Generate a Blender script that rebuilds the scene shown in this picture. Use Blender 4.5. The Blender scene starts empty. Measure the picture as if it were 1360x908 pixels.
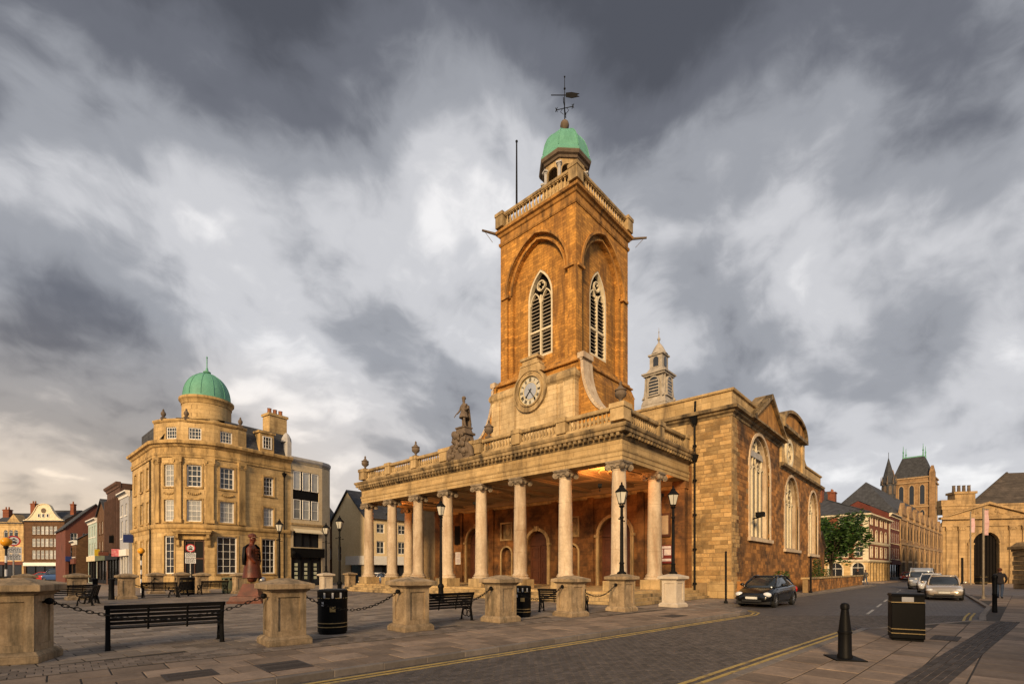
import bpy, bmesh, math, random
from mathutils import Matrix, Vector
random.seed(7)
scene = bpy.context.scene
COL = scene.collection
PI = math.pi
R = math.radians
# ------------------------------------------------------------------ camera
cam = bpy.data.cameras.new('camera')
cam.sensor_width = 36.0
cam.lens = 650.0 / 1360.0 * 36.0
cam.shift_y = (757.0 - 454.0) / 1360.0
cam.clip_start = 0.1
cam.clip_end = 3000.0
cam_ob = bpy.data.objects.new('camera', cam)
COL.objects.link(cam_ob)
cam_ob.location = (0, 0, 1.65)
cam_ob.rotation_euler = (R(90), 0, -math.atan2(.7399, .6727))
scene.camera = cam_ob
# ------------------------------------------------------------------ colour management
vs = scene.view_settings
vs.view_transform = 'Standard'; vs.look = 'None'; vs.gamma = 1.0; vs.exposure = 0.14
vs.use_curve_mapping = False
scene.cycles.use_denoising = True
scene.cycles.max_bounces = 6
scene.cycles.diffuse_bounces = 3
scene.cycles.transparent_max_bounces = 8
# ------------------------------------------------------------------ node helper
class NT:
    def __init__(s, tree):
        s.t = tree; tree.nodes.clear()
    def n(s, typ, **kw):
        nd = s.t.nodes.new(typ)
        for k, v in kw.items():
            if k.startswith('_'): setattr(nd, k[1:], v)
            else:
                key = int(k[1:]) if k[0] == 'i' and k[1:].isdigit() else k.replace('__', ' ')
                s.put(nd.inputs[key], v)
        return nd
    def put(s, sock, v):
        if isinstance(v, bpy.types.NodeSocket): s.t.links.new(v, sock)
        elif isinstance(v, bpy.types.Node): s.t.links.new(v.outputs[0], sock)
        else: sock.default_value = v
    def m(s, op, a, b=0.0, c=None):
        nd = s.t.nodes.new('ShaderNodeMath'); nd.operation = op
        s.put(nd.inputs[0], a); s.put(nd.inputs[1], b)
        if c is not None: s.put(nd.inputs[2], c)
        return nd.outputs[0]
    def vm(s, op, a, b=None):
        nd = s.t.nodes.new('ShaderNodeVectorMath'); nd.operation = op
        s.put(nd.inputs[0], a)
        if b is not None: s.put(nd.inputs[1], b)
        return nd.outputs['Value'] if op in ('DOT_PRODUCT', 'LENGTH') else nd.outputs[0]
    def mix(s, fac, a, b, blend='MIX'):
        nd = s.t.nodes.new('ShaderNodeMix'); nd.data_type = 'RGBA'; nd.blend_type = blend
        s.put(nd.inputs[0], fac); s.put(nd.inputs[6], a); s.put(nd.inputs[7], b)
        return nd.outputs[2]
    def ramp(s, fac, pts, interp='LINEAR'):
        nd = s.t.nodes.new('ShaderNodeValToRGB'); cr = nd.color_ramp; cr.interpolation = interp
        while len(cr.elements) < len(pts): cr.elements.new(.5)
        for e, (p, c) in zip(cr.elements, pts):
            e.position = p
            e.color = (c, c, c, 1) if isinstance(c, (int, float)) else (*c, 1)
        s.put(nd.inputs[0], fac)
        return nd.outputs[0]
    def noise(s, vec, scale, detail=4, rough=.55, dist=0., w=None, out=0):
        nd = s.t.nodes.new('ShaderNodeTexNoise')
        if w is not None:
            nd.noise_dimensions = '4D'; s.put(nd.inputs['W'], w)
        s.put(nd.inputs['Vector'], vec)
        nd.inputs['Scale'].default_value = scale; nd.inputs['Detail'].default_value = detail
        nd.inputs['Roughness'].default_value = rough; nd.inputs['Distortion'].default_value = dist
        return nd.outputs[out]
# ------------------------------------------------------------------ world: heavy broken cloud
SUN_AZ = R(206)      # direction the light comes FROM, measured from +x
SUN_EL = R(18)
world = bpy.data.worlds.new('World'); scene.world = world
world.use_nodes = True
w = NT(world.node_tree)
D = w.n('ShaderNodeTexCoord').outputs['Generated']
sep = w.n('ShaderNodeSeparateXYZ', Vector=D)
zc = w.m('MAXIMUM', sep.outputs[2], 0.0)
den = w.m('ADD', zc, 0.34)
px = w.m('DIVIDE', sep.outputs[0], den); py = w.m('DIVIDE', sep.outputs[1], den)
P2 = w.n('ShaderNodeCombineXYZ', X=px, Y=py, Z=0.0)
def cloud_dir(x, y):
    X = (x - 680) / 650.; Z = (757 - y) / 650.
    v = Vector((.6727 * X + .7399, -.7399 * X + .6727, Z)); return v.normalized()
rot = w.n('ShaderNodeMapping', Vector=P2)
rot.inputs['Rotation'].default_value = (0, 0, R(100)); rot.inputs['Scale'].default_value = (1.0, 1.35, 1)
warp = w.noise(rot.outputs[0], 1.3, 4, .55, out=1)
wv = w.vm('ADD', rot.outputs[0], w.vm('SCALE', w.vm('SUBTRACT', warp, (.5, .5, .5))))
wv.node.inputs[1].links[0].from_node.inputs['Scale'].default_value = .55
n1 = w.noise(wv, 1.25, 3, .5, .1)
n2 = w.noise(wv, 3.2, 3, .5, .1)
warp_d = w.noise(D, 2.6, 4, .55, out=1)
off_d = w.vm('SCALE', w.vm('SUBTRACT', warp_d, (.5, .5, .5))); off_d.node.inputs['Scale'].default_value = .26
sq = w.n('ShaderNodeMapping', Vector=w.vm('ADD', D, off_d)); sq.inputs['Scale'].default_value = (1, 1, 1.5)
n3 = w.noise(sq.outputs[0], 4.2, 10, .56, .0)
v = w.m('ADD', w.m('MULTIPLY', w.m('SUBTRACT', n1, .5), .8), w.m('MULTIPLY', w.m('SUBTRACT', n2, .5), .6))
v = w.m('ADD', v, w.m('MULTIPLY', w.m('SUBTRACT', n3, .5), 1.0))
# broad light and dark banks of cloud: (pixel, sharpness, amount)
LOBES = [((30, 235), 60, .48), ((200, 275), 60, .52), ((380, 270), 70, .44), ((580, 215), 70, .54), ((320, 375), 110, .22), ((400, 540), 80, .24),
         ((40, 10), 16, -.50), ((330, 50), 20, -.50), ((640, 0), 20, -.46), ((900, 10), 20, -.42), ((180, 450), 55, -.34), ((20, 420), 70, -.26),
         ((430, 450), 140, -.18), ((1010, 120), 160, .22), ((900, 260), 40, .16), ((1100, 330), 14, .06), ((1280, 60), 22, -.26),
         ((620, 440), 45, .04), ((40, 620), 70, .24), ((1250, 640), 90, .18), ((740, 190), 60, .12), ((1200, 540), 40, -.10), ((1330, 300), 50, .04)]
for (pp, k, a) in LOBES:
    dt = w.vm('DOT_PRODUCT', D, tuple(cloud_dir(*pp)))
    g = w.m('POWER', 2.718, w.m('MULTIPLY', w.m('SUBTRACT', dt, 1.0), float(k)))
    v = w.m('ADD', v, w.m('MULTIPLY', g, a))
v = w.m('ADD', w.m('MULTIPLY', v, .95), .675)
cc = w.ramp(v, [(0, (.080, .086, .106)), (.25, (.140, .149, .178)), (.5, (.315, .328, .362)), (.72, (.565, .57, .598)), (.93, (.98, .96, .955))], 'EASE')
# a warmer tone low in the sky
low = w.m('SUBTRACT', 1.0, w.m('MULTIPLY', zc, 2.6)); low = w.m('MAXIMUM', low, 0.0)
wdt = w.vm('DOT_PRODUCT', D, tuple(cloud_dir(40, 640)))
wl = w.m('MULTIPLY', w.m('POWER', w.m('MAXIMUM', wdt, 0.0), 6.0), low)
cc = w.mix(w.m('MINIMUM', w.m('MULTIPLY', wl, 1.3), 1.0), cc, w.mix(1.0, cc, (1.25, 1.02, .76, 1), 'MULTIPLY'))
sky = w.n('ShaderNodeTexSky', _sky_type='NISHITA', _sun_disc=False, _sun_elevation=SUN_EL, _sun_rotation=PI / 2 - SUN_AZ)
skyc = w.vm('SCALE', sky.outputs[0]); skyc.node.inputs['Scale'].default_value = .06
gap = w.ramp(v, [(.72, 0.0), (1.1, .25)])
col = w.mix(gap, cc, skyc)
bg = w.n('ShaderNodeBackground', Color=col, Strength=1.0)
w.n('ShaderNodeOutputWorld', Surface=bg)
# ------------------------------------------------------------------ sun (low, warm, softened by cloud)
sun = bpy.data.lights.new('sun', 'SUN')
sun.energy = 4.9; sun.angle = R(13); sun.color = (1.0, .70, .38)
sun_ob = bpy.data.objects.new('sun', sun); COL.objects.link(sun_ob)
sd = Vector((math.cos(SUN_AZ) * math.cos(SUN_EL), math.sin(SUN_AZ) * math.cos(SUN_EL), math.sin(SUN_EL)))
sun_ob.rotation_euler = sd.to_track_quat('Z', 'Y').to_euler()
sun_ob.location = (-40, -20, 60)
# ------------------------------------------------------------------ mesh helpers
class MB:
    """collects faces; every point goes through the matrix M"""
    def __init__(s, M=None):
        s.v = []; s.f = []; s.M = M or Matrix()
    def add(s, vs, fs):
        o = len(s.v); M = s.M
        s.v += [tuple(M @ Vector(p)) for p in vs]
        s.f += [tuple(i + o for i in f) for f in fs]
        return s
    def box(s, x0, x1, y0, y1, z0, z1):
        return s.add([(x0,y0,z0),(x1,y0,z0),(x1,y1,z0),(x0,y1,z0),(x0,y0,z1),(x1,y0,z1),(x1,y1,z1),(x0,y1,z1)],
              [(0,3,2,1),(4,5,6,7),(0,1,5,4),(1,2,6,5),(2,3,7,6),(3,0,4,7)])
    def cbox(s, x, y, z, sx, sy, sz):      # centred in x,y; z is the bottom
        return s.box(x-sx/2, x+sx/2, y-sy/2, y+sy/2, z, z+sz)
    def frus(s, x, y, z0, z1, a0, b0, a1, b1):   # four-sided frustum
        q = lambda a, b, z: [(x-a/2,y-b/2,z),(x+a/2,y-b/2,z),(x+a/2,y+b/2,z),(x-a/2,y+b/2,z)]
        return s.add(q(a0,b0,z0)+q(a1,b1,z1), [(0,3,2,1),(4,5,6,7),(0,1,5,4),(1,2,6,5),(2,3,7,6),(3,0,4,7)])
    def prism(s, pts, a0, a1, ax='y'):     # polygon extruded along an axis
        n = len(pts)
        def mk(p, a):
            return (p[0], a, p[1]) if ax == 'y' else ((a, p[0], p[1]) if ax == 'x' else (p[0], p[1], a))
        vs = [mk(p, a0) for p in pts] + [mk(p, a1) for p in pts]
        fs = [tuple(range(n)), tuple(range(2*n-1, n-1, -1))]
        fs += [(i, i+n, (i+1) % n + n, (i+1) % n) for i in range(n)]
        return s.add(vs, fs)
    def lathe(s, prof, n=16, c=(0, 0), a0=0., a1=2*PI, sq=False):
        full = abs(a1 - a0 - 2*PI) < 1e-6
        m = n if full else n + 1
        vs = []; fs = []
        for (r, z) in prof:
            for i in range(m):
                a = a0 + (a1-a0)*i/n
                k = 1/max(abs(math.cos(a)), abs(math.sin(a))) if sq else 1
                vs.append((c[0]+r*k*math.cos(a), c[1]+r*k*math.sin(a), z))
        for j in range(len(prof)-1):
            for i in range(n):
                i2 = (i+1) % m
                fs.append((j*m+i, j*m+i2, (j+1)*m+i2, (j+1)*m+i))
        if full:
            if prof[0][0] > 1e-4: fs.append(tuple(range(m-1, -1, -1)))
            if prof[-1][0] > 1e-4: fs.append(tuple((len(prof)-1)*m+i for i in range(m)))
        return s.add(vs, fs)
    def tube(s, pts, r, n=6, cap=True):
        pts = [Vector(p) for p in pts]; k = len(pts)
        rr = r if isinstance(r, (list, tuple)) else [r]*k
        vs = []; fs = []; ref = None
        for i, p in enumerate(pts):
            t = (pts[min(i+1, k-1)] - pts[max(i-1, 0)])
            t = t.normalized() if t.length > 1e-9 else Vector((0, 0, 1))
            if ref is None:
                ref = t.orthogonal().normalized()
            u = ref - t * ref.dot(t)
            u = u.normalized() if u.length > 1e-6 else t.orthogonal().normalized()
            ref = u; w_ = t.cross(u)
            for j in range(n):
                a = 2*PI*j/n
                vs.append(p + (u*math.cos(a) + w_*math.sin(a))*rr[i])
        for i in range(k-1):
            for j in range(n):
                j2 = (j+1) % n
                fs.append((i*n+j, i*n+j2, (i+1)*n+j2, (i+1)*n+j))
        if cap:
            fs.append(tuple(range(n-1, -1, -1))); fs.append(tuple((k-1)*n+j for j in range(n)))
        return s.add(vs, fs)
    def sweep(s, prof, path, closed=False):
        """profile (out, z) closed polygon along a plan polyline; out is the LEFT normal"""
        k = len(path); m = len(prof); vs = []; fs = []
        P = [Vector(p) for p in path]
        def nrm(a, b):
            d = (b-a).normalized(); return Vector((-d.y, d.x))
        for i in range(k):
            if closed or 0 < i < k-1:
                n1 = nrm(P[i-1], P[i]); n2 = nrm(P[i], P[(i+1) % k])
                mt = (n1+n2)/(1+n1.dot(n2))
            else:
                mt = nrm(P[0], P[1]) if i == 0 else nrm(P[-2], P[-1])
            for (o, z) in prof:
                vs.append((P[i].x+mt.x*o, P[i].y+mt.y*o, z))
        kk = k if closed else k-1
        for i in range(kk):
            i2 = (i+1) % k
            for j in range(m):
                j2 = (j+1) % m
                fs.append((i*m+j, i*m+j2, i2*m+j2, i2*m+j))
        if not closed:
            fs.append(tuple(range(m-1, -1, -1))); fs.append(tuple((k-1)*m+j for j in range(m)))
        return s.add(vs, fs)
    def sph(s, c, r, n=10, m=6, sc=(1, 1, 1)):
        pr = [(r*math.sin(PI*j/m), -r*math.cos(PI*j/m)) for j in range(m+1)]
        pr[0] = (1e-5, -r); pr[-1] = (1e-5, r)
        vs = []; fs = []
        for (q, z) in pr:
            for i in range(n):
                a = 2*PI*i/n
                vs.append((c[0]+q*math.cos(a)*sc[0], c[1]+q*math.sin(a)*sc[1], c[2]+z*sc[2]))
        for j in range(m):
            for i in range(n):
                fs.append((j*n+i, j*n+(i+1) % n, (j+1)*n+(i+1) % n, (j+1)*n+i))
        return s.add(vs, fs)
    def mesh(s, name):
        me = bpy.data.meshes.new(name)
        me.from_pydata(s.v, [], s.f); me.validate(clean_customdata=False)
        bm = bmesh.new(); bm.from_mesh(me)
        bmesh.ops.recalc_face_normals(bm, faces=bm.faces)
        bm.to_mesh(me); bm.free()
        return me

WM = {}          # world matrix of every object that can be a parent
def T(x, y=0, z=0): return Matrix.Translation((x, y, z))
def RZ(a): return Matrix.Rotation(a, 4, 'Z')
def link(o, parent, M):
    COL.objects.link(o)
    WM[o.name] = M
    if parent is not None:
        o.parent = parent; o.matrix_basis = WM[parent.name].inverted() @ M
    else:
        o.matrix_basis = M
    return o
def obj(name, mb, mat, parent=None, M=None, smooth=False, bevel=0, kind=None):
    """M: world matrix; with M None the mesh is already in world coordinates"""
    me = mb.mesh(name) if isinstance(mb, MB) else mb
    if isinstance(mb, MB):
        if M is None:
            M = WM[parent.name].copy() if parent is not None else Matrix()
            me.transform(M.inverted())
        if mat is not None: me.materials.append(MATS[mat])
        if smooth:
            me.polygons.foreach_set('use_smooth', [True]*len(me.polygons))
            if smooth is not True: me.set_sharp_from_angle(angle=R(smooth))
    o = bpy.data.objects.new(name, me)
    link(o, parent, M if M is not None else Matrix())
    if bevel:
        b = o.modifiers.new('bevel', 'BEVEL'); b.width = bevel; b.segments = 2; b.limit_method = 'ANGLE'; b.angle_limit = R(40)
    if kind: o['kind'] = kind
    return o
def tag(o, label=None, cat=None, group=None, kind=None):
    if label: o['label'] = label
    if cat: o['category'] = cat
    if group: o['group'] = group
    if kind: o['kind'] = kind
    return o
def thing(name, label, cat, M, group=None):
    o = bpy.data.objects.new(name, None); o.empty_display_size = .3
    link(o, None, M)
    return tag(o, label, cat, group)
def dup(root, M, label=None, group=None):
    def cp(o, parent, M2):
        c = o.copy(); COL.objects.link(c); c.parent = parent
        WM[c.name] = M2
        if parent is None: c.matrix_basis = M2
        for ch in KIDS.get(o.name, o.children):
            cp(ch, c, M2 @ ch.matrix_basis)
        return c
    r = cp(root, None, M)
    if label: r['label'] = label
    if group: r['group'] = group
    return r
KIDS = {}
# ------------------------------------------------------------------ materials
MATS = {}
def mat(name, col, col2=None, rough=.85, ns=1.2, rnd=.12, bump=.25, bs=None, block=None, isl=False, stain=.0, stain_col=(.03, .025, .02), spec=.3, metal=0., stain_s=.35, stain_lo=.52, streak=False, coat=0., grit=.16):
    m = bpy.data.materials.new(name); m.use_nodes = True; MATS[name] = m
    t = NT(m.node_tree)
    tc = t.n('ShaderNodeNewGeometry').outputs['Position']
    oi = t.n('ShaderNodeObjectInfo').outputs['Random']
    rv = oi
    if isl:
        gi = t.n('ShaderNodeNewGeometry').outputs['Random Per Island']
        rv = t.m('FRACT', t.m('ADD', oi, gi))
    wv = t.m('MULTIPLY', rv if isl else oi, 37.0)
    nz = t.noise(tc, ns, 6, .6, .2, w=wv)
    c2 = col2 or tuple(c*.72 for c in col)
    cfac = t.ramp(nz, [(.3, 0.), (.7, 1.)])
    base = t.mix(cfac, (*col, 1), (*c2, 1))
    if grit:
        gn = t.noise(tc, ns*7, 4, .7)
        base = t.vm('SCALE', base); t.put(base.node.inputs['Scale'], t.ramp(gn, [(.25, 1-grit), (.75, 1+grit*.7)]))
    hgt = t.noise(tc, bs or ns*9, 5, .65, w=wv)
    if block:
        bw, bh, mort, amt = block
        sp = t.n('ShaderNodeSeparateXYZ', Vector=tc)
        uv = t.n('ShaderNodeCombineXYZ', X=t.m('ADD', sp.outputs[0], sp.outputs[1]), Y=sp.outputs[2], Z=0.)
        bt = t.n('ShaderNodeTexBrick', Vector=uv, Scale=1.0)
        bt.inputs['Brick Width'].default_value = bw; bt.inputs['Row Height'].default_value = bh
        bt.inputs['Mortar Size'].default_value = mort; bt.inputs['Mortar Smooth'].default_value = .3
        bt.inputs['Color1'].default_value = (1-amt, 1-amt, 1-amt, 1); bt.inputs['Color2'].default_value = (1+amt*.6, 1+amt*.6, 1+amt*.6, 1)
        bt.inputs['Mortar'].default_value = (.5, .47, .44, 1)
        base = t.mix(1.0, base, bt.outputs[0], 'MULTIPLY')
        hgt = t.m('SUBTRACT', hgt, t.m('MULTIPLY', bt.outputs['Fac'], 1.2))
    if stain:
        tcs = tc
        if streak:
            mp = t.n('ShaderNodeMapping', Vector=tc); mp.inputs['Scale'].default_value = (1.6, 1.6, .28); tcs = mp.outputs[0]
        sn = t.noise(tcs, stain_s, 7, .68, .4, w=3.1)
        sf = t.m('MULTIPLY', t.ramp(sn, [(stain_lo, 0.), (stain_lo+.2, 1.)]), stain)
        base = t.mix(sf, base, (*stain_col, 1))
    if rnd:
        k = t.m('ADD', t.m('MULTIPLY', t.m('SUBTRACT', rv, .5), 2*rnd), 1.0)
        base = t.vm('SCALE', base); t.put(base.node.inputs['Scale'], k)
    bp = t.n('ShaderNodeBump', Strength=bump, Distance=.03, Height=hgt)
    bs_ = t.n('ShaderNodeBsdfPrincipled', Base__Color=base, Metallic=metal, Normal=bp)
    rr = t.m('ADD', t.m('MULTIPLY', t.m('SUBTRACT', nz, .5), .25), rough)
    t.put(bs_.inputs['Roughness'], rr)
    bs_.inputs['Specular IOR Level'].default_value = spec
    if coat: bs_.inputs['Coat Weight'].default_value = coat
    t.n('ShaderNodeOutputMaterial', Surface=bs_)
    return m
def glassmat(name, tint, rough=.10, var=.5, spec=.5):
    m = bpy.data.materials.new(name); m.use_nodes = True; MATS[name] = m
    t = NT(m.node_tree)
    tc = t.n('ShaderNodeTexCoord').outputs['Object']; oi = t.n('ShaderNodeObjectInfo').outputs['Random']
    nz = t.noise(tc, .9, 3, .5, w=t.m('MULTIPLY', oi, 31.0))
    k = t.m('ADD', t.m('MULTIPLY', t.m('SUBTRACT', t.m('ADD', nz, oi), 1.0), var), 1.0)
    c = t.vm('SCALE', tuple(tint)); t.put(c.node.inputs['Scale'], k)
    bp = t.n('ShaderNodeBump', Strength=.06, Distance=.05, Height=t.noise(tc, .8, 2, .5))
    b = t.n('ShaderNodeBsdfPrincipled', Base__Color=c, Roughness=rough, Normal=bp)
    b.inputs['Specular IOR Level'].default_value = spec
    t.n('ShaderNodeOutputMaterial', Surface=b)
def emit(name, col, st):
    m = bpy.data.materials.new(name); m.use_nodes = True; MATS[name] = m
    t = NT(m.node_tree)
    b = t.n('ShaderNodeBsdfPrincipled', Base__Color=(*col, 1), Roughness=.4)
    b.inputs['Emission Color'].default_value = (*col, 1); b.inputs['Emission Strength'].default_value = st
    t.n('ShaderNodeOutputMaterial', Surface=b)
mat('pale_stone', (.54, .385, .19), (.37, .245, .105), ns=1.5, block=(1.1, .42, .012, .16), stain=.75, stain_s=.6, stain_lo=.50, stain_col=(.08, .052, .028), streak=True)
mat('clock_stone', (.60, .45, .25), (.44, .31, .155), ns=1.4, block=(1.0, .4, .012, .18), stain=.6, stain_s=.7, stain_lo=.5, stain_col=(.14, .09, .05), streak=True, grit=.2)
mat('trim_stone', (.48, .345, .175), (.30, .205, .095), ns=1.7, stain=.85, stain_s=.9, stain_lo=.46, stain_col=(.05, .036, .022), streak=True)
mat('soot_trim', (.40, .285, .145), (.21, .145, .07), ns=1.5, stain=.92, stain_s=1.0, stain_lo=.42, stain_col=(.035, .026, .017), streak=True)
mat('column_stone', (.57, .46, .33), (.42, .325, .22), ns=1.3, rnd=.12, stain=.75, stain_s=.9, stain_lo=.47, stain_col=(.22, .13, .07), streak=True, grit=.2)
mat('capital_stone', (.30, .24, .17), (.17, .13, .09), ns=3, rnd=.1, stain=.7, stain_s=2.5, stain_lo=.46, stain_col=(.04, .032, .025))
mat('ironstone', (.57, .28, .056), (.35, .155, .032), ns=.8, block=(.55, .22, .012, .34), stain=.85, stain_s=.9, stain_lo=.46, stain_col=(.12, .055, .018), bump=.5, streak=True, grit=.28)
mat('iron_trim', (.50, .25, .062), (.28, .13, .032), ns=1.6, stain=.85, stain_s=1.0, stain_lo=.46, stain_col=(.045, .026, .012), streak=True)
mat('portico_wall', (.27, .125, .038), (.14, .06, .02), ns=.9, block=(.9, .4, .008, .25), stain=.9, stain_s=.7, stain_lo=.42, stain_col=(.028, .014, .008))  # base colour darkened to deepen the shade inside the portico
mat('aisle_block', (.46, .31, .14), (.29, .168, .06), ns=1.6, rnd=.36, stain=.85, stain_s=.9, stain_lo=.49, stain_col=(.06, .037, .02), isl=True, bump=.5, grit=.24)
mat('rust_block', (.40, .185, .048), (.21, .092, .026), ns=1.6, rnd=.42, stain=.9, stain_s=.55, stain_lo=.45, stain_col=(.035, .023, .014), isl=True, bump=.5, grit=.25)
mat('mortar', (.27, .185, .095), (.19, .125, .06), ns=3., rnd=0)
mat('cream_stone', (.66, .58, .42), (.52, .44, .30), ns=2.0, rnd=.03, stain=.2, stain_s=1.0)
mat('dark_stone', (.16, .12, .085), (.09, .065, .045), ns=2.5, rnd=.1, stain=.6, stain_s=1.5, stain_col=(.02, .017, .014))
mat('lead_grey', (.42, .41, .40), (.30, .29, .285), ns=2., rnd=.05)
mat('copper', (.13, .34, .245), (.085, .25, .175), ns=1.0, rnd=.0, rough=.6, stain=.4, stain_s=1.4, stain_col=(.03, .10, .07), streak=True)
mat('slate', (.06, .064, .073), (.036, .038, .045), ns=1.5, block=(.5, .3, .02, .25), stain=.3, stain_s=.6)
mat('black_iron', (.005, .005, .0055), (.008, .0075, .007), rough=.6, rnd=.0, ns=8, bump=.08, spec=.09)
mat('black_paint', (.004, .004, .0045), (.007, .0065, .006), rough=.5, rnd=.0, ns=5, bump=.05, spec=.10)
mat('gold', (.36, .25, .10), (.27, .18, .06), rough=.4, rnd=.0, ns=6, bump=.05, spec=.5)
mat('door_wood', (.085, .028, .012), (.045, .016, .008), rough=.5, ns=2.5, bump=.2)
mat('plaster', (.34, .265, .18), (.24, .18, .12), ns=.8, rnd=.0, bump=.05)  # ceiling colour also darkened, portico shade put into the plaster
mat('dark_void', (.012, .010, .009), rnd=0, bump=0, ns=3, spec=.05)
mat('white_paint', (.74, .72, .68), (.62, .60, .56), ns=3, rnd=.04, rough=.5, bump=.05)
mat('louvre_grey', (.25, .21, .16), (.17, .14, .10), ns=4, rnd=.1)
mat('wood_red', (.15, .034, .012), (.05, .013, .007), ns=2.5, rnd=.1, rough=.45, stain=.5, stain_s=2.2, stain_lo=.5, stain_col=(.02, .012, .01))
mat('steel', (.42, .42, .42), (.3, .3, .3), ns=5, rnd=.05, rough=.35, metal=.8, bump=.05)
glassmat('glass', (.04, .048, .056))
glassmat('church_glass', (.055, .048, .042), rough=.25, spec=.3)
glassmat('glass_dark', (.018, .02, .024))
glassmat('glass_pale', (.30, .31, .31), var=.9)
glassmat('lamp_glass', (.52, .50, .43), var=.2)
# ------------------------------------------------------------------ walls with openings, windows
def arc_pts(cx, w, zt, kind, rise=None, n=10):
    """curve of an opening's head from left spring to right spring (x, z)"""
    hw = w/2
    if kind == 'rect': return [(cx-hw, zt), (cx+hw, zt)]
    if kind == 'round':
        rise = rise or hw; zs = zt-rise
        return [(cx-hw*math.cos(PI*i/n), zs+rise*math.sin(PI*i/n)) for i in range(n+1)]
    # pointed: two arcs meeting at the apex
    rise = rise or w*.8
    zs = zt-rise; L = []
    rad = (hw*hw+rise*rise)/(2*hw)          # each arc centred on the spring line
    a1 = math.asin(min(1, rise/rad))
    m = n//2
    for i in range(m+1):
        a = a1*i/m
        L.append((cx-hw+rad-rad*math.cos(a), zs+rad*math.sin(a)))
    return L + [(2*cx-x, z) for (x, z) in reversed(L[:-1])]
def outline(cx, w, zb, zt, kind, rise=None, n=10):
    if kind == 'circ':
        r = w/2; c = (zb+zt)/2
        return [(cx+r*math.cos(2*PI*i/20-PI/2), c+r*math.sin(2*PI*i/20-PI/2)) for i in range(20)]
    return [(cx+w/2, zb), (cx-w/2, zb)] + arc_pts(cx, w, zt, kind, rise, n)
def wall(mb, x0, x1, z0, z1, ops=(), reveal=.2, y=0.):
    """front face in the plane y, openings with reveals going inward (+y). op = (cx, w, zb, zt, kind[, rise])"""
    xs = {x0, x1}; zs = {z0, z1}
    bb = []
    for o in ops:
        l, r_, b, t = o[0]-o[1]/2, o[0]+o[1]/2, o[2], o[3]
        bb.append((l, r_, b, t)); xs |= {l, r_}; zs |= {b, t}
    xs = sorted(v_ for v_ in xs if x0-1e-6 <= v_ <= x1+1e-6); zs = sorted(v_ for v_ in zs if z0-1e-6 <= v_ <= z1+1e-6)
    for i in range(len(xs)-1):
        if xs[i+1]-xs[i] < 1e-5: continue
        for j in range(len(zs)-1):
            if zs[j+1]-zs[j] < 1e-5: continue
            mx = (xs[i]+xs[i+1])/2; mz = (zs[j]+zs[j+1])/2
            if any(l < mx < r_ and b < mz < t for (l, r_, b, t) in bb): continue
            mb.add([(xs[i], y, zs[j]), (xs[i+1], y, zs[j]), (xs[i+1], y, zs[j+1]), (xs[i], y, zs[j+1])], [(0, 1, 2, 3)])
    for o in ops:
        cx, w_, zb, zt, kind = o[:5]; rise = o[5] if len(o) > 5 else None
        l, r_ = cx-w_/2, cx+w_/2
        ol = outline(cx, w_, zb, zt, kind, rise)
        if kind == 'circ':
            cs = [(l, zb), (r_, zb), (r_, zt), (l, zt)]
            for q, (qx, qz) in enumerate(cs):
                seg = [p for p in ol + ol[:1] if (p[0]-cx)*(qx-cx) >= -1e-6 and (p[1]-(zb+zt)/2)*(qz-(zb+zt)/2) >= -1e-6]
                seg = sorted(set((round(a, 5), round(b, 5)) for a, b in seg), key=lambda p: math.atan2((p[1]-(zb+zt)/2)*(1 if qz > zb else -1), (p[0]-cx)*(1 if qx > cx else -1)))
                for k in range(len(seg)-1):
                    mb.add([(qx, y, qz), (*[seg[k][0]], y, seg[k][1]), (seg[k+1][0], y, seg[k+1][1])], [(0, 1, 2)])
        elif kind != 'rect':
            ap = arc_pts(cx, w_, zt, kind, rise); h = len(ap)//2
            for k in range(h):
                mb.add([(l, y, zt), (ap[k][0], y, ap[k][1]), (ap[k+1][0], y, ap[k+1][1])], [(0, 1, 2)])
            for k in range(h, len(ap)-1):
                mb.add([(r_, y, zt), (ap[k][0], y, ap[k][1]), (ap[k+1][0], y, ap[k+1][1])], [(0, 1, 2)])
        if reveal:
            n = len(ol)
            for k in range(n):
                a, b = ol[k], ol[(k+1) % n]
                mb.add([(a[0], y, a[1]), (b[0], y, b[1]), (b[0], y+reveal, b[1]), (a[0], y+reveal, a[1])], [(0, 1, 2, 3)])
def ring(mb, ol, wd, y0, y1, closed=True, centre=None):
    """moulding of width wd inside (wd>0) or outside (wd<0) an outline, from depth y0 to y1"""
    n = len(ol)
    inn = []
    for k in range(n):
        p0 = Vector(ol[k-1]) if (closed or k > 0) else None
        p1 = Vector(ol[k]); p2 = Vector(ol[(k+1) % n]) if (closed or k < n-1) else None
        ns = []
        for a, b in ((p0, p1), (p1, p2)):
            if a is None or b is None: continue
            d = b-a
            if d.length < 1e-7: continue
            d.normalize(); ns.append(Vector((d.y, -d.x)))   # right normal: inside, for a clockwise outline
        m_ = ns[0] if len(ns) == 1 else (ns[0]+ns[1])/max(.35, 1+ns[0].dot(ns[1]))
        inn.append(p1+m_*wd)
    vs = [];
    for k in range(n):
        for (q, yy) in ((ol[k], y0), (inn[k], y0), (inn[k], y1), (ol[k], y1)):
            vs.append((q[0], yy, q[1]))
    fs = []
    kk = n if closed else n-1
    for k in range(kk):
        k2 = (k+1) % n
        for j in range(4):
            j2 = (j+1) % 4
            fs.append((k*4+j, k2*4+j, k2*4+j2, k*4+j2))
    if not closed:
        fs.append((0, 1, 2, 3)); fs.append(tuple((n-1)*4+j for j in (3, 2, 1, 0)))
    mb.add(vs, fs)
WCACHE = {}
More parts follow.
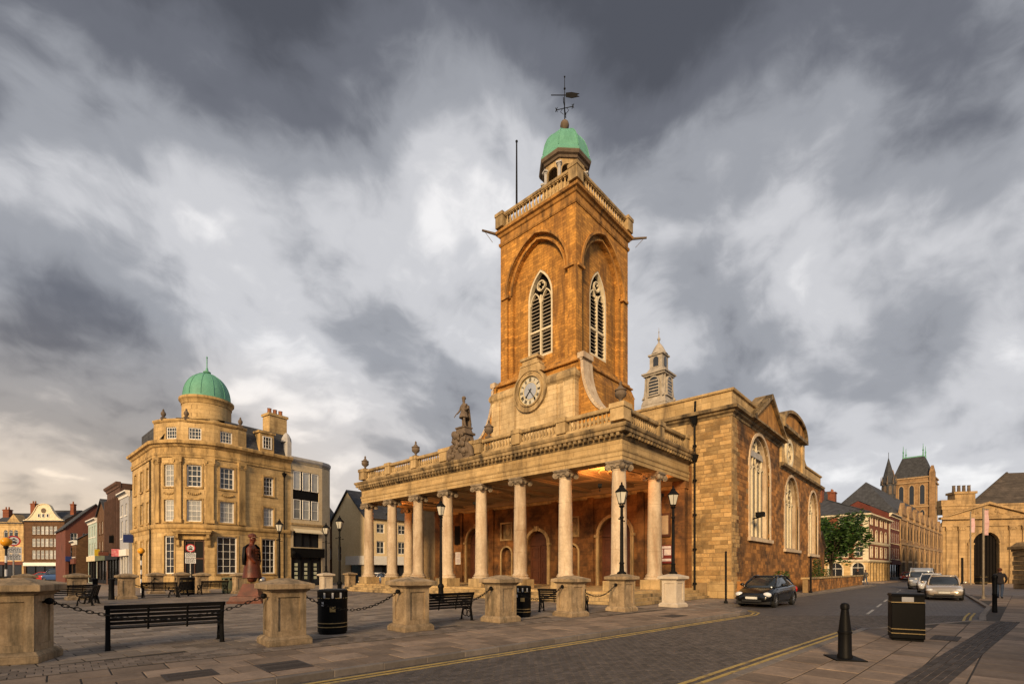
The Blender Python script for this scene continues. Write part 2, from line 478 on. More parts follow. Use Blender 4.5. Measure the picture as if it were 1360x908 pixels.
def window(parent, M, w, h, kind='rect', nx=2, nz=2, fw=.07, bw=.035, frame='white_paint', pane='glass', rise=None, sash=True, depth=.08, name='window'):
    """frame (origin bottom centre, plane y=0, inward +y) with its pane as sub-part; meshes are shared"""
    key = (round(w, 3), round(h, 3), kind, nx, nz, fw, bw, frame, pane, rise, sash, depth)
    if key not in WCACHE:
        ol = outline(0, w, 0, h, kind, rise)
        mb = MB(); ring(mb, ol, fw, -.02, depth)
        zs = h
        if kind in ('round', 'point'): zs = h-(rise or (w/2 if kind == 'round' else w*.8))
        for i in range(1, nx):
            x = -w/2+w*i/nx
            top = h
            if kind != 'rect':
                ap = arc_pts(0, w, h, kind, rise, 24); top = max([z for (xx, z) in ap if abs(xx-x) < w*.06] or [h])
            mb.box(x-bw/2, x+bw/2, 0.0, depth*.8, fw*.8, top-fw*.5)
        for j in range(1, nz):
            z = h*j/nz if kind == 'rect' else zs*j/(nz-1 or 1)
            b = bw*(1.7 if (sash and nz % 2 == 0 and j == nz//2) else 1)
            mb.box(-w/2+fw*.8, w/2-fw*.8, .006, depth*.74, z-b/2, z+b/2)
        fm = mb.mesh('window'); fm.materials.append(MATS[frame])
        pb = MB(); n = len(ol)
        pb.add([(p[0], depth*.5, p[1]) for p in ol], [tuple(range(n))])
        pm = pb.mesh('pane'); pm.materials.append(MATS[pane])
        WCACHE[key] = (fm, pm)
    fm, pm = WCACHE[key]
    o = obj(name, fm, None, parent, M)
    obj('pane', pm, None, o, M)
    return o
def faceM(x, y, a, z=0): return T(x, y, z) @ RZ(a)
# ------------------------------------------------------------------ ground, road, pavements
mat('asphalt', (.055, .050, .050), (.040, .037, .038), ns=.6, rnd=0, bump=.3, bs=40)
mat('road_brick', (.098, .084, .078), (.062, .054, .051), ns=.5, rnd=.2, isl=True, bump=.5, bs=14, stain=.5, stain_s=.5, stain_lo=.5, stain_col=(.05, .044, .042))
mat('slab', (.262, .192, .138), (.172, .124, .09), ns=1.6, rnd=.28, isl=True, grit=.22, stain=.6, stain_s=1.1, stain_lo=.48, stain_col=(.075, .06, .048), bump=.35, bs=16)
mat('slab_grey', (.235, .192, .155), (.16, .13, .105), ns=1.4, rnd=.3, isl=True, grit=.22, stain=.6, stain_s=.9, stain_lo=.48, stain_col=(.075, .062, .052), bump=.4, bs=14)
mat('kerb_stone', (.20, .17, .145), (.13, .11, .095), ns=2, rnd=.2, isl=True, stain=.3, stain_s=2)
mat('paver_dark', (.066, .054, .048), (.045, .037, .034), ns=2, rnd=.32, isl=True, bump=.4)
mat('sett_stone', (.19, .15, .12), (.12, .095, .077), ns=2, rnd=.35, isl=True, bump=.4)
mat('joint', (.050, .040, .032), ns=2, rnd=0)
mat('yellow_line', (.44, .31, .09), (.30, .22, .09), ns=6, rnd=0, stain=.95, stain_s=4, stain_lo=.5, stain_col=(.10, .085, .07), bump=.3, bs=20)
mat('white_line', (.45, .43, .40), (.30, .29, .27), ns=6, rnd=0, stain=.6, stain_s=5, stain_lo=.5, stain_col=(.10, .09, .08), bump=.3, bs=20)

g = MB(); g.add([(-1500, -1500, -.16), (2500, -1500, -.16), (2500, 2500, -.16), (-1500, 2500, -.16)], [(0, 1, 2, 3)])
tag(obj('ground', g, 'asphalt'), 'dark asphalt ground reaching to the horizon', kind='structure')

def lerp_line(L, x):
    for (a, b) in zip(L, L[1:]):
        if a[0] <= x <= b[0]: return a[1]+(b[1]-a[1])*(x-a[0])/(b[0]-a[0])
    return L[-1][1] if x > L[-1][0] else L[0][1]
N_KERB = [(-60, 12.95), (2.8, 7.7), (20.6, 6.25), (21.6, 6.42), (22.4, 6.95), (23.4, 7.95), (36.9, 7.7), (68, 6.7), (70.2, 7.3), (71.4, 9.0)]
S_KERB = [(-60, 7.7), (7.3, 2.73), (17.2, 2.02), (17.6, 1.7), (22.6, -.55), (25, -.62), (31, -1.0), (50, -.3), (75, 1.5), (90, 1.7), (220, -5)]
KW = .16
# the road surface: brick setts laid in rows; near ones are real blocks, the bed below carries on
rb = MB()
road_poly = [(x, y) for (x, y) in S_KERB] + [(220, 4), (71.4, 60), (71.4, 9.0)] + [(x, y) for (x, y) in reversed(N_KERB[:-1])]
rb.add([(x, y, -.108) for (x, y) in road_poly], [tuple(range(len(road_poly)))])
mat('road_bed', (.062, .052, .048), (.045, .038, .036), ns=.6, rnd=0, block=(.22, .11, .008, .25), bump=.3)
# brick texture of the bed lies in plan, so the road has its own mapping
def plan_blocks(name, col, bw, bh, amt, rot, mortar=.35, ns=.4):
    m = bpy.data.materials.new(name); m.use_nodes = True; MATS[name] = m
    t = NT(m.node_tree)
    tc = t.n('ShaderNodeTexCoord').outputs['Object']
    mp = t.n('ShaderNodeMapping', Vector=tc); mp.inputs['Rotation'].default_value = (0, 0, rot)
    bt = t.n('ShaderNodeTexBrick', Vector=mp.outputs[0], Scale=1.0)
    bt.inputs['Brick Width'].default_value = bw; bt.inputs['Row Height'].default_value = bh
    bt.inputs['Mortar Size'].default_value = .01; bt.inputs['Mortar Smooth'].default_value = .2
    bt.inputs['Color1'].default_value = (*[c*(1-amt) for c in col], 1); bt.inputs['Color2'].default_value = (*[c*(1+amt) for c in col], 1)
    bt.inputs['Mortar'].default_value = (*[c*mortar for c in col], 1)
    nz = t.noise(tc, ns, 6, .6)
    c = t.vm('SCALE', bt.outputs[0]); t.put(c.node.inputs['Scale'], t.m('ADD', t.m('MULTIPLY', nz, .8), .6))
    hg = t.m('SUBTRACT', t.noise(tc, 12, 4, .6), bt.outputs['Fac'])
    bp = t.n('ShaderNodeBump', Strength=.5, Distance=.01, Height=hg)
    b = t.n('ShaderNodeBsdfPrincipled', Base__Color=c, Normal=bp)
    t.put(b.inputs['Roughness'], t.m('ADD', t.m('MULTIPLY', nz, .4), .45))
    b.inputs['Specular IOR Level'].default_value = .4
    t.n('ShaderNodeOutputMaterial', Surface=b)
plan_blocks('road_far', (.084, .072, .067), .22, .11, .3, R(42))
plan_blocks('plaza_far', (.235, .188, .148), .55, .3, .22, R(4))
plan_blocks('walk_far', (.225, .165, .12), .6, .6, .15, R(-4))
road = tag(obj('road', rb, 'road_far'), 'narrow street paved with dark brown brick setts', kind='structure')
st = MB(); ca, sa = math.cos(R(-4)), math.sin(R(-4))
for i in range(-30, 130):
    for j in range(-40, 60):
        u = i*.21 + (j % 2)*.105; v_ = j*.105
        x = 6 + u*ca - v_*sa; y = 5 + u*sa + v_*ca
        if x < 1.5 or x > 30: continue
        d = x*.7399+y*.6727
        if d < 4 or d > 19: continue
        if not (lerp_line(S_KERB, x)+.28 < y < lerp_line(N_KERB, x)-.28): continue
        h = -.098+random.uniform(-.003, .003)
        st.M = T(x, y, 0) @ RZ(R(-4)+random.uniform(-.01, .01))
        a, b = .0985, .0465
        st.add([(-a, -b, -.112), (a, -b, -.112), (a, b, -.112), (-a, b, -.112), (-a+.006, -b+.006, h), (a-.006, -b+.006, h), (a-.006, b-.006, h), (-a+.006, b-.006, h)],
               [(4, 5, 6, 7), (0, 1, 5, 4), (1, 2, 6, 5), (2, 3, 7, 6), (3, 0, 4, 7)])
obj('setts', st, 'road_brick', road, kind='stuff')
def ribbon(mb, L, off, wd, z, x0=-60, x1=220, z2=None, left=True):
    """strip that follows a kerb line (offset to the left of it, width wd)"""
    P = [p for p in L if x0-1e-6 <= p[0] <= x1+1e-6]
    if P[0][0] > x0: P = [(x0, lerp_line(L, x0))]+P
    if P[-1][0] < x1 and x1 < L[-1][0]: P = P+[(x1, lerp_line(L, x1))]
    zz = z if z2 is None else z2
    if z2 is None: mb.sweep([(off, z-.01), (off+wd, z-.01), (off+wd, z), (off, z)], P)
    else: mb.sweep([(off, z), (off+wd, z), (off+wd, zz), (off, zz)], P)
# plaza
pl = MB()
pz = [(x, y+.0) for (x, y) in N_KERB] + [(71.4, 160), (-60, 160)]
pl.prism(pz, -.15, -.012, 'z')
plaza = tag(obj('plaza', pl, 'plaza_far'), 'broad paved square before the church', kind='structure')
south = MB()
sz = [(-60, -60), (220, -60)] + [(x, y) for (x, y) in reversed(S_KERB)]
south.prism(sz, -.15, -.012, 'z')
walk = tag(obj('pavement', south, 'walk_far'), 'near flagged pavement on the right of the street', kind='structure')
# kerbs as single stones near the camera, one long strip beyond
def kerb_stones(L, side, parent, x0, x1, n_each):
    far = MB()
    ribbon(far, L, -.006 if side > 0 else -KW+.006, KW, -.15, x1, L[-1][0], z2=.004)
    obj('kerb', far, 'kerb_stone', parent)
    x = x0
    while x < x1:
        ln = .9
        y0, y1 = lerp_line(L, x), lerp_line(L, x+ln)
        a = math.atan2(y1-y0, ln); l2 = math.hypot(ln, y1-y0)
        mb = MB(); s_ = 1 if side > 0 else -1
        y_in, y_out = (-.006, KW) if s_ > 0 else (-KW, .006)
        dz = random.uniform(-.002, .004)
        mb.box(.004, l2-.004, y_in, y_out, -.145, .003+dz)
        obj('kerb_stone', mb, 'kerb_stone', parent, T(x, y0, 0) @ RZ(a), bevel=.012)
        x += ln
kerb_stones(N_KERB, 1, plaza, -5, 20.2, 28)
kerb_stones(S_KERB, -1, walk, 1.0, 17.2, 18)
# yellow lines
for (L, nm, a, b, sgn) in ((N_KERB, 'plaza', -10, 23.2, -1), (S_KERB, 'pavement', -10, 17.1, 1)):
    for k, off in enumerate((.20, .38)):
        yl = MB(); o_ = off if sgn > 0 else -off-.07
        ribbon(yl, L, o_, .07, -.091, a, b)
        obj('yellow_line', yl, 'yellow_line', road)
yl = MB()
for off in (.2, .36): ribbon(yl, S_KERB, off, .07, -.0915, 22.7, 27.5)
obj('yellow_line', yl, 'yellow_line', road)
wl_ = MB(); wl_.M = T(24, 2.6, -.095) @ RZ(R(2))
for k in range(7): wl_.add([(k*5, 0, 0), (k*5+3, 0, 0), (k*5+3, .1, 0), (k*5, .1, 0)], [(0, 1, 2, 3)])
obj('white_line', wl_, 'white_line', road)
# paving stones: near ones each an object, the rest joined
SLABM = {}
def slab_mesh(w_, l_, m_):
    k = (round(w_, 2), round(l_, 2), m_)
    if k not in SLABM:
        mb = MB(); g_ = .012 if w_ > .4 else .006; a, b = w_/2-g_, l_/2-g_; c = .006
        mb.add([(-a, -b, -.03), (a, -b, -.03), (a, b, -.03), (-a, b, -.03), (-a, -b, -c), (a, -b, -c), (a, b, -c), (-a, b, -c),
                (-a+c, -b+c, 0), (a-c, -b+c, 0), (a-c, b-c, 0), (-a+c, b-c, 0)],
               [(8, 9, 10, 11), (4, 5, 9, 8), (5, 6, 10, 9), (6, 7, 11, 10), (7, 4, 8, 11), (0, 1, 5, 4), (1, 2, 6, 5), (2, 3, 7, 6), (3, 0, 4, 7)])
        me = mb.mesh('paving_slab'); me.materials.append(MATS[m_]); SLABM[k] = me
    return SLABM[k]
def pave(parent, ang, org, w_, l_, u0, u1, v0, v1, keep, m_, near, stuff_name='paving', stag=.5, zt=0.004, nm='paving_slab'):
    """running rows of slabs; up to `near` of the closest become objects, the rest one joined part"""
    cells = []
    c_, s_ = math.cos(ang), math.sin(ang)
    j = 0; v_ = v0
    while v_ < v1:
        u = u0 + (j % 2)*stag*w_
        while u < u1:
            x = org[0]+u*c_-v_*s_; y = org[1]+u*s_+v_*c_
            if keep(x, y): cells.append((x*.7399+y*.6727, x, y))
            u += w_
        v_ += l_; j += 1
    cells.sort()
    me = slab_mesh(w_, l_, m_); far = MB()
    for i, (d, x, y) in enumerate(cells):
        Mx = T(x, y, zt+random.uniform(-.003, .003)) @ RZ(ang)
        if i < near: obj(nm, me, None, parent, Mx)
        else:
            far.M = Mx; g_ = .013 if w_ > .4 else .007; a, b = w_/2-g_, l_/2-g_
            far.add([(-a, -b, -.02), (a, -b, -.02), (a, b, -.02), (-a, b, -.02), (-a, -b, 0), (a, -b, 0), (a, b, 0), (-a, b, 0)],
                    [(4, 5, 6, 7), (0, 1, 5, 4), (1, 2, 6, 5), (2, 3, 7, 6), (3, 0, 4, 7)])
    if far.v: obj(stuff_name, far, m_, parent, kind='stuff')
def vis(x, y, dmin=3.2, dmax=60):
    d = x*.7399+y*.6727; X = x*.6727-y*.7399
    return d > dmin and d < dmax and abs(X) < d*1.12+1.
A4 = R(-4.7)
kerbN = lambda x: lerp_line(N_KERB, x)
# band of big warm slabs along the kerb, then small blocks under the piers, then the square
pave(plaza, A4, (2.8, 7.7), .75, .62, -12, 19, .5, 2.9, lambda x, y: vis(x, y) and kerbN(x)+.45 < y < kerbN(x)+2.62, 'slab', 150)
pave(plaza, A4, (2.8, 7.7), .2, .2, -12, 19, 2.86, 3.9, lambda x, y: vis(x, y, 3, 22) and kerbN(x)+2.86 <= y < kerbN(x)+3.72, 'sett_stone', 60, stuff_name='small_setts', nm='sett')
pave(plaza, R(2), (2.8, 7.7), .62, .42, -14, 26, 2.6, 30, lambda x, y: vis(x, y, 3, 40) and kerbN(x)+3.85 <= y < 40 and x < 19.6, 'slab_grey', 145, stuff_name='distant_paving', nm='square_slab')
pave(plaza, A4, (20.6, 6.2), .6, .45, -1.5, 28, .3, 5, lambda x, y: vis(x, y, 3, 48) and kerbN(x)+.3 < y < min(kerbN(x)+3.4, 9.3) and x > 20.1, 'slab_grey', 0, stuff_name='distant_paving')
# near right pavement: slabs and a crossing band of dark pavers
band0, band1 = (9.6, -.6), (22.3, -1.4)
def in_band(x, y):
    dx, dy = math.cos(R(-7)), math.sin(R(-7))
    t_ = -(x-9.0)*dy+(y-.7)*dx
    return -.5 < t_ < 0
kerbS = lambda x: lerp_line(S_KERB, x)
pave(walk, R(-4.1), (7, 2.6), .75, .62, -9, 40, -12.11, 0.0, lambda x, y: vis(x, y, 2.6, 40) and y < kerbS(x)-.40 and x < 46, 'slab', 150)
pave(walk, R(-7), (9.0, .7), .21, .105, -6, 13.5, -.6, .05, lambda x, y: vis(x, y, 3, 30) and in_band(x, y) and y < kerbS(x)-.3, 'paver_dark', 120, stuff_name='paver_band', nm='paver', zt=.0125)
# dark bedding that shows in the joints
mb = MB(); pb_ = [(x, y+.17) for (x, y) in N_KERB if x <= 20.7]; pb_ = [(-8, kerbN(-8)+.17)]+[p for p in pb_ if p[0] > -8]
mb.add([(x, y, -.006) for (x, y) in pb_+[(20.7, 9.0), (19.8, 9.0), (19.8, 40.5), (-8, 40.5)]], [tuple(range(len(pb_)+4))]); obj('bedding', mb, 'joint', plaza)
mb = MB(); pb_ = [(-2, kerbS(-2)-.17)]+[(x, y-.17) for (x, y) in S_KERB if -2 < x < 46]+[(46, kerbS(46)-.17)]
mb.add([(x, y, -.006) for (x, y) in pb_+[(46, -12), (-2, -12)]], [tuple(range(len(pb_)+2))]); obj('bedding', mb, 'joint', walk)
# inspection covers
def cover(parent, x, y, a, w_, l_, nm='manhole_cover'):
    mb = MB(); mb.box(-w_/2, w_/2, -l_/2, l_/2, -.01, .009)
    for k in range(7): mb.box(-w_/2+.05, w_/2-.05, -l_/2+.06+k*(l_-.12)/7, -l_/2+.06+(k+.55)*(l_-.12)/7, .009, .013)
    obj(nm, mb, 'black_iron' if nm == 'drain_grate' else 'paver_dark', parent, T(x, y, .004) @ RZ(a))
cover(plaza, 17.0, 7.6, A4, 1.0, .62)
cover(plaza, 3.6, 8.6, A4, .75, .8); cover(plaza, 2.3, 8.95, A4, .7, .6)
cover(walk, 15.9, .2, R(-4), 1.1, .5)
# ------------------------------------------------------------------ the church
church = thing('church', 'golden stone church with columned portico and tall clock tower', 'church', T(29.8, 24.4, 0))
AX, AY = 22.06, 12.71           # corner column axis
NY = [AY + 3.34*i for i in range(8)]
YN = NY[-1]
WX = 29.8                        # plane of the west wall
# ---- steps and floor of the portico
for k in range(4):
    o_ = 1.75-.34*k; z1 = .15*(k+1)-.02*(k == 3)
    mb = MB(); mb.box(AX-o_, WX+.05, AY-o_, YN+o_, z1-.15-.04*(k > 0)+(.0 if k else 0), z1)
    obj('step' if k < 3 else 'portico_floor', mb, 'pale_stone' if k == 3 else 'trim_stone', church, bevel=.015)
FL = .58
# ---- columns
def column_meshes():
    H0, H1 = 1.38, 6.68
    sh = MB(); pr = []
    for k in range(13):
        t = k/12; r = .405-.062*t**1.8
        z_ = H0+(H1-H0)*t
        if k in (3, 6, 9): pr += [(r+.001, z_-.012), (r-.014, z_-.004), (r-.014, z_+.004), (r, z_+.012)]
        else: pr.append((r, z_))
    pr = [(.45, H0), (.45, H0+.05), (.405, H0+.10)] + pr[1:] + [(.375, H1+.02), (.375, H1+.07)]
    sh.lathe(pr, 28)
    ba = MB()
    ba.lathe([(.56, 1.12), (.585, 1.16), (.585, 1.2), (.56, 1.235), (.49, 1.25), (.475, 1.285), (.50, 1.30), (.515, 1.33), (.50, 1.365), (.455, 1.38)], 24)
    pl_ = MB(); pl_.cbox(0, 0, FL, 1.2, 1.2, 1.12-FL)
    cp = MB()
    cp.lathe([(.36, 6.72), (.40, 6.76), (.44, 6.83), (.42, 6.87), (.38, 6.88)], 20)
    for sx in (-1, 1):
        for sy in (-1, 1):                      # angle volutes
            for k, (rr, dd) in enumerate(((.17, .07), (.10, .10), (.05, .13))):
                c = Vector((sx*.40, sy*.40, 6.86)); ax = Vector((sx, -sy, 0)).normalized()
                cp.tube([c-ax*dd, c+ax*dd], rr, 12)
    for a in range(4):                          # bolster and festoon between the volutes
        cp.M = RZ(a*PI/2)
        cp.box(-.36, .36, -.44, -.34, 6.90, 7.0); cp.sph((0, -.42, 6.86), .09, 8, 5)
        cp.M = Matrix()
    cp.cbox(0, 0, 7.0, .92, .92, .05); cp.cbox(0, 0, 7.05, 1.0, 1.0, .097)
    return [(n, m.mesh(n), s) for n, m, s in (('column', sh, 50), ('base', ba, 50), ('plinth', pl_, 0), ('capital', cp, 45))]
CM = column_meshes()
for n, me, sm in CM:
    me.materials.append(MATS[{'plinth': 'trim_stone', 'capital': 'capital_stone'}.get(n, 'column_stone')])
    if sm:
        me.polygons.foreach_set('use_smooth', [True]*len(me.polygons)); me.set_sharp_from_angle(angle=R(sm))
for (x, y) in [(AX, y) for y in NY] + [(AX+3.95, AY), (AX+3.95, YN)]:
    c = obj('column', CM[0][1], None, church, T(x, y, 0) @ RZ(random.randint(0, 3)*PI/2))
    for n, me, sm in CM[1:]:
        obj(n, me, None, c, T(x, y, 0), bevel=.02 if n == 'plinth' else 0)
for y in (AY, YN):                # pilaster where each flank meets the wall
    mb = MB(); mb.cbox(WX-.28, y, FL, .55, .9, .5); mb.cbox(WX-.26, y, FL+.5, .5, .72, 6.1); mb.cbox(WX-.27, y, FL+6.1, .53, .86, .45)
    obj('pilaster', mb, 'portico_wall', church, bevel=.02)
# ---- entablature
EP = [(WX, AY-.42), (AX-.42, AY-.42), (AX-.42, YN+.42), (WX, YN+.42)]
mb = MB(); mb.sweep([(-.84, 7.15), (0, 7.15), (0, 7.36), (.035, 7.36), (.035, 7.58), (.07, 7.62), (.09, 7.70), (0, 7.72), (0, 8.2), (-.84, 8.2)], EP)
obj('architrave', mb, 'pale_stone', church)
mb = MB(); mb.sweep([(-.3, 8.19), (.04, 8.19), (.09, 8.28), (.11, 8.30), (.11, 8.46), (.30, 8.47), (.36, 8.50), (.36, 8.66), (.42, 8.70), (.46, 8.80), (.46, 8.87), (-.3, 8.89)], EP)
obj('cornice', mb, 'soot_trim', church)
mb = MB()
def modil(mb, x0, y0, x1, y1, n, nx, ny):
    for k in range(n):
        t = (k+.5)/n; x = x0+(x1-x0)*t; y = y0+(y1-y0)*t
        mb.cbox(x+nx*.21, y+ny*.21, 8.31, .16 if ny else .24, .24 if ny else .16, .155)
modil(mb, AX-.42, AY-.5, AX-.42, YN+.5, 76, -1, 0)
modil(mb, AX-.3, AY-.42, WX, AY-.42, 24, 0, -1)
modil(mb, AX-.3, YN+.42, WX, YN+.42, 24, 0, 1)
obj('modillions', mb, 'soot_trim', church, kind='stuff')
mb = MB(); mb.box(AX-.2, WX+.1, AY-.2, YN+.2, 8.42, 8.8)
obj('portico_roof', mb, 'lead_grey', church)
# ---- plaster ceiling with moulded panels
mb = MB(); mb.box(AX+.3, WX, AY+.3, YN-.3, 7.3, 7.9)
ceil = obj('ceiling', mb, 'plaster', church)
for i in range(7):
    yc = (NY[i]+NY[i+1])/2
    mb = MB()
    y0, y1, x0, x1 = NY[i]+.3, NY[i+1]-.3, AX+.75, WX-.6
    if i in (0, 3, 6):
        ol = [(x0, y0), (x1, y0), (x1, y1), (x0, y1)]
        mb.sweep([(-.06, 7.301), (-.06, 7.23), (.06, 7.23), (.06, 7.301)], ol, True)
        for (rx, ry) in ((2.6, 1.15), (1.9, .75), (.7, .3)):
            el = [((x0+x1)/2+rx*math.cos(2*PI*k/28), yc+ry*math.sin(2*PI*k/28)) for k in range(28)]
            mb.sweep([(-.05, 7.301), (-.05, 7.2), (.05, 7.2), (.05, 7.301)], el, True)
    else:
        for (xa, xb) in ((x0, (x0+x1)/2-.15), ((x0+x1)/2+.15, x1)):
            ol = [(xa, y0), (xb, y0), (xb, y1), (xa, y1)]
            mb.sweep([(-.06, 7.301), (-.06, 7.23), (.06, 7.23), (.06, 7.301)], ol, True)
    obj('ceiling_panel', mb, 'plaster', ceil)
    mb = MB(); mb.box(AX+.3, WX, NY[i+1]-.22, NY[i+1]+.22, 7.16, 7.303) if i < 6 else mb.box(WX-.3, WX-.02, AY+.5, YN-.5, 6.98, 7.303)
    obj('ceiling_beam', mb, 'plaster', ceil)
# ---- balustrade over the portico
def baluster_mesh(h, r, m_, nm='baluster'):
    mb = MB(); s_ = h/.62
    mb.cbox(0, 0, 0, r*2.1, r*2.1, .05*s_); mb.cbox(0, 0, h-.05*s_, r*2.1, r*2.1, .05*s_)
    mb.lathe([(r*.75, .05*s_), (r*.55, .09*s_), (r*1.0, .2*s_), (r*.92, .28*s_), (r*.42, .44*s_), (r*.45, .52*s_), (r*.7, .57*s_)], 7)
    me = mb.mesh(nm); me.materials.append(MATS[m_]); me.polygons.foreach_set('use_smooth', [True]*len(me.polygons)); me.set_sharp_from_angle(angle=R(50)); return me
BAL = baluster_mesh(.60, .105, 'trim_stone')
BY = .1; BX0 = AX-.22; BYS = AY-.22; BYN = YN+.22
def run_balusters(part, me, a, b, n, z):
    for k in range(n):
        t = (k+.5)/n
        obj('baluster', me, None, part, T(a[0]+(b[0]-a[0])*t, a[1]+(b[1]-a[1])*t, z))
def balustrade(path, peds, z0, zb, zr, zt, wd, me, m_, step, solid=()):
    """path of corners, peds: list of (x,y,size) pedestals; balusters fill the gaps between neighbours"""
    mb = MB(); mb.sweep([(-wd, z0), (wd, z0), (wd, zb-.03), (wd-.03, zb), (-wd, zb)], path)
    part = obj('balustrade', mb, m_, church)
    mb = MB(); mb.sweep([(-wd-.02, zr), (wd+.02, zr), (wd+.05, zr+.06), (wd+.05, zt-.03), (wd, zt), (-wd-.02, zt)], path)
    obj('handrail', mb, m_, part)
    for (x, y, sx, sy) in dict.fromkeys(peds):
        mb = MB(); mb.cbox(x, y, zb-.04, sx, sy, zr-zb+.07); mb.cbox(x, y, zr+.02, sx+.10, sy+.10, zt-zr+.03)
        obj('pedestal', mb, m_, part)
    for (p, q) in zip(peds, peds[1:]):
        a = Vector((p[0], p[1])); b = Vector((q[0], q[1])); d = (b-a)
        ln = d.length; u = d.normalized()
        sp = abs(u.x)*p[2]/2+abs(u.y)*p[3]/2; sq = abs(u.x)*q[2]/2+abs(u.y)*q[3]/2
        a2 = a+u*(sp+.05); b2 = b-u*(sq+.05)
        n = int((b2-a2).length/step)
        if n > 0 and (b2-a2).length > step: run_balusters(part, me, a2, b2, n, zb)
    return part
peds = [(WX-.2, BYS, .4, .5), (AX+3.95, BYS, .55, .5), (BX0, BYS, .75, .75)]
for i, y in enumerate(NY[1:-1]):
    if i == 2: peds.append((BX0, y+.15, .5, 1.1))
    elif i == 3: peds.append((BX0, y-.25, .5, 1.3))
    else: peds.append((BX0, y, .5, .62))
    if i == 2: peds.append((BX0-.02, 24.1, .55, 2.2))
peds += [(BX0, BYN, .75, .75), (AX+3.95, BYN, .55, .5), (WX-.2, BYN, .4, .5)]
balustrade([(WX, BYS), (BX0, BYS), (BX0, BYN), (WX, BYN)], peds, 8.87, 9.16, 9.72, 9.93, .14, BAL, 'trim_stone', .235)
# ---- urns
ub = MB(); ub.cbox(0, 0, 0, .34, .34, .12)
ub.lathe([(.1, .12), (.07, .22), (.10, .28), (.27, .42), (.30, .56), (.26, .66), (.31, .70), (.30, .74), (.17, .82), (.10, .92), (.05, .98), (.08, 1.04), (.07, 1.10), (.02, 1.18)], 14)
um = ub.mesh('urn'); um.materials.append(MATS['dark_stone']); um.polygons.foreach_set('use_smooth', [True]*len(um.polygons)); um.set_sharp_from_angle(angle=R(45))
for (x, y) in ((BX0, BYS), (BX0, NY[3]-.9), (BX0, NY[5]), (BX0, BYN), (AX+3.95, BYN)):
    obj('urn', um, None, church, T(x, y, 9.95))
# ---- west wall inside the portico: three doors, niches and panels
def wallW(x, y): return faceM(x, y, -PI/2)      # faces west, s runs to the south
WL = 39.25
ww = MB(wallW(WX, WL))
ops = []
S = lambda y: WL-y
for yc in (24.4+6.9, 24.4-6.9): ops.append((S(yc), 2.5, FL, 5.35, 'round'))
ops.append((S(24.4), 2.1, FL, 4.75, 'round'))
for yc in (24.4+3.3, 24.4-3.3): ops.append((S(yc), 1.1, 1.25, 3.55, 'round'))
ops2 = [(S(yc), 1.1, 4.25, 5.5, 'rect') for yc in (24.4+3.3, 24.4-3.3)]
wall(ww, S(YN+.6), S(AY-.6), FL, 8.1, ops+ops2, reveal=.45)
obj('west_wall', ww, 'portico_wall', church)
for (cx, w_, zb, zt, k) in ops[:3]:
    M_ = wallW(WX, WL)
    mb = MB(M_); ol = outline(cx, w_, zb, zt, 'round')
    ring(mb, ol[1:]+ol[:1], -.22, -.10, .02, closed=False); ring(mb, ol[1:]+ol[:1], -.10, -.14, -.09, closed=False)
    sp = zt-w_/2
    for s_ in (-1, 1):
        mb.box(cx+s_*(w_/2+.02)-(0.30 if s_ < 0 else 0), cx+s_*(w_/2+.02)+(.30 if s_ > 0 else 0), -.2, .05, sp-.12, sp+.06)
    mb.box(cx-.16, cx+.16, -.22, .05, zt-.02, zt+.36)
    obj('door_surround', mb, 'trim_stone', church)
    mb = MB(M_); ol = outline(cx, w_-.02, zb, zt-.01, 'round')
    mb.add([(p[0], .40, p[1]) for p in ol], [tuple(range(len(ol)))])
    dr = obj('door', mb, 'door_wood', church)
    mb = MB(M_); mb.box(cx-w_/2+.02, cx+w_/2-.02, .30, .41, sp-.08, sp+.06); mb.box(cx-.05, cx+.05, .31, .41, zb, sp)
    obj('transom', mb, 'door_wood', dr)
    for s_ in (-1, 1):
        for k2 in range(3):
            z0 = zb+.2+k2*(sp-zb-.3)/3
            mb = MB(M_); x0 = cx+s_*w_/4
            hw = w_/4-.16
            ring(mb, [(x0+hw, z0), (x0-hw, z0), (x0-hw, z0+(sp-zb-.3)/3-.15), (x0+hw, z0+(sp-zb-.3)/3-.15)], .07, .345, .405)
            obj('door_panel', mb, 'door_wood', dr)
for (cx, w_, zb, zt, k) in ops[3:]:
    M_ = wallW(WX, WL); mb = MB(M_); ol = outline(cx, w_, zb, zt, 'round')
    ring(mb, ol, -.14, -.06, .02)
    mb.box(cx-.75, cx+.75, -.12, .02, zb-.28, zb-.14)
    obj('niche_frame', mb, 'trim_stone', church)
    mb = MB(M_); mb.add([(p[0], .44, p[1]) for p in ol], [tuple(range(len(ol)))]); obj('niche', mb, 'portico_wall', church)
for (cx, w_, zb, zt, k) in ops2:
    M_ = wallW(WX, WL); mb = MB(M_); ol = outline(cx, w_, zb, zt, 'rect'); ring(mb, ol, -.13, -.07, .02)
    obj('panel_frame', mb, 'trim_stone', church)
    mb = MB(M_); mb.add([(p[0], .2, p[1]) for p in ol], [tuple(range(len(ol)))]); mb.sph((cx, .2, (zb+zt)/2), .3, 10, 6, (1, .4, 1.3)); obj('carved_panel', mb, 'trim_stone', church)
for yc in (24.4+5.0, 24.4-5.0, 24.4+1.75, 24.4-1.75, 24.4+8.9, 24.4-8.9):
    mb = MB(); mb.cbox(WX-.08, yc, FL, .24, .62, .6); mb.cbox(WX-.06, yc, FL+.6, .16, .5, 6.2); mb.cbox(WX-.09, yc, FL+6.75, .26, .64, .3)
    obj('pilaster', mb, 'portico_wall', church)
mb = MB(); mb.sweep([(0, 6.75), (.1, 6.8), (.16, 6.9), (.16, 6.97), (0, 6.97)], [(WX-.01, AY), (WX-.01, YN)])
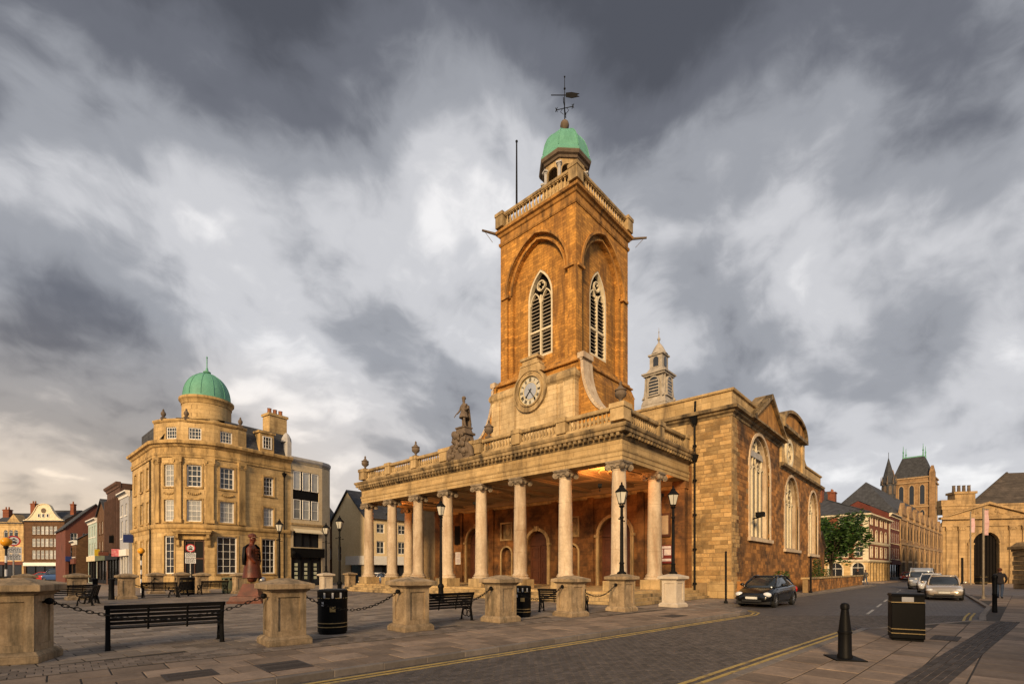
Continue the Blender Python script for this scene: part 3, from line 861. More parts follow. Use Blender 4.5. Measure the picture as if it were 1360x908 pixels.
obj('wall_cornice', mb, 'trim_stone', church)
# notice boards on the west wall
def board(y, z0, w_, h_, cols, label, x=WX-.10):
    b_ = thing('noticeboard', label, 'noticeboard', T(x, y, z0))
    mb = MB(); mb.box(x-.06, x+.08, y-w_/2, y+w_/2, z0, z0+h_); obj('board', mb, cols[0], b_, bevel=.01)
    mb = MB()
    for (a, b, c, d) in cols[2]: mb.box(x-.075, x-.055, y+w_/2-w_*b, y+w_/2-w_*a, z0+h_*c, z0+h_*d)
    obj('poster', mb, cols[1], b_)
mat('board_red', (.16, .025, .02), rnd=0, rough=.5, ns=4); mat('paper', (.62, .58, .55), (.45, .38, .42), ns=7, rnd=0, bump=0)
board(13.85, 2.1, 1.1, 1.15, ('board_red', 'paper', [(.06, .94, .82, .95), (.06, .46, .3, .78), (.52, .94, .45, .78), (.06, .94, .12, .26)]), 'red noticeboard with white posters at the right end of the portico')
board(13.85, 3.8, .8, 1.5, ('door_wood', 'plaster', [(.12, .88, .1, .9)]), 'brown framed board above the red noticeboard in the portico')
board(33.6, 2.2, .7, 1.1, ('white_paint', 'paper', [(.1, .9, .55, .92), (.1, .9, .1, .5)]), 'small white poster case beside the left portico door')
board(33.7, 4.0, .75, 1.7, ('black_paint', 'dark_void', [(.12, .88, .08, .92)]), 'tall dark framed tablet above the white poster case')
# ---- tower
TX, TY, TW = 29.8, 20.73, 7.65
TCX, TCY = TX+TW/2, TY+TW/2
FACES = [(TX, TY+TW, -PI/2), (TX, TY, 0.), (TX+TW, TY, PI/2), (TX+TW, TY+TW, PI)]
TZ0, TZ1 = 17.3, 28.75
C_ = TW/2
t1 = MB(); t2 = MB(); t3 = MB(); HOODS = []; IMPS = []
for (x, y, a) in FACES:
    M_ = faceM(x, y, a)
    t1.M = t2.M = t3.M = M_; hood = MB(M_)
    wall(t1, 0, TW, TZ0, TZ1, [(C_, 6.15, TZ0+.1, 28.15, 'point', 3.8)], reveal=.22)
    wall(t2, C_-3.08, C_+3.08, TZ0+.1, 28.15, [(C_, 5.35, TZ0+.35, 27.75, 'point', 3.45)], reveal=.30, y=.22)
    wall(t3, C_-2.7, C_+2.7, TZ0+.35, 27.8, [(C_, 2.5, 18.6, 25.6, 'point', 2.3)], reveal=.35, y=.52)
    ol = outline(C_, 6.15, TZ0+.1, 28.15, 'point', 3.8, 16)
    ring(hood, ol[2:], -.17, -.14, .03, closed=False)
    ol = outline(C_, 5.35, TZ0+.35, 27.75, 'point', 3.45, 16)
    HOODS.append(hood); hood = MB(M_)
    ring(hood, ol[2:], -.12, .10, .24, closed=False)
    HOODS.append(hood); hood = MB(M_)
    for s_ in (-1, 1): IMPS.append(MB(M_).box(C_+s_*3.25-.42, C_+s_*3.25+.42, -.15, .3, 24.16, 24.36))
    IMPS.append(MB(M_).box(C_-2.7, C_+2.7, .30, .56, TZ0+.2, TZ0+.55))
tower = obj('tower', t1, 'ironstone', church)
obj('arch_order', t2, 'ironstone', tower); obj('belfry_wall', t3, 'ironstone', tower); [obj('hood_mould', h_, 'iron_trim', tower) for h_ in HOODS]; [obj('impost', h_, 'iron_trim', tower) for h_ in IMPS]
# belfry windows with tracery and louvres
bw_ = MB(); ol = outline(0, 2.5, 0, 7.0, 'point', 2.3, 14)
ring(bw_, ol, .17, -.05, .3)
bw_.box(-.07, .07, .0, .26, .1, 5.0); bw_.box(-1.15, 1.15, .01, .25, 2.12, 2.28)
for s_ in (-1, 1):
    for (zb, zt) in ((.1, 5.35),):
        l2 = outline(s_*.58, 1.02, zb, zt, 'point', .95, 10)
        ring(bw_, l2[2:], .075, .02, .24, closed=False)
ring(bw_, [(.42*math.cos(-2*PI*k/18), 5.75+.42*math.sin(-2*PI*k/18)) for k in range(18)], .08, .02, .24)
for k in range(4): bw_.sph((.26*math.cos(PI/4+k*PI/2), .12, 5.75+.26*math.sin(PI/4+k*PI/2)), .09, 6, 4)
bwm = bw_.mesh('belfry_window'); bwm.materials.append(MATS['cream_stone'])
lv = MB(); lv.prism([(-.0, 0), (.22, .2), (.22, .25), (-.0, .05)], -.46, .46, 'x')
lvm = lv.mesh('louvre'); lvm.materials.append(MATS['louvre_grey'])
bk = MB(); bk.add([(p[0], .34, p[1]) for p in ol], [tuple(range(len(ol)))]); bkm = bk.mesh('opening'); bkm.materials.append(MATS['dark_void'])
for i, (x, y, a) in enumerate(FACES):
    M_ = faceM(x, y, a) @ T(C_, .60, 18.6)
    bo = obj('belfry_window', bwm, None, church, M_)
    obj('opening', bkm, None, bo, M_)
    if i < 2:
        for s_ in (-1, 1):
            for k in range(17):
                z = .2+k*.285
                if 2.0 < z < 2.25: continue
                if z < 4.95: obj('louvre', lvm, None, bo, M_ @ T(s_*.58, .06, z))
# string course, cornice, parapet
def rect_cw(x0, y0, x1, y1): return [(x0, y0), (x0, y1), (x1, y1), (x1, y0)]
TR = rect_cw(TX, TY, TX+TW, TY+TW)
mb = MB(); mb.sweep([(-.3, TZ0-.35), (.30, TZ0-.35), (.34, TZ0-.28), (.30, TZ0-.2), (.14, TZ0-.08), (.14, TZ0+.04), (.03, TZ0+.14), (-.3, TZ0+.14)], TR, True)
obj('string_course', mb, 'iron_trim', tower)
mb = MB(); mb.sweep([(-.3, TZ1-.02), (.06, TZ1-.02), (.12, TZ1+.10), (.12, TZ1+.25), (.02, TZ1+.27), (.02, TZ1+.72), (.12, TZ1+.78), (.20, TZ1+.95), (.36, TZ1+1.02), (.40, TZ1+1.2), (.34, TZ1+1.26), (-.3, TZ1+1.3)], TR, True)
obj('tower_cornice', mb, 'iron_trim', tower)
mb = MB(); mb.box(TX-.05, TX+TW+.05, TY-.05, TY+TW+.05, 29.6, 29.95); obj('tower_roof', mb, 'lead_grey', tower)
BALT = baluster_mesh(.86, .125, 'pale_stone')
e = .08; x0, y0, x1, y1 = TX+e, TY+e, TX+TW-e, TY+TW-e
pts = [(x0, y0), (x0, y1), (x1, y1), (x1, y0)]
pd = []
for (a, b) in zip(pts, pts[1:]+pts[:1]):
    pd.append((a[0], a[1], .8, .8))
pd.append((*pts[0], .8, .8))
balustrade(pts+pts[:1], pd, 30.0, 30.32, 31.18, 31.42, .16, BALT, 'trim_stone', .335)
# spouts, flagpole
for (x, y, dx, dy) in ((TX-.35, TY+TW+.3, -1.0, .55), (TX+TW+.3, TY-.3, .75, -.9)):
    mb = MB(); mb.tube([(x, y, 29.85), (x+dx, y+dy, 29.9)], [.11, .085], 8); mb.tube([(x+dx*.8, y+dy*.8, 29.85), (x+dx*.2, y+dy*.2, 29.1)], .02, 5)
    obj('spout', mb, 'dark_stone', tower)
mb = MB(); mb.tube([(TX+1.4, TY+TW-.55, 29.9), (TX+1.4, TY+TW-.55, 38.2)], [.10, .06], 8); mb.sph((TX+1.4, TY+TW-.55, 38.25), .11)
obj('flagpole', mb, 'black_iron', tower)
# lantern on the tower
LZ = 30.2
M_ = T(TCX, TCY, -.5)
def octo(r): return r/math.cos(PI/8)
mb = MB(M_); mb.lathe([(octo(2.0), LZ-.4), (octo(2.0), 33.1), (octo(1.85), 33.2), (octo(1.85), 33.5), (.05, 33.5)], 8, a0=PI/8, a1=2*PI+PI/8)
lant = obj('lantern', mb, 'trim_stone', church)
for k in range(8):
    a = k*PI/4+PI/8
    mb = MB(M_ @ RZ(a)); r = octo(1.68)
    mb.cbox(r, 0, 33.48, .42, .42, .2); mb.lathe([(.14, 33.68), (.14, 34.9), (.18, 34.95), (.2, 35.05)], 8, c=(r, 0)); mb.cbox(r, 0, 35.05, .46, .46, .14)
    obj('lantern_column', mb, 'lead_grey', lant)
    a2 = k*PI/4
    ln = 2*1.68*math.tan(PI/8)
    mb = MB(T(TCX, TCY, -.5) @ RZ(a2+PI/2) @ T(0, -1.68, 0))
    wall(mb, -ln/2, ln/2, 34.2, 35.55, [(0, ln-.42, 34.1999, 35.15, 'round', .45)], reveal=.14)
    obj('lantern_arch', mb, 'trim_stone', lant)
mb = MB(M_); mb.lathe([(octo(1.6), 35.5), (octo(1.8), 35.56), (octo(1.86), 35.72), (octo(2.02), 35.8), (octo(2.08), 35.95), (octo(2.1), 36.05), (octo(1.8), 36.12)], 8, a0=PI/8, a1=2*PI+PI/8)
obj('lantern_cornice', mb, 'dark_stone', lant)
mb = MB(M_)
dome = [(octo(2.08), 36.06), (octo(2.08), 36.22), (octo(1.92), 36.5), (octo(1.86), 36.85), (octo(1.75), 37.35), (octo(1.54), 37.9), (octo(1.2), 38.4), (octo(.75), 38.8), (octo(.3), 39.02), (.22, 39.1)]
mb.lathe(dome, 8, a0=PI/8, a1=2*PI+PI/8); dm = obj('dome', mb, 'copper', lant)
for k in range(8):
    a = k*PI/4+PI/8
    mb = MB(M_); mb.tube([((r+.01)*math.cos(a), (r+.01)*math.sin(a), z) for (r, z) in dome[2:-1]], .045, 5); obj('dome_rib', mb, 'copper', lant)
mb = MB(M_); mb.lathe([(.16, 39.05), (.2, 39.15), (.12, 39.25), (.2, 39.35), (.37, 39.6), (.38, 39.75), (.33, 39.95), (.2, 40.1), (.08, 40.2)], 12)
obj('finial', mb, 'dark_stone', lant, smooth=45)
vane = MB(M_); vane.tube([(0, 0, 40.1), (0, 0, 43.85)], [.045, .025], 6); vane.sph((0, 0, 42.85), .09); vane.sph((0, 0, 43.85), .07)
for k in range(4):
    a = k*PI/2+.5; c, s_ = math.cos(a), math.sin(a)
    vane.tube([(0, 0, 41.2), (c*.7, s_*.7, 41.2)], .03, 5)
    vane.tube([(c*.62, s_*.62, 41.02), (c*.78, s_*.78, 41.4)], .03, 4); vane.tube([(c*.78, s_*.78, 41.05), (c*.62, s_*.62, 41.4)], .03, 4)
    vane.tube([(c*.1, s_*.1, 40.7), (c*.35, s_*.35, 40.95), (c*.2, s_*.2, 41.15)], .022, 4)
vd = Vector((.6727, -.7399, 0))
vane.tube([tuple(-vd*1.15+Vector((0, 0, 42.3))), tuple(vd*.5+Vector((0, 0, 42.3)))], .035, 5)
pn = [(.1, 42.15), (.1, 42.5), (.6, 42.55), (1.25, 42.42), (1.0, 42.3), (1.25, 42.18), (.6, 42.05)]
nrm_ = Vector((.7399, .6727, 0))*.02
va = [tuple(vd*p[0]+Vector((0, 0, p[1]))-nrm_) for p in pn]+[tuple(vd*p[0]+Vector((0, 0, p[1]))+nrm_) for p in pn]
n_ = len(pn); vane.add(va, [tuple(range(n_)), tuple(range(2*n_-1, n_-1, -1))]+[(i, (i+1) % n_, (i+1) % n_+n_, i+n_) for i in range(n_)])
obj('weathervane', vane, 'black_iron', lant)
# ---- clock stage
mb = MB(); mb.box(TX-.02, TX+TW+.35, TY-.42, TY+TW+.42, 8.3, 16.2)
mb.frus(TCX+.1, TCY, 16.2, 17.0, TW+.75, TW+.84, TW+.3, TW+.3)
obj('tower_base', mb, 'ironstone', tower)
cs = MB(); CX0 = TX-.55; y0c, y1c = TY-.28, TY+TW+.55
cs.box(CX0, TX+.1, y0c, y1c, 8.3, 15.55)
cst = obj('clock_stage', cs, 'clock_stone', church)
for pth in ([(TX, y0c), (CX0, y0c), (CX0, 24.62-1.6)], [(CX0, 24.62+1.6), (CX0, y1c), (TX, y1c)]):
    mb = MB(); mb.sweep([(-.5, 15.5), (.02, 15.5), (.06, 15.65), (.16, 15.78), (.18, 16.0), (.10, 16.2), (-.1, 16.42), (-.5, 16.5)], pth)
    obj('stage_cornice', mb, 'trim_stone', cst)
for yy in (y0c+.55, TCY-2.1, TCY+2.1, y1c-.55):
    mb = MB(); mb.box(CX0-.09, CX0+.05, yy-.42, yy+.42, 8.4, 15.52); obj('strip', mb, 'clock_stone', cst)
CKY, CKZ, CKX = 24.62, 15.62, CX0-.10
Mc = faceM(CKX, CKY, -PI/2, CKZ)
clock = MB(Mc)
def disc(mb, r0, r1, y0, y1, n=40):
    for k in range(n):
        a, b = 2*PI*k/n, 2*PI*(k+1)/n
        q = lambda r, t, y: (r*math.cos(t), y, r*math.sin(t))
        if r0 < 1e-3: mb.add([(0, y0, 0), q(r1, a, y0), q(r1, b, y0)], [(0, 1, 2)])
        else: mb.add([q(r0, a, y0), q(r1, a, y0), q(r1, b, y0), q(r0, b, y0)], [(0, 1, 2, 3)])
        mb.add([q(r1, a, y0), q(r1, b, y0), q(r1, b, y1), q(r1, a, y1)], [(0, 1, 2, 3)])
        if r0 > 1e-3: mb.add([q(r0, a, y0), q(r0, b, y0), q(r0, b, y1), q(r0, a, y1)], [(0, 1, 2, 3)])
disc(clock, 1.16, 1.62, -.02, .6)
ck = obj('clock', clock, 'trim_stone', church)
r_ = MB(Mc); disc(r_, 1.12, 1.24, -.12, .1); disc(r_, 1.5, 1.66, -.12, .1)
# broken head over the dial
r_.prism([(-1.15, 1.35), (-1.0, 1.9), (-.75, 2.05), (-.75, 2.5), (.75, 2.5), (.75, 2.05), (1.0, 1.9), (1.15, 1.35)], -.05, .6, 'y')
r_.box(-.9, .9, -.16, .6, 2.42, 2.62); r_.box(-.95, .95, -.1, .6, 1.98, 2.1)
obj('clock_surround', r_, 'trim_stone', ck)
mat('clock_white', (.52, .48, .38), (.44, .40, .31), ns=1, rnd=0, bump=0, rough=.4); mat('clock_gold', (.55, .42, .16), rnd=0, bump=0, ns=3, rough=.4)
mat('clock_blue', (.33, .36, .42), (.27, .30, .36), ns=1, rnd=0, bump=0)
f_ = MB(Mc); disc(f_, 0, 1.17, .04, .08); obj('clock_face', f_, 'clock_white', ck); fc = ck
f_ = MB(Mc); disc(f_, 0, .62, .025, .06); obj('dial_centre', f_, 'clock_blue', fc)
f_ = MB(Mc); disc(f_, 1.06, 1.10, .02, .06); disc(f_, .66, .69, .02, .06); obj('minute_ring', f_, 'clock_gold', fc)
ROM = ['XII', 'I', 'II', 'III', 'IIII', 'V', 'VI', 'VII', 'VIII', 'IX', 'X', 'XI']
for h, tx in enumerate(ROM):
    a = PI/2-h*PI/6
    mb = MB(Mc @ T(.88*math.cos(a), .02, .88*math.sin(a)) @ Matrix.Rotation(-(a-PI/2), 4, 'Y'))
    gl = {'I': [((0, -.13), (0, .13))], 'V': [((-.05, .13), (0, -.13)), ((.05, .13), (0, -.13))], 'X': [((-.05, .13), (.05, -.13)), ((.05, .13), (-.05, -.13))]}
    wid = {'I': .06, 'V': .13, 'X': .13}; tot = sum(wid[c] for c in tx); xx = -tot/2
    for c in tx:
        xc = xx+wid[c]/2
        for (p, q) in gl[c]: mb.tube([(xc+p[0], 0, p[1]), (xc+q[0], 0, q[1])], .017, 4)
        xx += wid[c]
    obj('numeral', mb, 'black_paint', fc)
for (ln, ang, wd, nm) in ((.98, R(-54), .045, 'minute_hand'), (.66, R(-132), .06, 'hour_hand')):
    mb = MB(Mc @ Matrix.Rotation(-ang, 4, 'Y')); mb.prism([(-.2, -wd*.6), (ln*.75, -wd*.6), (ln*.8, -wd*1.6), (ln, 0), (ln*.8, wd*1.6), (ln*.75, wd*.6), (-.2, wd*.6)], -.03, -.01, 'y')
    obj(nm, mb, 'black_paint', fc)
# volutes either side
for s_ in (-1, 1):
    yb = (TY-.25) if s_ < 0 else (TY+TW+.5)
    cur = [(0, 17.25)]
    for k in range(15):
        t = k/14; ang = t*PI/2
        cur.append((.25+2.75*(1-math.cos(ang)), 16.9-4.3*math.sin(ang)))
    cur2 = cur+[(3.05, 8.4), (0, 8.4)]
    mb = MB(); mb.prism([(yb+s_*p[0], p[1]) for p in cur2], TX-.05, TX+1.0, 'x'); vo = obj('volute', mb, 'ironstone', church)
    mb = MB()
    for k in range(len(cur)-1):
        (a, b), (c, d) = cur[k], cur[k+1]
        nx_, nz_ = (b-d), (c-a); l_ = math.hypot(nx_, nz_) or 1; nx_ /= l_; nz_ /= l_
        q = [(a, b), (c, d), (c+nx_*.22, d+nz_*.22), (a+nx_*.22, b+nz_*.22)]
        mb.prism([(yb+s_*p[0], p[1]) for p in q], TX-.16, TX+1.1, 'x')
    obj('volute_coping', mb, 'column_stone', vo)
    mb = MB(); mb.box(TX-.2, TX+1.1, min(yb, yb+s_*.55), max(yb, yb+s_*.55), 17.1, 17.5); obj('volute_cap', mb, 'column_stone', vo)
# ------------------------------------------------------------------ church: aisle walls, roofs, rear lantern, statue
SY = 9.73                     # plane of the south wall
EX = 54.8                     # east end
def blocks_wall(M_, x0, x1, z0, z1, hole, course, wmin, wmax, near_n, seed, key):
    """stones laid in courses proud of a mortar backing; the largest in view are objects"""
    rg = random.Random(seed); out = []
    z = z0
    while z < z1-.05:
        h = min(course*rg.choice((.85, 1, 1, 1.15)), z1-z)
        x = x0-rg.uniform(0, wmin)
        while x < x1:
            w_ = rg.uniform(wmin, wmax); a, b = max(x, x0), min(x+w_, x1)
            x += w_
            if b-a < .12: continue
            if not hole((a+b)/2, z+h/2, (b-a)/2, h/2): out.append((a, b, z, z+h))
        z += h
    return out
BLK = {}
def block_unit(m_):
    if m_ not in BLK:
        mb = MB(); c = .03
        mb.add([(-.5, .5, -.5), (.5, .5, -.5), (.5, .5, .5), (-.5, .5, .5), (-.5, -.2, -.5), (.5, -.2, -.5), (.5, -.2, .5), (-.5, -.2, .5),
                (-.5+c, -.5, -.5+c*2), (.5-c, -.5, -.5+c*2), (.5-c, -.5, .5-c*2), (-.5+c, -.5, .5-c*2)],
               [(8, 9, 10, 11), (4, 5, 9, 8), (5, 6, 10, 9), (6, 7, 11, 10), (7, 4, 8, 11), (0, 1, 5, 4), (1, 2, 6, 5), (2, 3, 7, 6), (3, 0, 4, 7)])
        me = mb.mesh('stone_block'); me.materials.append(MATS[m_]); BLK[m_] = me
    return BLK[m_]
def lay(parent, M_, L, m_, n_obj, name='stone_block', proud=.018):
    far = MB(M_)
    for i, (a, b, z0, z1) in enumerate(L):
        p = proud*random.uniform(.6, 1.3)
        if i < n_obj:
            S_ = Matrix.Diagonal((b-a-.007, .12, z1-z0-.007, 1))
            obj(name, block_unit(m_), None, parent, M_ @ T((a+b)/2, .06-p, (z0+z1)/2) @ S_)
        else:
            far.box(a+.004, b-.004, -p, .04, z0+.004, z1-.004)
    if far.v: obj('masonry', far, m_, parent, kind='stuff')
# --- west end wall of the south aisle (and its twin to the north)
MW = faceM(WX, WL, -PI/2)
sA, sB = S(AY-.62), S(SY)        # strip south of the portico
mb = MB(MW)
wall(mb, S(AY-.6), sB, 0, 10.9); wall(mb, S(WL), S(YN+.6), 0, 10.9)
wall(mb, S(WL), sB, 8.0, 12.25, y=.001)
aw = obj('aisle_west_wall', mb, 'mortar', church)
L = blocks_wall(None, sA, sB-.02, 0.9, 10.72, lambda *a: False, .245, .38, .95, 0, 3, 'w')
lay(aw, MW, L, 'aisle_block', 210)
mb = MB(); mb.box(WX-.14, WX+.1, SY-.14, AY-1.6, 0, .92); mb.box(WX-.06, WX+.1, SY-.06, AY-1.6, .92, 1.0)
obj('wall_plinth', mb, 'pale_stone', church, bevel=.02)
# upper wall of pale ashlar seen above the portico
L = blocks_wall(None, S(WL), sB-.02, 8.3, 10.72, lambda x, z, hw, hh: S(TY+TW+3.2) < x < S(TY-3.1) or x > sA, .42, .8, 1.5, 0, 5, 'u')
lay(aw, MW, L, 'pale_stone', 0)
# --- south wall: first bay (with pediment), transept bay, east bay
MS = faceM(WX, SY, 0.)
X2 = 40.1-WX; X3 = 47.5-WX; X4 = EX-WX
WIN = [(5.45, 4.5, 3.75, 10.55, 'round'), (13.9, 4.3, 3.3, 9.0, 'round', 2.3), (21.7, 3.6, 3.1, 8.75, 'round', 2.0)]
mb = MB(MS)
wall(mb, 0, X2, 0, 12.25, [WIN[0]], reveal=.5)
wall(mb, X2, X4, 0, 9.45, WIN[1:], reveal=.5)
wall(mb, X2, X3, 9.45, 12.5, [(12.9, 1.7, 9.85, 11.55, 'circ')], reveal=.4)
wall(mb, X3, X4, 9.45, 10.6)
sw = obj('south_wall', mb, 'mortar', church)
def hole(x, z, hw, hh):
    for o in WIN:
        cx, w_, zb, zt = o[:4]; ri = o[5] if len(o) > 5 else w_/2
        if abs(x-cx) < w_/2+hw*.75 and zb-hh*.6 < z < zt-ri+hh: return True
        if z >= zt-ri:
            q = ((abs(x-cx)-hw*.6)/(w_/2))**2+((z-(zt-ri)-hh*.5)/ri)**2
            if q < 1: return True
    q = (x-12.9)**2+(z-10.7)**2
    return q < 1.15**2
L1 = blocks_wall(None, .0, X2, .05, 10.8, hole, .25, .35, .8, 0, 11, 's1')
L2 = blocks_wall(None, X2, X4, .05, 9.3, hole, .25, .35, .8, 0, 12, 's2')
L3 = blocks_wall(None, X2, X3, 9.5, 12.4, hole, .36, .5, 1.1, 0, 13, 's3')
# quoins at the corner are the pale ashlar of the west side
Lq = [b for b in L1 if b[0] < .75]; Lr = [b for b in L1 if b[0] >= .75]
lay(sw, MS, Lq, 'aisle_block', 40, 'quoin')
Lr.sort(key=lambda b: b[0])
lay(sw, MS, Lr, 'rust_block', 50); lay(sw, MS, L2, 'rust_block', 0); lay(sw, MS, L3, 'aisle_block', 0)
mb = MB(); mb.box(WX+.9, WX+X2, SY-.25, SY+.1, 0, 1.0); mb.box(WX+X2, EX, SY-.3, SY+.1, 0, .9); obj('wall_plinth', mb, 'rust_block', church)
# cornices
mb = MB(); PC = [(WX+X2, SY), (WX, SY), (WX, WL), (EX, WL)]
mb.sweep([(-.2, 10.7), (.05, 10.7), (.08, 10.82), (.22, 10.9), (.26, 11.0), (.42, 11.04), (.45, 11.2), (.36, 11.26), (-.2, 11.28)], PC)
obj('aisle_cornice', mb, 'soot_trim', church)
mb = MB(); mb.sweep([(-.35, 11.25), (.03, 11.25), (.03, 12.1), (.14, 12.14), (.16, 12.28), (-.35, 12.33)], PC)
obj('aisle_parapet', mb, 'pale_stone', church)
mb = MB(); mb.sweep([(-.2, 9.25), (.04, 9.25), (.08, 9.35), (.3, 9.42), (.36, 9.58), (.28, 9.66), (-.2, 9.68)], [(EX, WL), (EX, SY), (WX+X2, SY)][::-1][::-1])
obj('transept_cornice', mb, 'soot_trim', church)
mb = MB(); mb.sweep([(-.35, 9.66), (.02, 9.66), (.02, 10.5), (.12, 10.54), (.14, 10.66), (-.35, 10.7)], [(EX, WL), (EX, SY), (WX+X3, SY)])
obj('transept_parapet', mb, 'pale_stone', church)
mb = MB(); mb.add([(EX, SY, 0), (EX, WL, 0), (EX, WL, 9.5), (EX, SY, 9.5)], [(0, 1, 2, 3)]); mb.add([(WX, WL, 0), (EX, WL, 0), (EX, WL, 12), (WX, WL, 12)], [(0, 1, 2, 3)])
obj('rear_wall', mb, 'rust_block', church)
# pediment over the first bay
pa, pb, pt = 2.75, 10.35, 13.35
mb = MB(MS); mb.prism([(pa, 11.2), (pb, 11.2), ((pa+pb)/2, pt)], -.32, .6, 'y'); pdm = obj('pediment', mb, 'iron_trim', church)
mb = MB(MS)
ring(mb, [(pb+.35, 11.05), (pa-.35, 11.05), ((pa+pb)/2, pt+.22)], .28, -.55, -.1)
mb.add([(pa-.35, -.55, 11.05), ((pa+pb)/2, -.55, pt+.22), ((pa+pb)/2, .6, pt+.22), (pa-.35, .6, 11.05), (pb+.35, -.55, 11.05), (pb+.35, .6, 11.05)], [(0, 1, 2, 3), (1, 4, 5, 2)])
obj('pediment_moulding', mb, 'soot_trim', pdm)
# segmental pediment over the transept
ga, gb, gz = X2+.15, X3-.1, 12.45; gc = (ga+gb)/2; gh = 1.35
seg = [(gc+(gb-ga)/2*-math.cos(PI*k/14), gz+gh*math.sin(PI*k/14)**.85) for k in range(15)]
mb = MB(MS); mb.prism(seg, -.2, .8, 'y'); pd2 = obj('segmental_pediment', mb, 'iron_trim', church)
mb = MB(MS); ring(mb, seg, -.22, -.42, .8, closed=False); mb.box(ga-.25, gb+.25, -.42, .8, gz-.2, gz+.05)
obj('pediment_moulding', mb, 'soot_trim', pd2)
mb = MB(MS); mb.box(X2+.02, X2+.75, -.16, .2, 9.66, 12.3); mb.box(X3-.78, X3-.02, -.16, .2, 9.66, 12.3); obj('transept_pilaster', mb, 'pale_stone', church)
# concave shoulder east of the transept gable
cur = [(X3+2.3*(1-math.cos(PI/2*k/8)) if k else X3, 12.2-1.6*math.sin(PI/2*k/8)) for k in range(9)]
mb = MB(MS); mb.prism([(X3-.02, 10.5)]+[(x, z) for x, z in cur]+[(X3+2.3, 10.5)], -.05, .5, 'y'); obj('shoulder_scroll', mb, 'pale_stone', church)
# oculus
mb = MB(MS @ T(12.9, 0, 10.7)); disc(mb, .82, 1.12, -.14, .1, 24)
oc = obj('round_window', mb, 'cream_stone', church)
mb = MB(MS @ T(12.9, 0, 10.7)); disc(mb, .25, .36, -.02, .1, 16)
for k in range(8):
    a = k*PI/4; mb.tube([(.33*math.cos(a), .02, .33*math.sin(a)), (.86*math.cos(a), .02, .86*math.sin(a))], .05, 5)
obj('tracery', mb, 'cream_stone', oc)
mb = MB(MS @ T(12.9, 0, 10.7)); disc(mb, 0, .86, .06, .1, 24); obj('pane', mb, 'glass_dark', oc)
# big windows with mullions and round tracery
def tracery_window(cx, w_, zb, zt, rise, nl):
    M_ = MS @ T(cx, 0, zb); h = zt-zb; hs = h-rise
    mb = MB(M_); ol = outline(0, w_, 0, h, 'round', rise, 18)
    ring(mb, ol, -.2, -.08, .06); ring(mb, ol, .12, .16, .5)
    mb.box(-w_/2-.35, w_/2+.35, -.2, .5, -.22, 0)
    wn = obj('tall_window', mb, 'column_stone', church)
    mb = MB(M_); lw = w_/nl
    for i in range(1, nl):
        x = -w_/2+lw*i; mb.box(x-.085, x+.085, .30, .42, 0, hs+.1+(rise*.35 if i == nl//2 and nl % 2 == 0 else .2))
    for i in range(nl):
        x = -w_/2+lw*(i+.5)
        ap = arc_pts(x, lw-.04, hs+.35, 'round', None, 8); ring(mb, ap, .07, .32, .42, closed=False)
    for (x, z, r) in ((-w_*.22, hs+rise*.36, w_*.17), (w_*.22, hs+rise*.36, w_*.17), (0, hs+rise*.72, w_*.13)):
        ring(mb, [(x+r*math.cos(-2*PI*k/18), z+r*math.sin(-2*PI*k/18)) for k in range(18)], .08, .32, .42)
        for k in range(4): mb.tube([(x+r*.85*math.cos(k*PI/2+.78), .37, z+r*.85*math.sin(k*PI/2+.78)), (x+r*.3*math.cos(k*PI/2+.78), .37, z+r*.3*math.sin(k*PI/2+.78))], .04, 4)
    obj('tracery', mb, 'cream_stone', wn)
    for i in range(nl):
        x = -w_/2+lw*(i+.5)
        mb = MB(M_); mb.add([(x-lw/2+.03, .41, .02), (x+lw/2-.03, .41, .02), (x+lw/2-.03, .41, hs+.3), (x-lw/2+.03, .41, hs+.3)], [(0, 1, 2, 3)]); obj('pane', mb, 'church_glass', wn)
    mb = MB(M_); ap = arc_pts(0, w_-.3, h-.15, 'round', rise-.15, 18); mb.add([(p[0], .43, p[1]) for p in ap], [tuple(range(len(ap)))]); obj('pane', mb, 'church_glass', wn)
for o, nl in zip(WIN, (5, 5, 4)): tracery_window(o[0], o[1], o[2], o[3], o[5] if len(o) > 5 else o[1]/2, nl)
mb = MB(); mb.box(WX+.3, EX-.3, SY+.3, WL-.3, 9.2, 9.6); mb.box(WX+.3, WX+X2, SY+.3, WL-.3, 11.3, 11.6)
obj('aisle_roof', mb, 'lead_grey', church)
# ---- rear lantern above the crossing
M_ = T(51.2, 24.5, 0) @ Matrix.Diagonal((.84, .84, 1, 1)); rl = MB(M_)
rl.frus(0, 0, 9.5, 17.6, 9, 9, 6.0, 6.0); rl.frus(0, 0, 17.6, 20.0, 4.4, 4.4, 3.2, 3.2)
mat('turret_stone', (.44, .39, .325), (.26, .23, .19), ns=2, rnd=0, stain=.6, stain_s=1.4, stain_lo=.5, stain_col=(.12, .10, .08))
rlo = obj('rear_lantern', rl, 'turret_stone', church)
mb = MB(M_)
mb.frus(0, 0, 19.8, 20.5, 3.4, 3.4, 2.95, 2.95); mb.frus(0, 0, 20.5, 23.0, 2.75, 2.75, 2.25, 2.25)
mb.cbox(0, 0, 23.0, 3.0, 3.0, .18); mb.cbox(0, 0, 23.18, 3.35, 3.35, .16); mb.frus(0, 0, 23.34, 24.0, 2.6, 2.6, 1.7, 1.7); mb.cbox(0, 0, 24.0, 1.75, 1.75, 1.35)
mb.cbox(0, 0, 25.3, 2.1, 2.1, .18); obj('lantern_stage', mb, 'turret_stone', rlo)
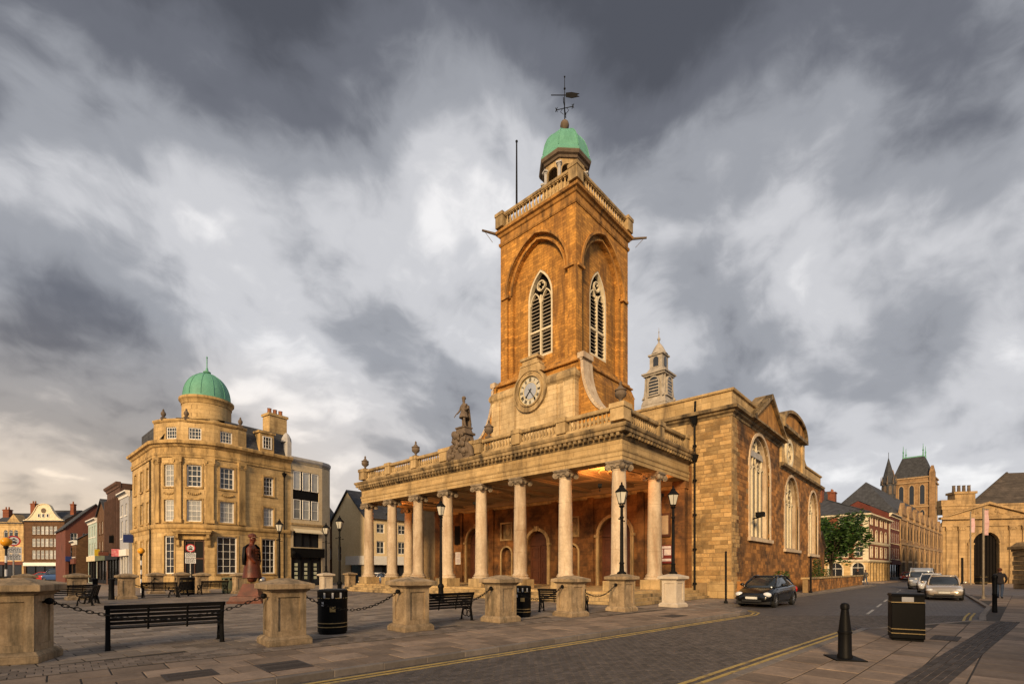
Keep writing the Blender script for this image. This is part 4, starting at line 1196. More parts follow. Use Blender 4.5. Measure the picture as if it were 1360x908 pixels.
for k in range(4):
    mb = MB(M_ @ RZ(k*PI/2)); ol = outline(0, 1.35, 20.8, 22.75, 'round'); mb.prism(ol, -1.5, -1.1, 'y'); obj('louvred_opening', mb, 'glass_dark', rlo)
    mb = MB(M_ @ RZ(k*PI/2)); ring(mb, ol, -.14, -1.56, -1.2)
    for q in range(5): mb.box(-.66, .66, -1.53, -1.4, 20.95+q*.34, 21.08+q*.34)
    obj('opening_frame', mb, 'turret_stone', rlo)
    for sx in (-1, 1):
        mb = MB(M_ @ RZ(k*PI/2)); mb.prism([(sx*1.05, 20.5), (sx*1.75, 20.5), (sx*1.45, 20.9), (sx*1.2, 21.8), (sx*1.1, 22.9)], -1.45, -1.25, 'y'); obj('side_scroll', mb, 'turret_stone', rlo)
    mb = MB(M_ @ RZ(k*PI/2)); mb.prism(outline(0, .7, 24.1, 25.15, 'round'), -.93, -.8, 'y'); obj('upper_opening', mb, 'glass_dark', rlo)
mb = MB(M_); mb.lathe([(1.2, 25.45), (1.05, 25.6), (.82, 25.95), (.62, 26.3), (.38, 26.6), (.14, 26.85), (.09, 27.1), (.2, 27.2), (.2, 27.35), (.06, 27.5), (.03, 28.0), (.1, 28.05), (.03, 28.15), (.01, 28.6)], 12)
obj('lantern_dome', mb, 'turret_stone', rlo, smooth=50)
# ---- drain pipes on the west end
for (y, x, zt) in ((AY-.85, WX-.16, 10.6),):
    mb = MB(); mb.tube([(x, y, .1), (x, y, zt)], .065, 8)
    for k in range(5): mb.cbox(x, y, .8+k*2.1, .19, .19, .1)
    mb.frus(x, y, zt-.05, zt+.38, .18, .18, .46, .42); mb.cbox(x, y, zt+.38, .52, .46, .1)
    if zt > 9: mb.frus(x, y, 8.3, 8.7, .2, .2, .4, .4); mb.tube([(x, y, zt+.4), (x+.1, y-.0, 12.0)], .07, 8)
    mb.tube([(x, y, .12), (x-.18, y, .02)], .065, 8)
    obj('drain_pipe', mb, 'black_iron', church)
mb = MB(); mb.cbox(WX+4.3, SY-.35, 5.1, .35, .5, .3); mb.tube([(WX+4.3, SY+.1, 5.0), (WX+4.3, SY-.4, 5.1)], .05, 6); obj('floodlight', mb, 'black_iron', church)
# ---- statue of a king in Roman dress over the portico
stt = thing('statue', 'weathered stone statue of a cloaked figure on a carved pedestal over the portico', 'statue', T(BX0, 24.05, 9.9))
mb = MB(T(BX0-.1, 24.05, 0))
mb.cbox(0, 0, 8.9, .9, 2.0, .6)
rg = random.Random(4)
for k in range(46):
    z = 9.1+rg.random()*1.5; hw = 1.0-(z-9.1)*.42
    mb.sph((-.42+rg.uniform(-.1, .15), rg.uniform(-hw, hw), z), rg.uniform(.12, .26), 7, 5, (.8, 1, 1))
for s_ in (-1, 1):
    mb.tube([(-.35, s_*1.15, 8.95), (-.4, s_*1.0, 9.5), (-.3, s_*.55, 9.9), (-.3, s_*.8, 10.2)], [.14, .2, .16, .1], 7)
mb.frus(0, 0, 9.5, 10.5, .85, 1.5, .7, 1.0); mb.cbox(0, 0, 10.5, .9, 1.25, .14); mb.frus(0, 0, 10.64, 10.95, .75, .95, .62, .8); mb.cbox(0, 0, 10.95, .75, .9, .09)
obj('pedestal', mb, 'dark_stone', stt, smooth=50)
def skin_body(name, verts, edges, parent, M_, m_, sub=2, root=0):
    me = bpy.data.meshes.new(name); me.from_pydata([v_[:3] for v_ in verts], edges, [])
    o = bpy.data.objects.new(name, me); link(o, parent, M_)
    o.modifiers.new('skin', 'SKIN')
    if not me.skin_vertices: me.attributes  # layer is made with the modifier below
    bm = bmesh.new(); bm.from_mesh(me)
    lay_ = bm.verts.layers.skin.verify()
    bm.verts.ensure_lookup_table()
    for i, v_ in enumerate(bm.verts):
        r = verts[i][3]; v_[lay_].radius = r if isinstance(r, tuple) else (r, r); v_[lay_].use_root = (i == root)
    bm.to_mesh(me); bm.free()
    sb = o.modifiers.new('sub', 'SUBSURF'); sb.levels = sub; sb.render_levels = sub
    md = o.modifiers['skin']; md.use_smooth_shade = True
    me.materials.append(MATS[m_])
    return o
zs_ = 11.05
V_ = [(0, 0, .98, (.2, .16)), (0, 0, 1.2, (.2, .15)), (0, 0, 1.42, (.25, .17)), (0, 0, 1.56, (.13, .12)), (0, 0, 1.64, .075), (-.02, 0, 1.74, .11), (-.02, 0, 1.86, .115), (-.02, 0, 1.93, .08),
      (.02, .11, .9, .12), (.05, .14, .5, .085), (.05, .16, .08, .06), (-.08, .17, .03, .055),
      (-.02, -.11, .9, .12), (-.10, -.13, .52, .085), (-.02, -.15, .08, .06), (-.16, -.16, .03, .055),
      (0, .25, 1.44, .085), (.0, .40, 1.2, .065), (-.12, .5, 1.0, .05), (-.2, .52, .95, .045),
      (0, -.25, 1.44, .085), (.05, -.38, 1.2, .07), (-.14, -.30, 1.12, .05), (-.22, -.24, 1.14, .045)]
E_ = [(0, 1), (1, 2), (2, 3), (3, 4), (4, 5), (5, 6), (6, 7), (0, 8), (8, 9), (9, 10), (10, 11), (0, 12), (12, 13), (13, 14), (14, 15), (2, 16), (16, 17), (17, 18), (18, 19), (2, 20), (20, 21), (21, 22), (22, 23)]
skin_body('figure', V_, E_, stt, T(BX0-.1, 24.05, zs_), 'dark_stone')
mb = MB(T(BX0-.1, 24.05, zs_))
mb.lathe([(.2, 1.05), (.24, .95), (.33, .66), (.31, .62), (.2, .7)], 12); mb.lathe([(.135, 1.88), (.15, 1.95), (.10, 2.04), (.02, 2.06)], 10, c=(0, 0))
cl = [(.12, .30, 1.48), (.24, .1, 1.5), (.24, -.2, 1.48), (.1, -.36, 1.4)]
bt_ = [(.2, .26, .1), (.36, .1, .05), (.38, -.25, .05), (.2, -.46, .2)]
for k in range(3): mb.add([cl[k], cl[k+1], bt_[k+1], bt_[k], tuple(Vector(cl[k])+Vector((.06, 0, 0))), tuple(Vector(cl[k+1])+Vector((.06, 0, 0))), tuple(Vector(bt_[k+1])+Vector((.06, 0, 0))), tuple(Vector(bt_[k])+Vector((.06, 0, 0)))], [(0, 1, 2, 3), (4, 7, 6, 5), (0, 4, 5, 1), (3, 2, 6, 7), (0, 3, 7, 4), (1, 5, 6, 2)])
mb.tube([(-.2, .52, .95), (-.3, .62, .72)], .03, 6)
obj('cloak', mb, 'dark_stone', stt)
# ---- warm lamps under the portico (their light is seen on ceiling and columns)
for (x, y, pw, lx, ly, lz) in ((AX+.75, AY+1.6, 1300, AX+3.0, AY+2.6, 7.3), (AX+.75, YN-1.6, 900, AX+3.0, YN-2.6, 7.3), (AX+1.0, 24.4, 160, WX, 24.4, 5.0), (WX-1.6, AY+.6, 420, AX+2.5, AY+.8, 7.0)):
    z0 = 6.3
    mb = MB(T(x, y, z0) @ RZ(.6)); mb.cbox(0, 0, -.16, .34, .2, .18); mb.tube([(0, 0, -.16), (0, 0, -.4)], .03, 6)
    obj('floodlight', mb, 'black_iron', church)
    li = bpy.data.lights.new('portico_lamp', 'SPOT'); li.energy = pw; li.color = (1, .33, .07); li.spot_size = R(150); li.spot_blend = .9; li.shadow_soft_size = .15
    lo = bpy.data.objects.new('portico_lamp', li)
    dv = Vector((lx-x, ly-y, lz-z0))
    link(lo, church, T(x, y, z0+.05) @ dv.to_track_quat('-Z', 'Y').to_matrix().to_4x4())
# ------------------------------------------------------------------ buildings round the square
def house(name, label, M_, w_, h, dep, wm, rows, roof=('flat', 'slate', 0), cornice=None, shop=None, chims=(), cat='building', group=None, side_ops=None, door=None, gable_m=None, z0=-.1, frame='white_paint', pane='glass', sides=True, cw=.18):
    """facade frame M_: x along the front, y inward. rows: (zb, zt, [centres], width, kind, nx, nz)"""
    th = thing(name, label, cat, M_, group)
    mb = MB(M_); ops = []
    for (zb, zt, cs_, ww_, kind, nx, nz) in rows:
        for c in cs_: ops.append((c, ww_, zb, zt, kind))
    if shop: ops.append((w_/2, w_-2*shop.get('pier', .35), .05, shop['h'], 'rect'))
    if door: ops.append((*door, 'rect'))
    wall(mb, 0, w_, z0, h, ops, reveal=.16)
    if sides:
        mb.add([(0, 0, z0), (0, dep, z0), (0, dep, h), (0, 0, h)], [(0, 1, 2, 3)]); mb.add([(w_, 0, z0), (w_, dep, z0), (w_, dep, h), (w_, 0, h)], [(0, 1, 2, 3)])
    mb.add([(0, dep, z0), (w_, dep, z0), (w_, dep, h), (0, dep, h)], [(0, 1, 2, 3)])
    rt_, rm, rh = roof[:3]
    if rt_ == 'front': mb.prism([(0, h), (w_, h), (w_/2, h+rh)], 0, .3, 'y'); mb.prism([(0, h), (w_, h), (w_/2, h+rh)], dep-.3, dep, 'y')
    if rt_ == 'side':
        for x in (0, w_-.25): mb.prism([(.02, h-.01), (dep-.02, h-.01), (dep/2, h+rh-.06)], x+.0, x+.25, 'x')
    wo = obj('wall', mb, wm, th)
    for (zb, zt, cs_, ww_, kind, nx, nz) in rows:
        for c in cs_:
            window(th, M_ @ T(c, .12, zb), ww_, zt-zb, kind, nx, nz, frame=frame, pane=pane)
            if zt-zb > .9:
                sl = MB(M_ @ T(c, 0, zb)); sl.box(-ww_/2-.08, ww_/2+.08, -.09, .12, -.12, -.001); obj('sill', sl, cornice or wm, th)
    mb = MB(M_)
    if rt_ == 'flat': mb.box(.1, w_-.1, .1, dep-.1, h-.5, h-.15)
    elif rt_ == 'side':
        q = .3
        mb.add([(0, -q, h-.02), (w_, -q, h-.02), (w_, dep/2, h+rh), (0, dep/2, h+rh), (0, dep+q, h-.02), (w_, dep+q, h-.02)], [(0, 1, 2, 3), (3, 2, 5, 4)])
        mb.add([(0, -q, h-.14), (w_, -q, h-.14), (w_, dep/2, h+rh-.12), (0, dep/2, h+rh-.12)], [(0, 1, 2, 3)]); mb.box(-.02, w_+.02, -q-.05, -q+.08, h-.16, h)
        mb.tube([(0, dep/2, h+rh), (w_, dep/2, h+rh)], .11, 6)
    elif rt_ == 'front':
        for s_ in (0, 1):
            e_ = -.25 if s_ == 0 else w_+.25
            mb.add([(e_, -.2, h-.1), (w_/2, -.2, h+rh+.06), (w_/2, dep, h+rh+.06), (e_, dep, h-.1), (e_, -.2, h-.24), (w_/2, -.2, h+rh-.1), (w_/2, dep, h+rh-.1), (e_, dep, h-.24)],
                   [(0, 1, 2, 3), (4, 7, 6, 5), (0, 4, 5, 1), (0, 3, 7, 4)])
    elif rt_ == 'mansard':
        mb.add([(0, .15, h), (w_, .15, h), (w_, 1.3, h+rh), (0, 1.3, h+rh), (w_, dep, h+rh*1.25), (0, dep, h+rh*1.25)], [(0, 1, 2, 3), (3, 2, 4, 5)])
        for x in (0, w_): mb.add([(x, .15, h), (x, 1.3, h+rh), (x, dep, h+rh*1.25), (x, dep, h)], [(0, 1, 2, 3)])
    elif rt_ == 'hip':
        i_ = min(w_/2-.2, dep/2)
        mb.add([(-.3, -.3, h), (w_+.3, -.3, h), (w_+.3, dep+.3, h), (-.3, dep+.3, h), (i_, dep/2, h+rh), (w_-i_, dep/2, h+rh)], [(0, 1, 5, 4), (1, 2, 5), (2, 3, 4, 5), (3, 0, 4)])
    obj('roof', mb, rm, th)
    if cornice:
        mb = MB(M_); mb.prism([(-cw*1.9, h-.03), (-cw*1.9, h+.12), (.1, h+.12), (.1, h-.5), (-cw*.5, h-.45), (-cw*.7, h-.25), (-cw*1.5, h-.15)], -.05, w_+.05, 'x')
        obj('cornice', mb, cornice, th)
    if shop:
        pr_ = shop.get('pier', .35); sh_ = shop['h']
        mb = MB(M_); mb.box(pr_, w_-pr_, .13, .2, .0, sh_); obj('shop_front', mb, shop.get('back', 'glass_dark'), th)
        mb = MB(M_); mb.box(-.02, w_+.02, -.22, .02, sh_-.06, sh_+shop.get('fh', .6)); obj('fascia', mb, shop['fascia'], th)
        n = shop.get('n', 3)
        for k in range(n+1):
            x = pr_+(w_-2*pr_)*k/n; mb = MB(M_); mb.box(x-.06, x+.06, .02, .16, 0, sh_); obj('mullion', mb, shop.get('frame', 'black_paint'), th)
        mb = MB(M_); mb.box(pr_, w_-pr_, .04, .16, 0, .5); obj('stall_riser', mb, shop.get('frame', 'black_paint'), th)
    for (x, y, sx, sy, zc, hc, npot) in chims:
        mb = MB(M_); mb.cbox(x, y, zc, sx, sy, hc); mb.cbox(x, y, zc+hc-.22, sx+.16, sy+.16, .14)
        ch = obj('chimney', mb, shop.get('chm', 'brick_red') if shop else 'brick_red', th)
        for k in range(npot):
            mb = MB(M_); xx = x-sx/2+sx*(k+.5)/npot; mb.lathe([(.14, zc+hc-.05), (.11, zc+hc+.45), (.13, zc+hc+.5)], 8, c=(xx, y)); obj('chimney_pot', mb, 'terracotta', ch)
    return th
mat('brick_red', (.23, .075, .035), (.16, .05, .028), ns=1.5, block=(.23, .075, .006, .25), rnd=.05, stain=.3)
mat('brick_brown', (.135, .07, .032), (.09, .045, .022), ns=1.5, block=(.23, .075, .006, .25), rnd=.05, stain=.3)
mat('terracotta', (.30, .12, .06), rnd=.1, ns=3)
mat('bank_stone', (.56, .395, .19), (.40, .27, .115), ns=.9, block=(1.0, .38, .010, .16), rnd=.0, stain=.8, stain_s=.7, stain_lo=.48, stain_col=(.14, .09, .042), streak=True, grit=.22)
mat('bank_trim', (.52, .35, .15), (.34, .22, .085), ns=1.2, rnd=.03, stain=.85, stain_s=.9, stain_lo=.46, stain_col=(.07, .045, .022), streak=True)
mat('grey_render', (.54, .44, .29), (.44, .35, .22), ns=.8, rnd=.0, stain=.35)
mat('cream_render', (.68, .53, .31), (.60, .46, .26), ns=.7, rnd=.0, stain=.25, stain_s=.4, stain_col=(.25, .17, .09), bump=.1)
mat('white_render', (.55, .54, .53), (.46, .46, .46), ns=.7, rnd=.0, stain=.2, bump=.1)
mat('blue_grey_paint', (.34, .35, .38), (.28, .29, .32), ns=.9, rnd=.0, stain=.25, bump=.1)
mat('teal_paint', (.36, .45, .42), (.3, .38, .36), ns=1, rnd=0, bump=.1, stain=.4)
mat('red_paint', (.15, .05, .032), (.10, .036, .025), ns=1, rnd=0, bump=.1, stain=.5)
mat('blue_sign', (.02, .04, .16), rnd=0, ns=4, bump=.02, rough=.4); mat('pink_sign', (.50, .06, .10), (.6, .3, .3), rnd=0, ns=6, bump=.02)
mat('yellow_sign', (.60, .42, .03), rnd=0, ns=4, bump=.02); mat('awning', (.60, .52, .36), (.5, .43, .3), rnd=0, ns=2, bump=.1)
mat('green_plate', (.10, .12, .08), rnd=0, ns=3)
# ---- domed bank ---------------------------------------------------------------------------------
BC = Vector((15.6, 54.3)); BR = 5.0
bank = thing('domed_bank', 'honey stone corner bank with green copper dome and rounded front', 'building', T(15.6, 54.3, 0))
def bp_(th, r=BR): return (BC.x+r*math.cos(R(th)), BC.y+r*math.sin(R(th)))
BRK = [(195, None), (203, None), (207.5, 216), (224.5, None), (229, 240), (251, None), (258, 270), (282, None), (284, None), (288, None)]
segs = []          # (origin, angle, length, centre angle of window or None)
pts_ = [bp_(b[0]) for b in BRK]
WB = [(10.77, 61.6)] + pts_
a8 = R(8); SE_ = (pts_[-1][0]+4.6*math.cos(a8), pts_[-1][1]+4.6*math.sin(a8))
WB.append(SE_)
mb = MB()
FR = []
for i in range(len(WB)-1):
    p, q = Vector(WB[i]), Vector(WB[i+1]); d = q-p
    FR.append((p, math.atan2(d.y, d.x), d.length))
def bank_ops(i):
    p, a, ln = FR[i]
    if i == 0: return [(c, .95, zb, zt, 'rect') for c in (1.6, 4.2, 6.6) for (zb, zt) in ((1.3, 4.4), (5.98, 7.9), (9.05, 11.0))]
    if i == 3: return [(ln/2, .95, zb, zt, 'rect') for (zb, zt) in ((1.35, 4.7), (5.98, 7.9), (9.05, 11.0))]
    if i == 5: return [(ln/2, 1.6, .15, 4.35, 'rect')]+[(ln/2, 1.15, zb, zt, 'rect') for (zb, zt) in ((5.98, 7.9), (9.05, 11.0))]
    if i == 7: return [(ln/2, 1.66, 1.35, 4.72, 'rect')]+[(ln/2, 1.2, zb, zt, 'rect') for (zb, zt) in ((5.98, 7.9), (9.05, 11.0))]
    if i == len(FR)-1: return [(2.3, 1.35, 1.35, 4.72, 'rect')]+[(2.3, 1.0, zb, zt, 'rect') for (zb, zt) in ((5.98, 7.75), (8.95, 10.75))]
    return []
for i, (p, a, ln) in enumerate(FR):
    mb.M = faceM(p.x, p.y, a); wall(mb, 0, ln, -.1, 11.7, bank_ops(i), reveal=.22)
mb.M = Matrix(); e0 = WB[0]; e1 = WB[-1]
mb.add([(e0[0], e0[1], -.1), (24, e0[1], -.1), (24, e0[1], 13), (e0[0], e0[1], 13)], [(0, 1, 2, 3)])
mb.add([(e1[0], e1[1], -.1), (e1[0]-.2, 61.6, -.1), (e1[0]-.2, 61.6, 13.2), (e1[0], e1[1], 13.2)], [(0, 1, 2, 3)])
obj('wall', mb, 'bank_stone', bank)
for i, (p, a, ln) in enumerate(FR):
    for (cx, w_, zb, zt, k) in bank_ops(i):
        M_ = faceM(p.x, p.y, a) @ T(cx, .14, zb)
        if zb < .5:      # entrance
            mb = MB(M_); mb.box(-w_/2, w_/2, .06, .12, 0, zt-zb); dr = obj('door', mb, 'black_paint', bank)
            mb = MB(M_); ring(mb, outline(0, w_, 0, zt-zb, 'rect'), .12, -.02, .1); mb.box(-.03, .03, .0, .1, .1, zt-zb); mb.box(-w_/2, w_/2, .0, .1, 2.5, 2.62); obj('door_frame', mb, 'door_wood', dr)
            mb = MB(M_); mb.box(-w_/2+.14, -.06, .045, .062, .6, 2.4); mb.box(.06, w_/2-.14, .045, .062, .6, 2.4); obj('door_glass', mb, 'glass_dark', dr)
        else:
            tall = zt-zb > 3
            window(bank, M_, w_, zt-zb, 'rect', 3 if (w_ > 1.3) else 2 if w_ < 1.0 else 3, 5 if tall else 4, fw=.10, bw=.035, pane='glass_pale' if (not tall and random.random() < .4) else ('glass_dark' if tall else 'glass'), sash=not tall)
            sl = MB(faceM(p.x, p.y, a) @ T(cx, 0, zb)); sl.box(-w_/2-.12, w_/2+.12, -.12, .15, -.14, -.001); obj('sill', sl, 'bank_trim', bank)
            fr_ = MB(faceM(p.x, p.y, a)); ring(fr_, outline(cx, w_, zb, zt, 'rect'), -.15, -.05, .03); obj('surround', fr_, 'bank_trim', bank)
            if 8.5 < zb < 9.5 and i in (3, 5, 7):
                sw_ = MB(faceM(p.x, p.y, a) @ T(cx, -.04, 8.35))
                for k2 in range(7): sw_.sph((-.45+k2*.15, 0, .16-.12*math.sin(PI*k2/6)), .1, 6, 4)
                obj('swag', sw_, 'bank_trim', bank)
BW = list(reversed(WB))
def bpath(r_off=0): return BW
mb = MB(); mb.sweep([(-.1, 5.0), (.03, 5.0), (.05, 5.3), (.16, 5.4), (.20, 5.55), (.20, 5.68), (-.1, 5.8)], BW); obj('string_course', mb, 'bank_trim', bank)
mb = MB(); mb.sweep([(-.2, 11.62), (.10, 11.62), (.10, 11.85), (.14, 11.85), (.14, 12.05), (.06, 12.08), (.06, 12.5), (.16, 12.56), (.26, 12.72), (.46, 12.78), (.50, 13.0), (.42, 13.08), (-.2, 13.14)], BW); obj('cornice', mb, 'bank_trim', bank)
mb = MB(); mb.sweep([(-.1, .0), (.12, .0), (.12, .95), (.06, 1.05), (-.1, 1.05)], BW[:4]+BW[6:]) ; obj('plinth', mb, 'bank_trim', bank)
for th in (203, 226, 254, 284):
    M_ = T(*bp_(th), 0) @ RZ(R(th)+PI/2)
    mb = MB(M_); mb.box(-.36, .36, -.2, .1, 5.85, 6.15); mb.box(-.3, .3, -.16, .1, 6.15, 11.0); mb.box(-.4, .4, -.26, .1, 11.35, 11.6)
    mb.box(-.34, .34, -.2, .1, 11.0, 11.36)
    for s_ in (-1, 1): mb.tube([(s_*.3, -.28, 11.25), (s_*.3, -.1, 11.25)], .12, 8)
    obj('pilaster', mb, 'bank_trim', bank)
# porch hood on consoles over the entrance
p, a, ln = FR[5]; M_ = faceM(p.x, p.y, a) @ T(ln/2, 0, 0)
mb = MB(M_); mb.box(-1.55, 1.55, -.75, .05, 5.02, 5.18); mb.box(-1.45, 1.45, -.62, .05, 4.85, 5.02); mb.box(-1.2, 1.2, -.15, .05, 4.4, 4.85)
hd = obj('porch_hood', mb, 'bank_trim', bank)
for s_ in (-1, 1):
    mb = MB(M_); mb.prism([(0, 4.85), (-.55, 4.85), (-.5, 4.5), (-.2, 4.3), (-.22, 3.9), (0, 3.7)], s_*1.2-.12, s_*1.2+.12, 'x'); obj('console', mb, 'bank_trim', hd)
# attic storey, mansard, dormers
mb = MB(); AT = 4.78; ab = [(190, 0), (207.5, 0), (224.5, 1), (229, 0), (251, 1), (258, 0), (282, 1), (292, 0)]
ab = [190, 207.5, 224.5, 229, 251, 258, 282, 292]; awin = []
for th0, th1 in zip(ab, ab[1:]):
    p = Vector(bp_(th0, AT)); q = Vector(bp_(th1, AT)); d = q-p; a = math.atan2(d.y, d.x); M_ = faceM(p.x, p.y, a); mb.M = M_
    wn = th1-th0 > 12
    wall(mb, 0, d.length, 13.1, 14.85, [(d.length/2, 1.0, 13.3, 14.35, 'rect')] if wn and th0 > 200 else [], reveal=.15)
    if wn and th0 > 200: awin.append(M_ @ T(d.length/2, .1, 13.3))
att = obj('attic', mb, 'bank_stone', bank)
for M_ in awin: window(bank, M_, 1.0, 1.05, 'rect', 4, 3, fw=.08, bw=.03, sash=False)
mb = MB(); mb.sweep([(-.2, 14.8), (.04, 14.8), (.12, 14.92), (.12, 15.05), (-.2, 15.1)], [bp_(t, AT) for t in range(292, 188, -6)]); obj('attic_coping', mb, 'bank_trim', bank)
p, a, ln = FR[-1]; M_ = faceM(p.x, p.y, a)
mb = MB(M_); mb.add([(-1.2, .25, 13.1), (ln+.1, .25, 13.1), (ln+.1, 1.3, 15.6), (-1.2, 1.3, 15.6), (ln+.1, 4, 16.3), (-1.2, 4, 16.3)], [(0, 1, 2, 3), (3, 2, 4, 5)]); mb.add([(ln+.1, .25, 13.1), (ln+.1, 1.3, 15.6), (ln+.1, 4, 16.3), (ln+.1, 4, 13.1)], [(0, 1, 2, 3)])
p0, a0_, l0 = FR[0]; mb.M = faceM(p0.x, p0.y, a0_); mb.add([(0, .25, 13.1), (l0+1, .25, 13.1), (l0+1, 1.5, 15.4), (0, 1.5, 15.4), (l0+1, 5, 16), (0, 5, 16)], [(0, 1, 2, 3), (3, 2, 4, 5)])
obj('mansard_roof', mb, 'slate', bank)
mb = MB(M_); mb.box(1.5, 2.9, .1, 1.6, 13.2, 15.0); mb.box(1.35, 3.05, 0, 1.7, 15.0, 15.18); dmr = obj('dormer', mb, 'bank_trim', bank)
window(bank, M_ @ T(2.2, .06, 13.5), .9, 1.2, 'rect', 3, 3, fw=.08, bw=.03)
mb = MB(M_); mb.box(ln-.35, ln+.1, .0, 1.2, 13.1, 14.7); mb.lathe([(.5, 14.7), (.45, 15.1), (.25, 15.5), (.05, 15.7)], 10, c=(ln-.1, .6)); obj('parapet_end', mb, 'lead_grey', bank)
# drum and dome
M_ = T(15.3, 54.1, 0) @ Matrix.Diagonal((.92, .92, 1, 1))
mb = MB(M_); mb.lathe([(2.32, 14.6), (2.32, 15.6), (2.25, 15.65), (2.25, 17.6)], 36); dr_ = obj('drum', mb, 'bank_stone', bank, smooth=40)
mb = MB(M_); mb.lathe([(2.2, 17.3), (2.31, 17.35), (2.33, 17.6), (2.42, 17.7), (2.52, 17.8), (2.52, 18.0), (2.2, 18.06)], 36); obj('drum_cornice', mb, 'bank_trim', bank, smooth=40)
mb = MB(M_); dp = [(2.32, 18.0), (2.32, 18.15)]+[(2.2*math.cos(PI/2*k/10), 18.15+2.6*math.sin(PI/2*k/10)) for k in range(10)]+[(.25, 20.78), (.36, 20.85), (.36, 20.95), (.15, 21.05), (.10, 21.3), (.05, 21.4), (.05, 22.3), (.09, 22.35), (.01, 22.5)]
mb.lathe(dp, 36); dm_ = obj('dome', mb, 'copper', bank, smooth=35)
for k in range(12):
    a = k*PI/6; mb = MB(M_); mb.tube([((r+.015)*math.cos(a), (r+.015)*math.sin(a), z) for (r, z) in dp[2:12]], .035, 4); obj('dome_rib', mb, 'copper', dm_)
for th in (206, 232, 285):
    mb = MB(T(*bp_(th, AT-.05), 14.95) @ Matrix.Diagonal((.75, .75, .8, 1))); mb.cbox(0, 0, 0, .5, .5, .35); mb.lathe([(.18, .35), (.12, .42), (.26, .62), (.28, .8), (.2, .95), (.1, 1.05), (.12, 1.15), (.03, 1.3)], 10); obj('urn', mb, 'dark_stone', bank, smooth=50)
mb = MB(); mb.M = T(21.4, 53.3, 0) @ RZ(a8); mb.cbox(0, 0, 14.5, 1.9, 1.3, 3.4); mb.cbox(0, 0, 17.7, 2.15, 1.5, .25); ch = obj('chimney', mb, 'bank_stone', bank)
for k in range(3): mb = MB(T(21.4, 53.3, 0) @ RZ(a8)); mb.lathe([(.22, 17.9), (.2, 18.5), (.24, 18.55)], 8, c=(-.6+k*.6, 0)); obj('chimney_pot', mb, 'terracotta', ch)
p, a, ln = FR[-1]; mb = MB(faceM(p.x, p.y, a)); mb.tube([(3.85, -.1, .1), (3.85, -.1, 11.5)], .06, 8); mb.frus(3.85, -.12, 11.0, 11.4, .15, .15, .4, .36); obj('drain_pipe', mb, 'black_iron', bank)
p, a, ln = FR[0]; mb = MB(faceM(p.x, p.y, a)); mb.tube([(7.9, -.1, .1), (7.9, -.1, 11.5)], .06, 8); obj('drain_pipe', mb, 'black_iron', bank)
mb = MB(); mb.box(11.5, 23.5, 55, 61.4, 13, 15.2); obj('roof', mb, 'slate', bank)
# ---- pale building with the black window grid ----------------------------------------------------
gb_ = thing('shop_block', 'pale modern stone block with black window grid beside the domed bank', 'building', T(SE_[0], SE_[1], 0))
GP = [SE_, (25.3, 50.70), (26.2, 51.15), (26.8, 51.9), (27.1, 53.0), (27.1, 62)]
mb = MB()
for i in range(len(GP)-1):
    p, q = Vector(GP[i]), Vector(GP[i+1]); d = q-p; a = math.atan2(d.y, d.x); mb.M = faceM(p.x, p.y, a)
    ops = [(1.75, 3.0, 6.9, 11.9, 'rect'), (1.75, 2.9, 4.05, 5.7, 'rect'), (1.8, 3.3, .05, 3.0, 'rect')] if i == 0 else ([(d.length/2, .4, 9.6, 11.4, 'rect')] if i == 3 else [])
    wall(mb, 0, d.length, -.1, 13.3, ops, reveal=.2)
obj('wall', mb, 'grey_render', gb_)
p = Vector(GP[0]); d = Vector(GP[1])-p; M_ = faceM(p.x, p.y, math.atan2(d.y, d.x))
mb = MB(); mb.sweep([(-.2, 12.9), (.02, 12.9), (.1, 13.05), (.1, 13.3), (-.2, 13.35)], list(reversed(GP))); obj('parapet', mb, 'lead_grey', gb_)
mb = MB(); mb.sweep([(-.1, 6.3), (.10, 6.3), (.12, 6.5), (-.1, 6.55)], list(reversed(GP))); obj('string_course', mb, 'trim_stone', gb_)
mb = MB(M_); mb.box(.25, 3.25, .1, .2, 6.9, 11.9); obj('window_panel', mb, 'black_paint', gb_)
for c in (.72, 1.75, 2.78):
    for (zb, hh) in ((6.95, 2.0), (9.95, 1.9)): window(gb_, M_ @ T(c, .02, zb), .82, hh, 'rect', 1, 2 if zb < 8 else 1, fw=.06, bw=.04, pane='glass_pale', sash=False)
mb = MB(M_); mb.box(.3, 3.2, .1, .16, 4.05, 5.7); obj('pane', mb, 'glass_dark', gb_)
for x in (.3, 1.3, 2.2, 3.2): mb = MB(M_); mb.box(x-.05, x+.05, .02, .12, 4.05, 5.7); obj('mullion', mb, 'black_paint', gb_)
mb = MB(M_); mb.add([(.2, -.02, 5.95), (3.4, -.02, 5.95), (3.4, -.5, 5.6), (.2, -.5, 5.6), (.2, -.5, 5.5), (3.4, -.5, 5.5)], [(0, 1, 2, 3), (3, 2, 5, 4)]); obj('awning', mb, 'awning', gb_)
mb = MB(M_); mb.box(.0, 3.75, -.3, .05, 3.0, 3.95); obj('fascia', mb, 'black_paint', gb_)
mb = MB(M_); mb.box(.15, 3.5, .12, .2, 0, 3.0); obj('shop_front', mb, 'glass_dark', gb_)
for x in (.12, 1.2, 2.3, 3.42): mb = MB(M_); mb.box(x-.06, x+.06, -.02, .14, 0, 3.0); obj('mullion', mb, 'black_paint', gb_)
mat('window_card', (.36, .40, .22), (.5, .5, .42), rnd=.2, ns=5, bump=0)
for x in (.66, 1.75, 2.86):
    for k in range(4): mb = MB(M_); mb.box(x-.17, x+.17, .08, .11, .75+k*.45, 1.05+k*.45); obj('window_card', mb, 'window_card', gb_)
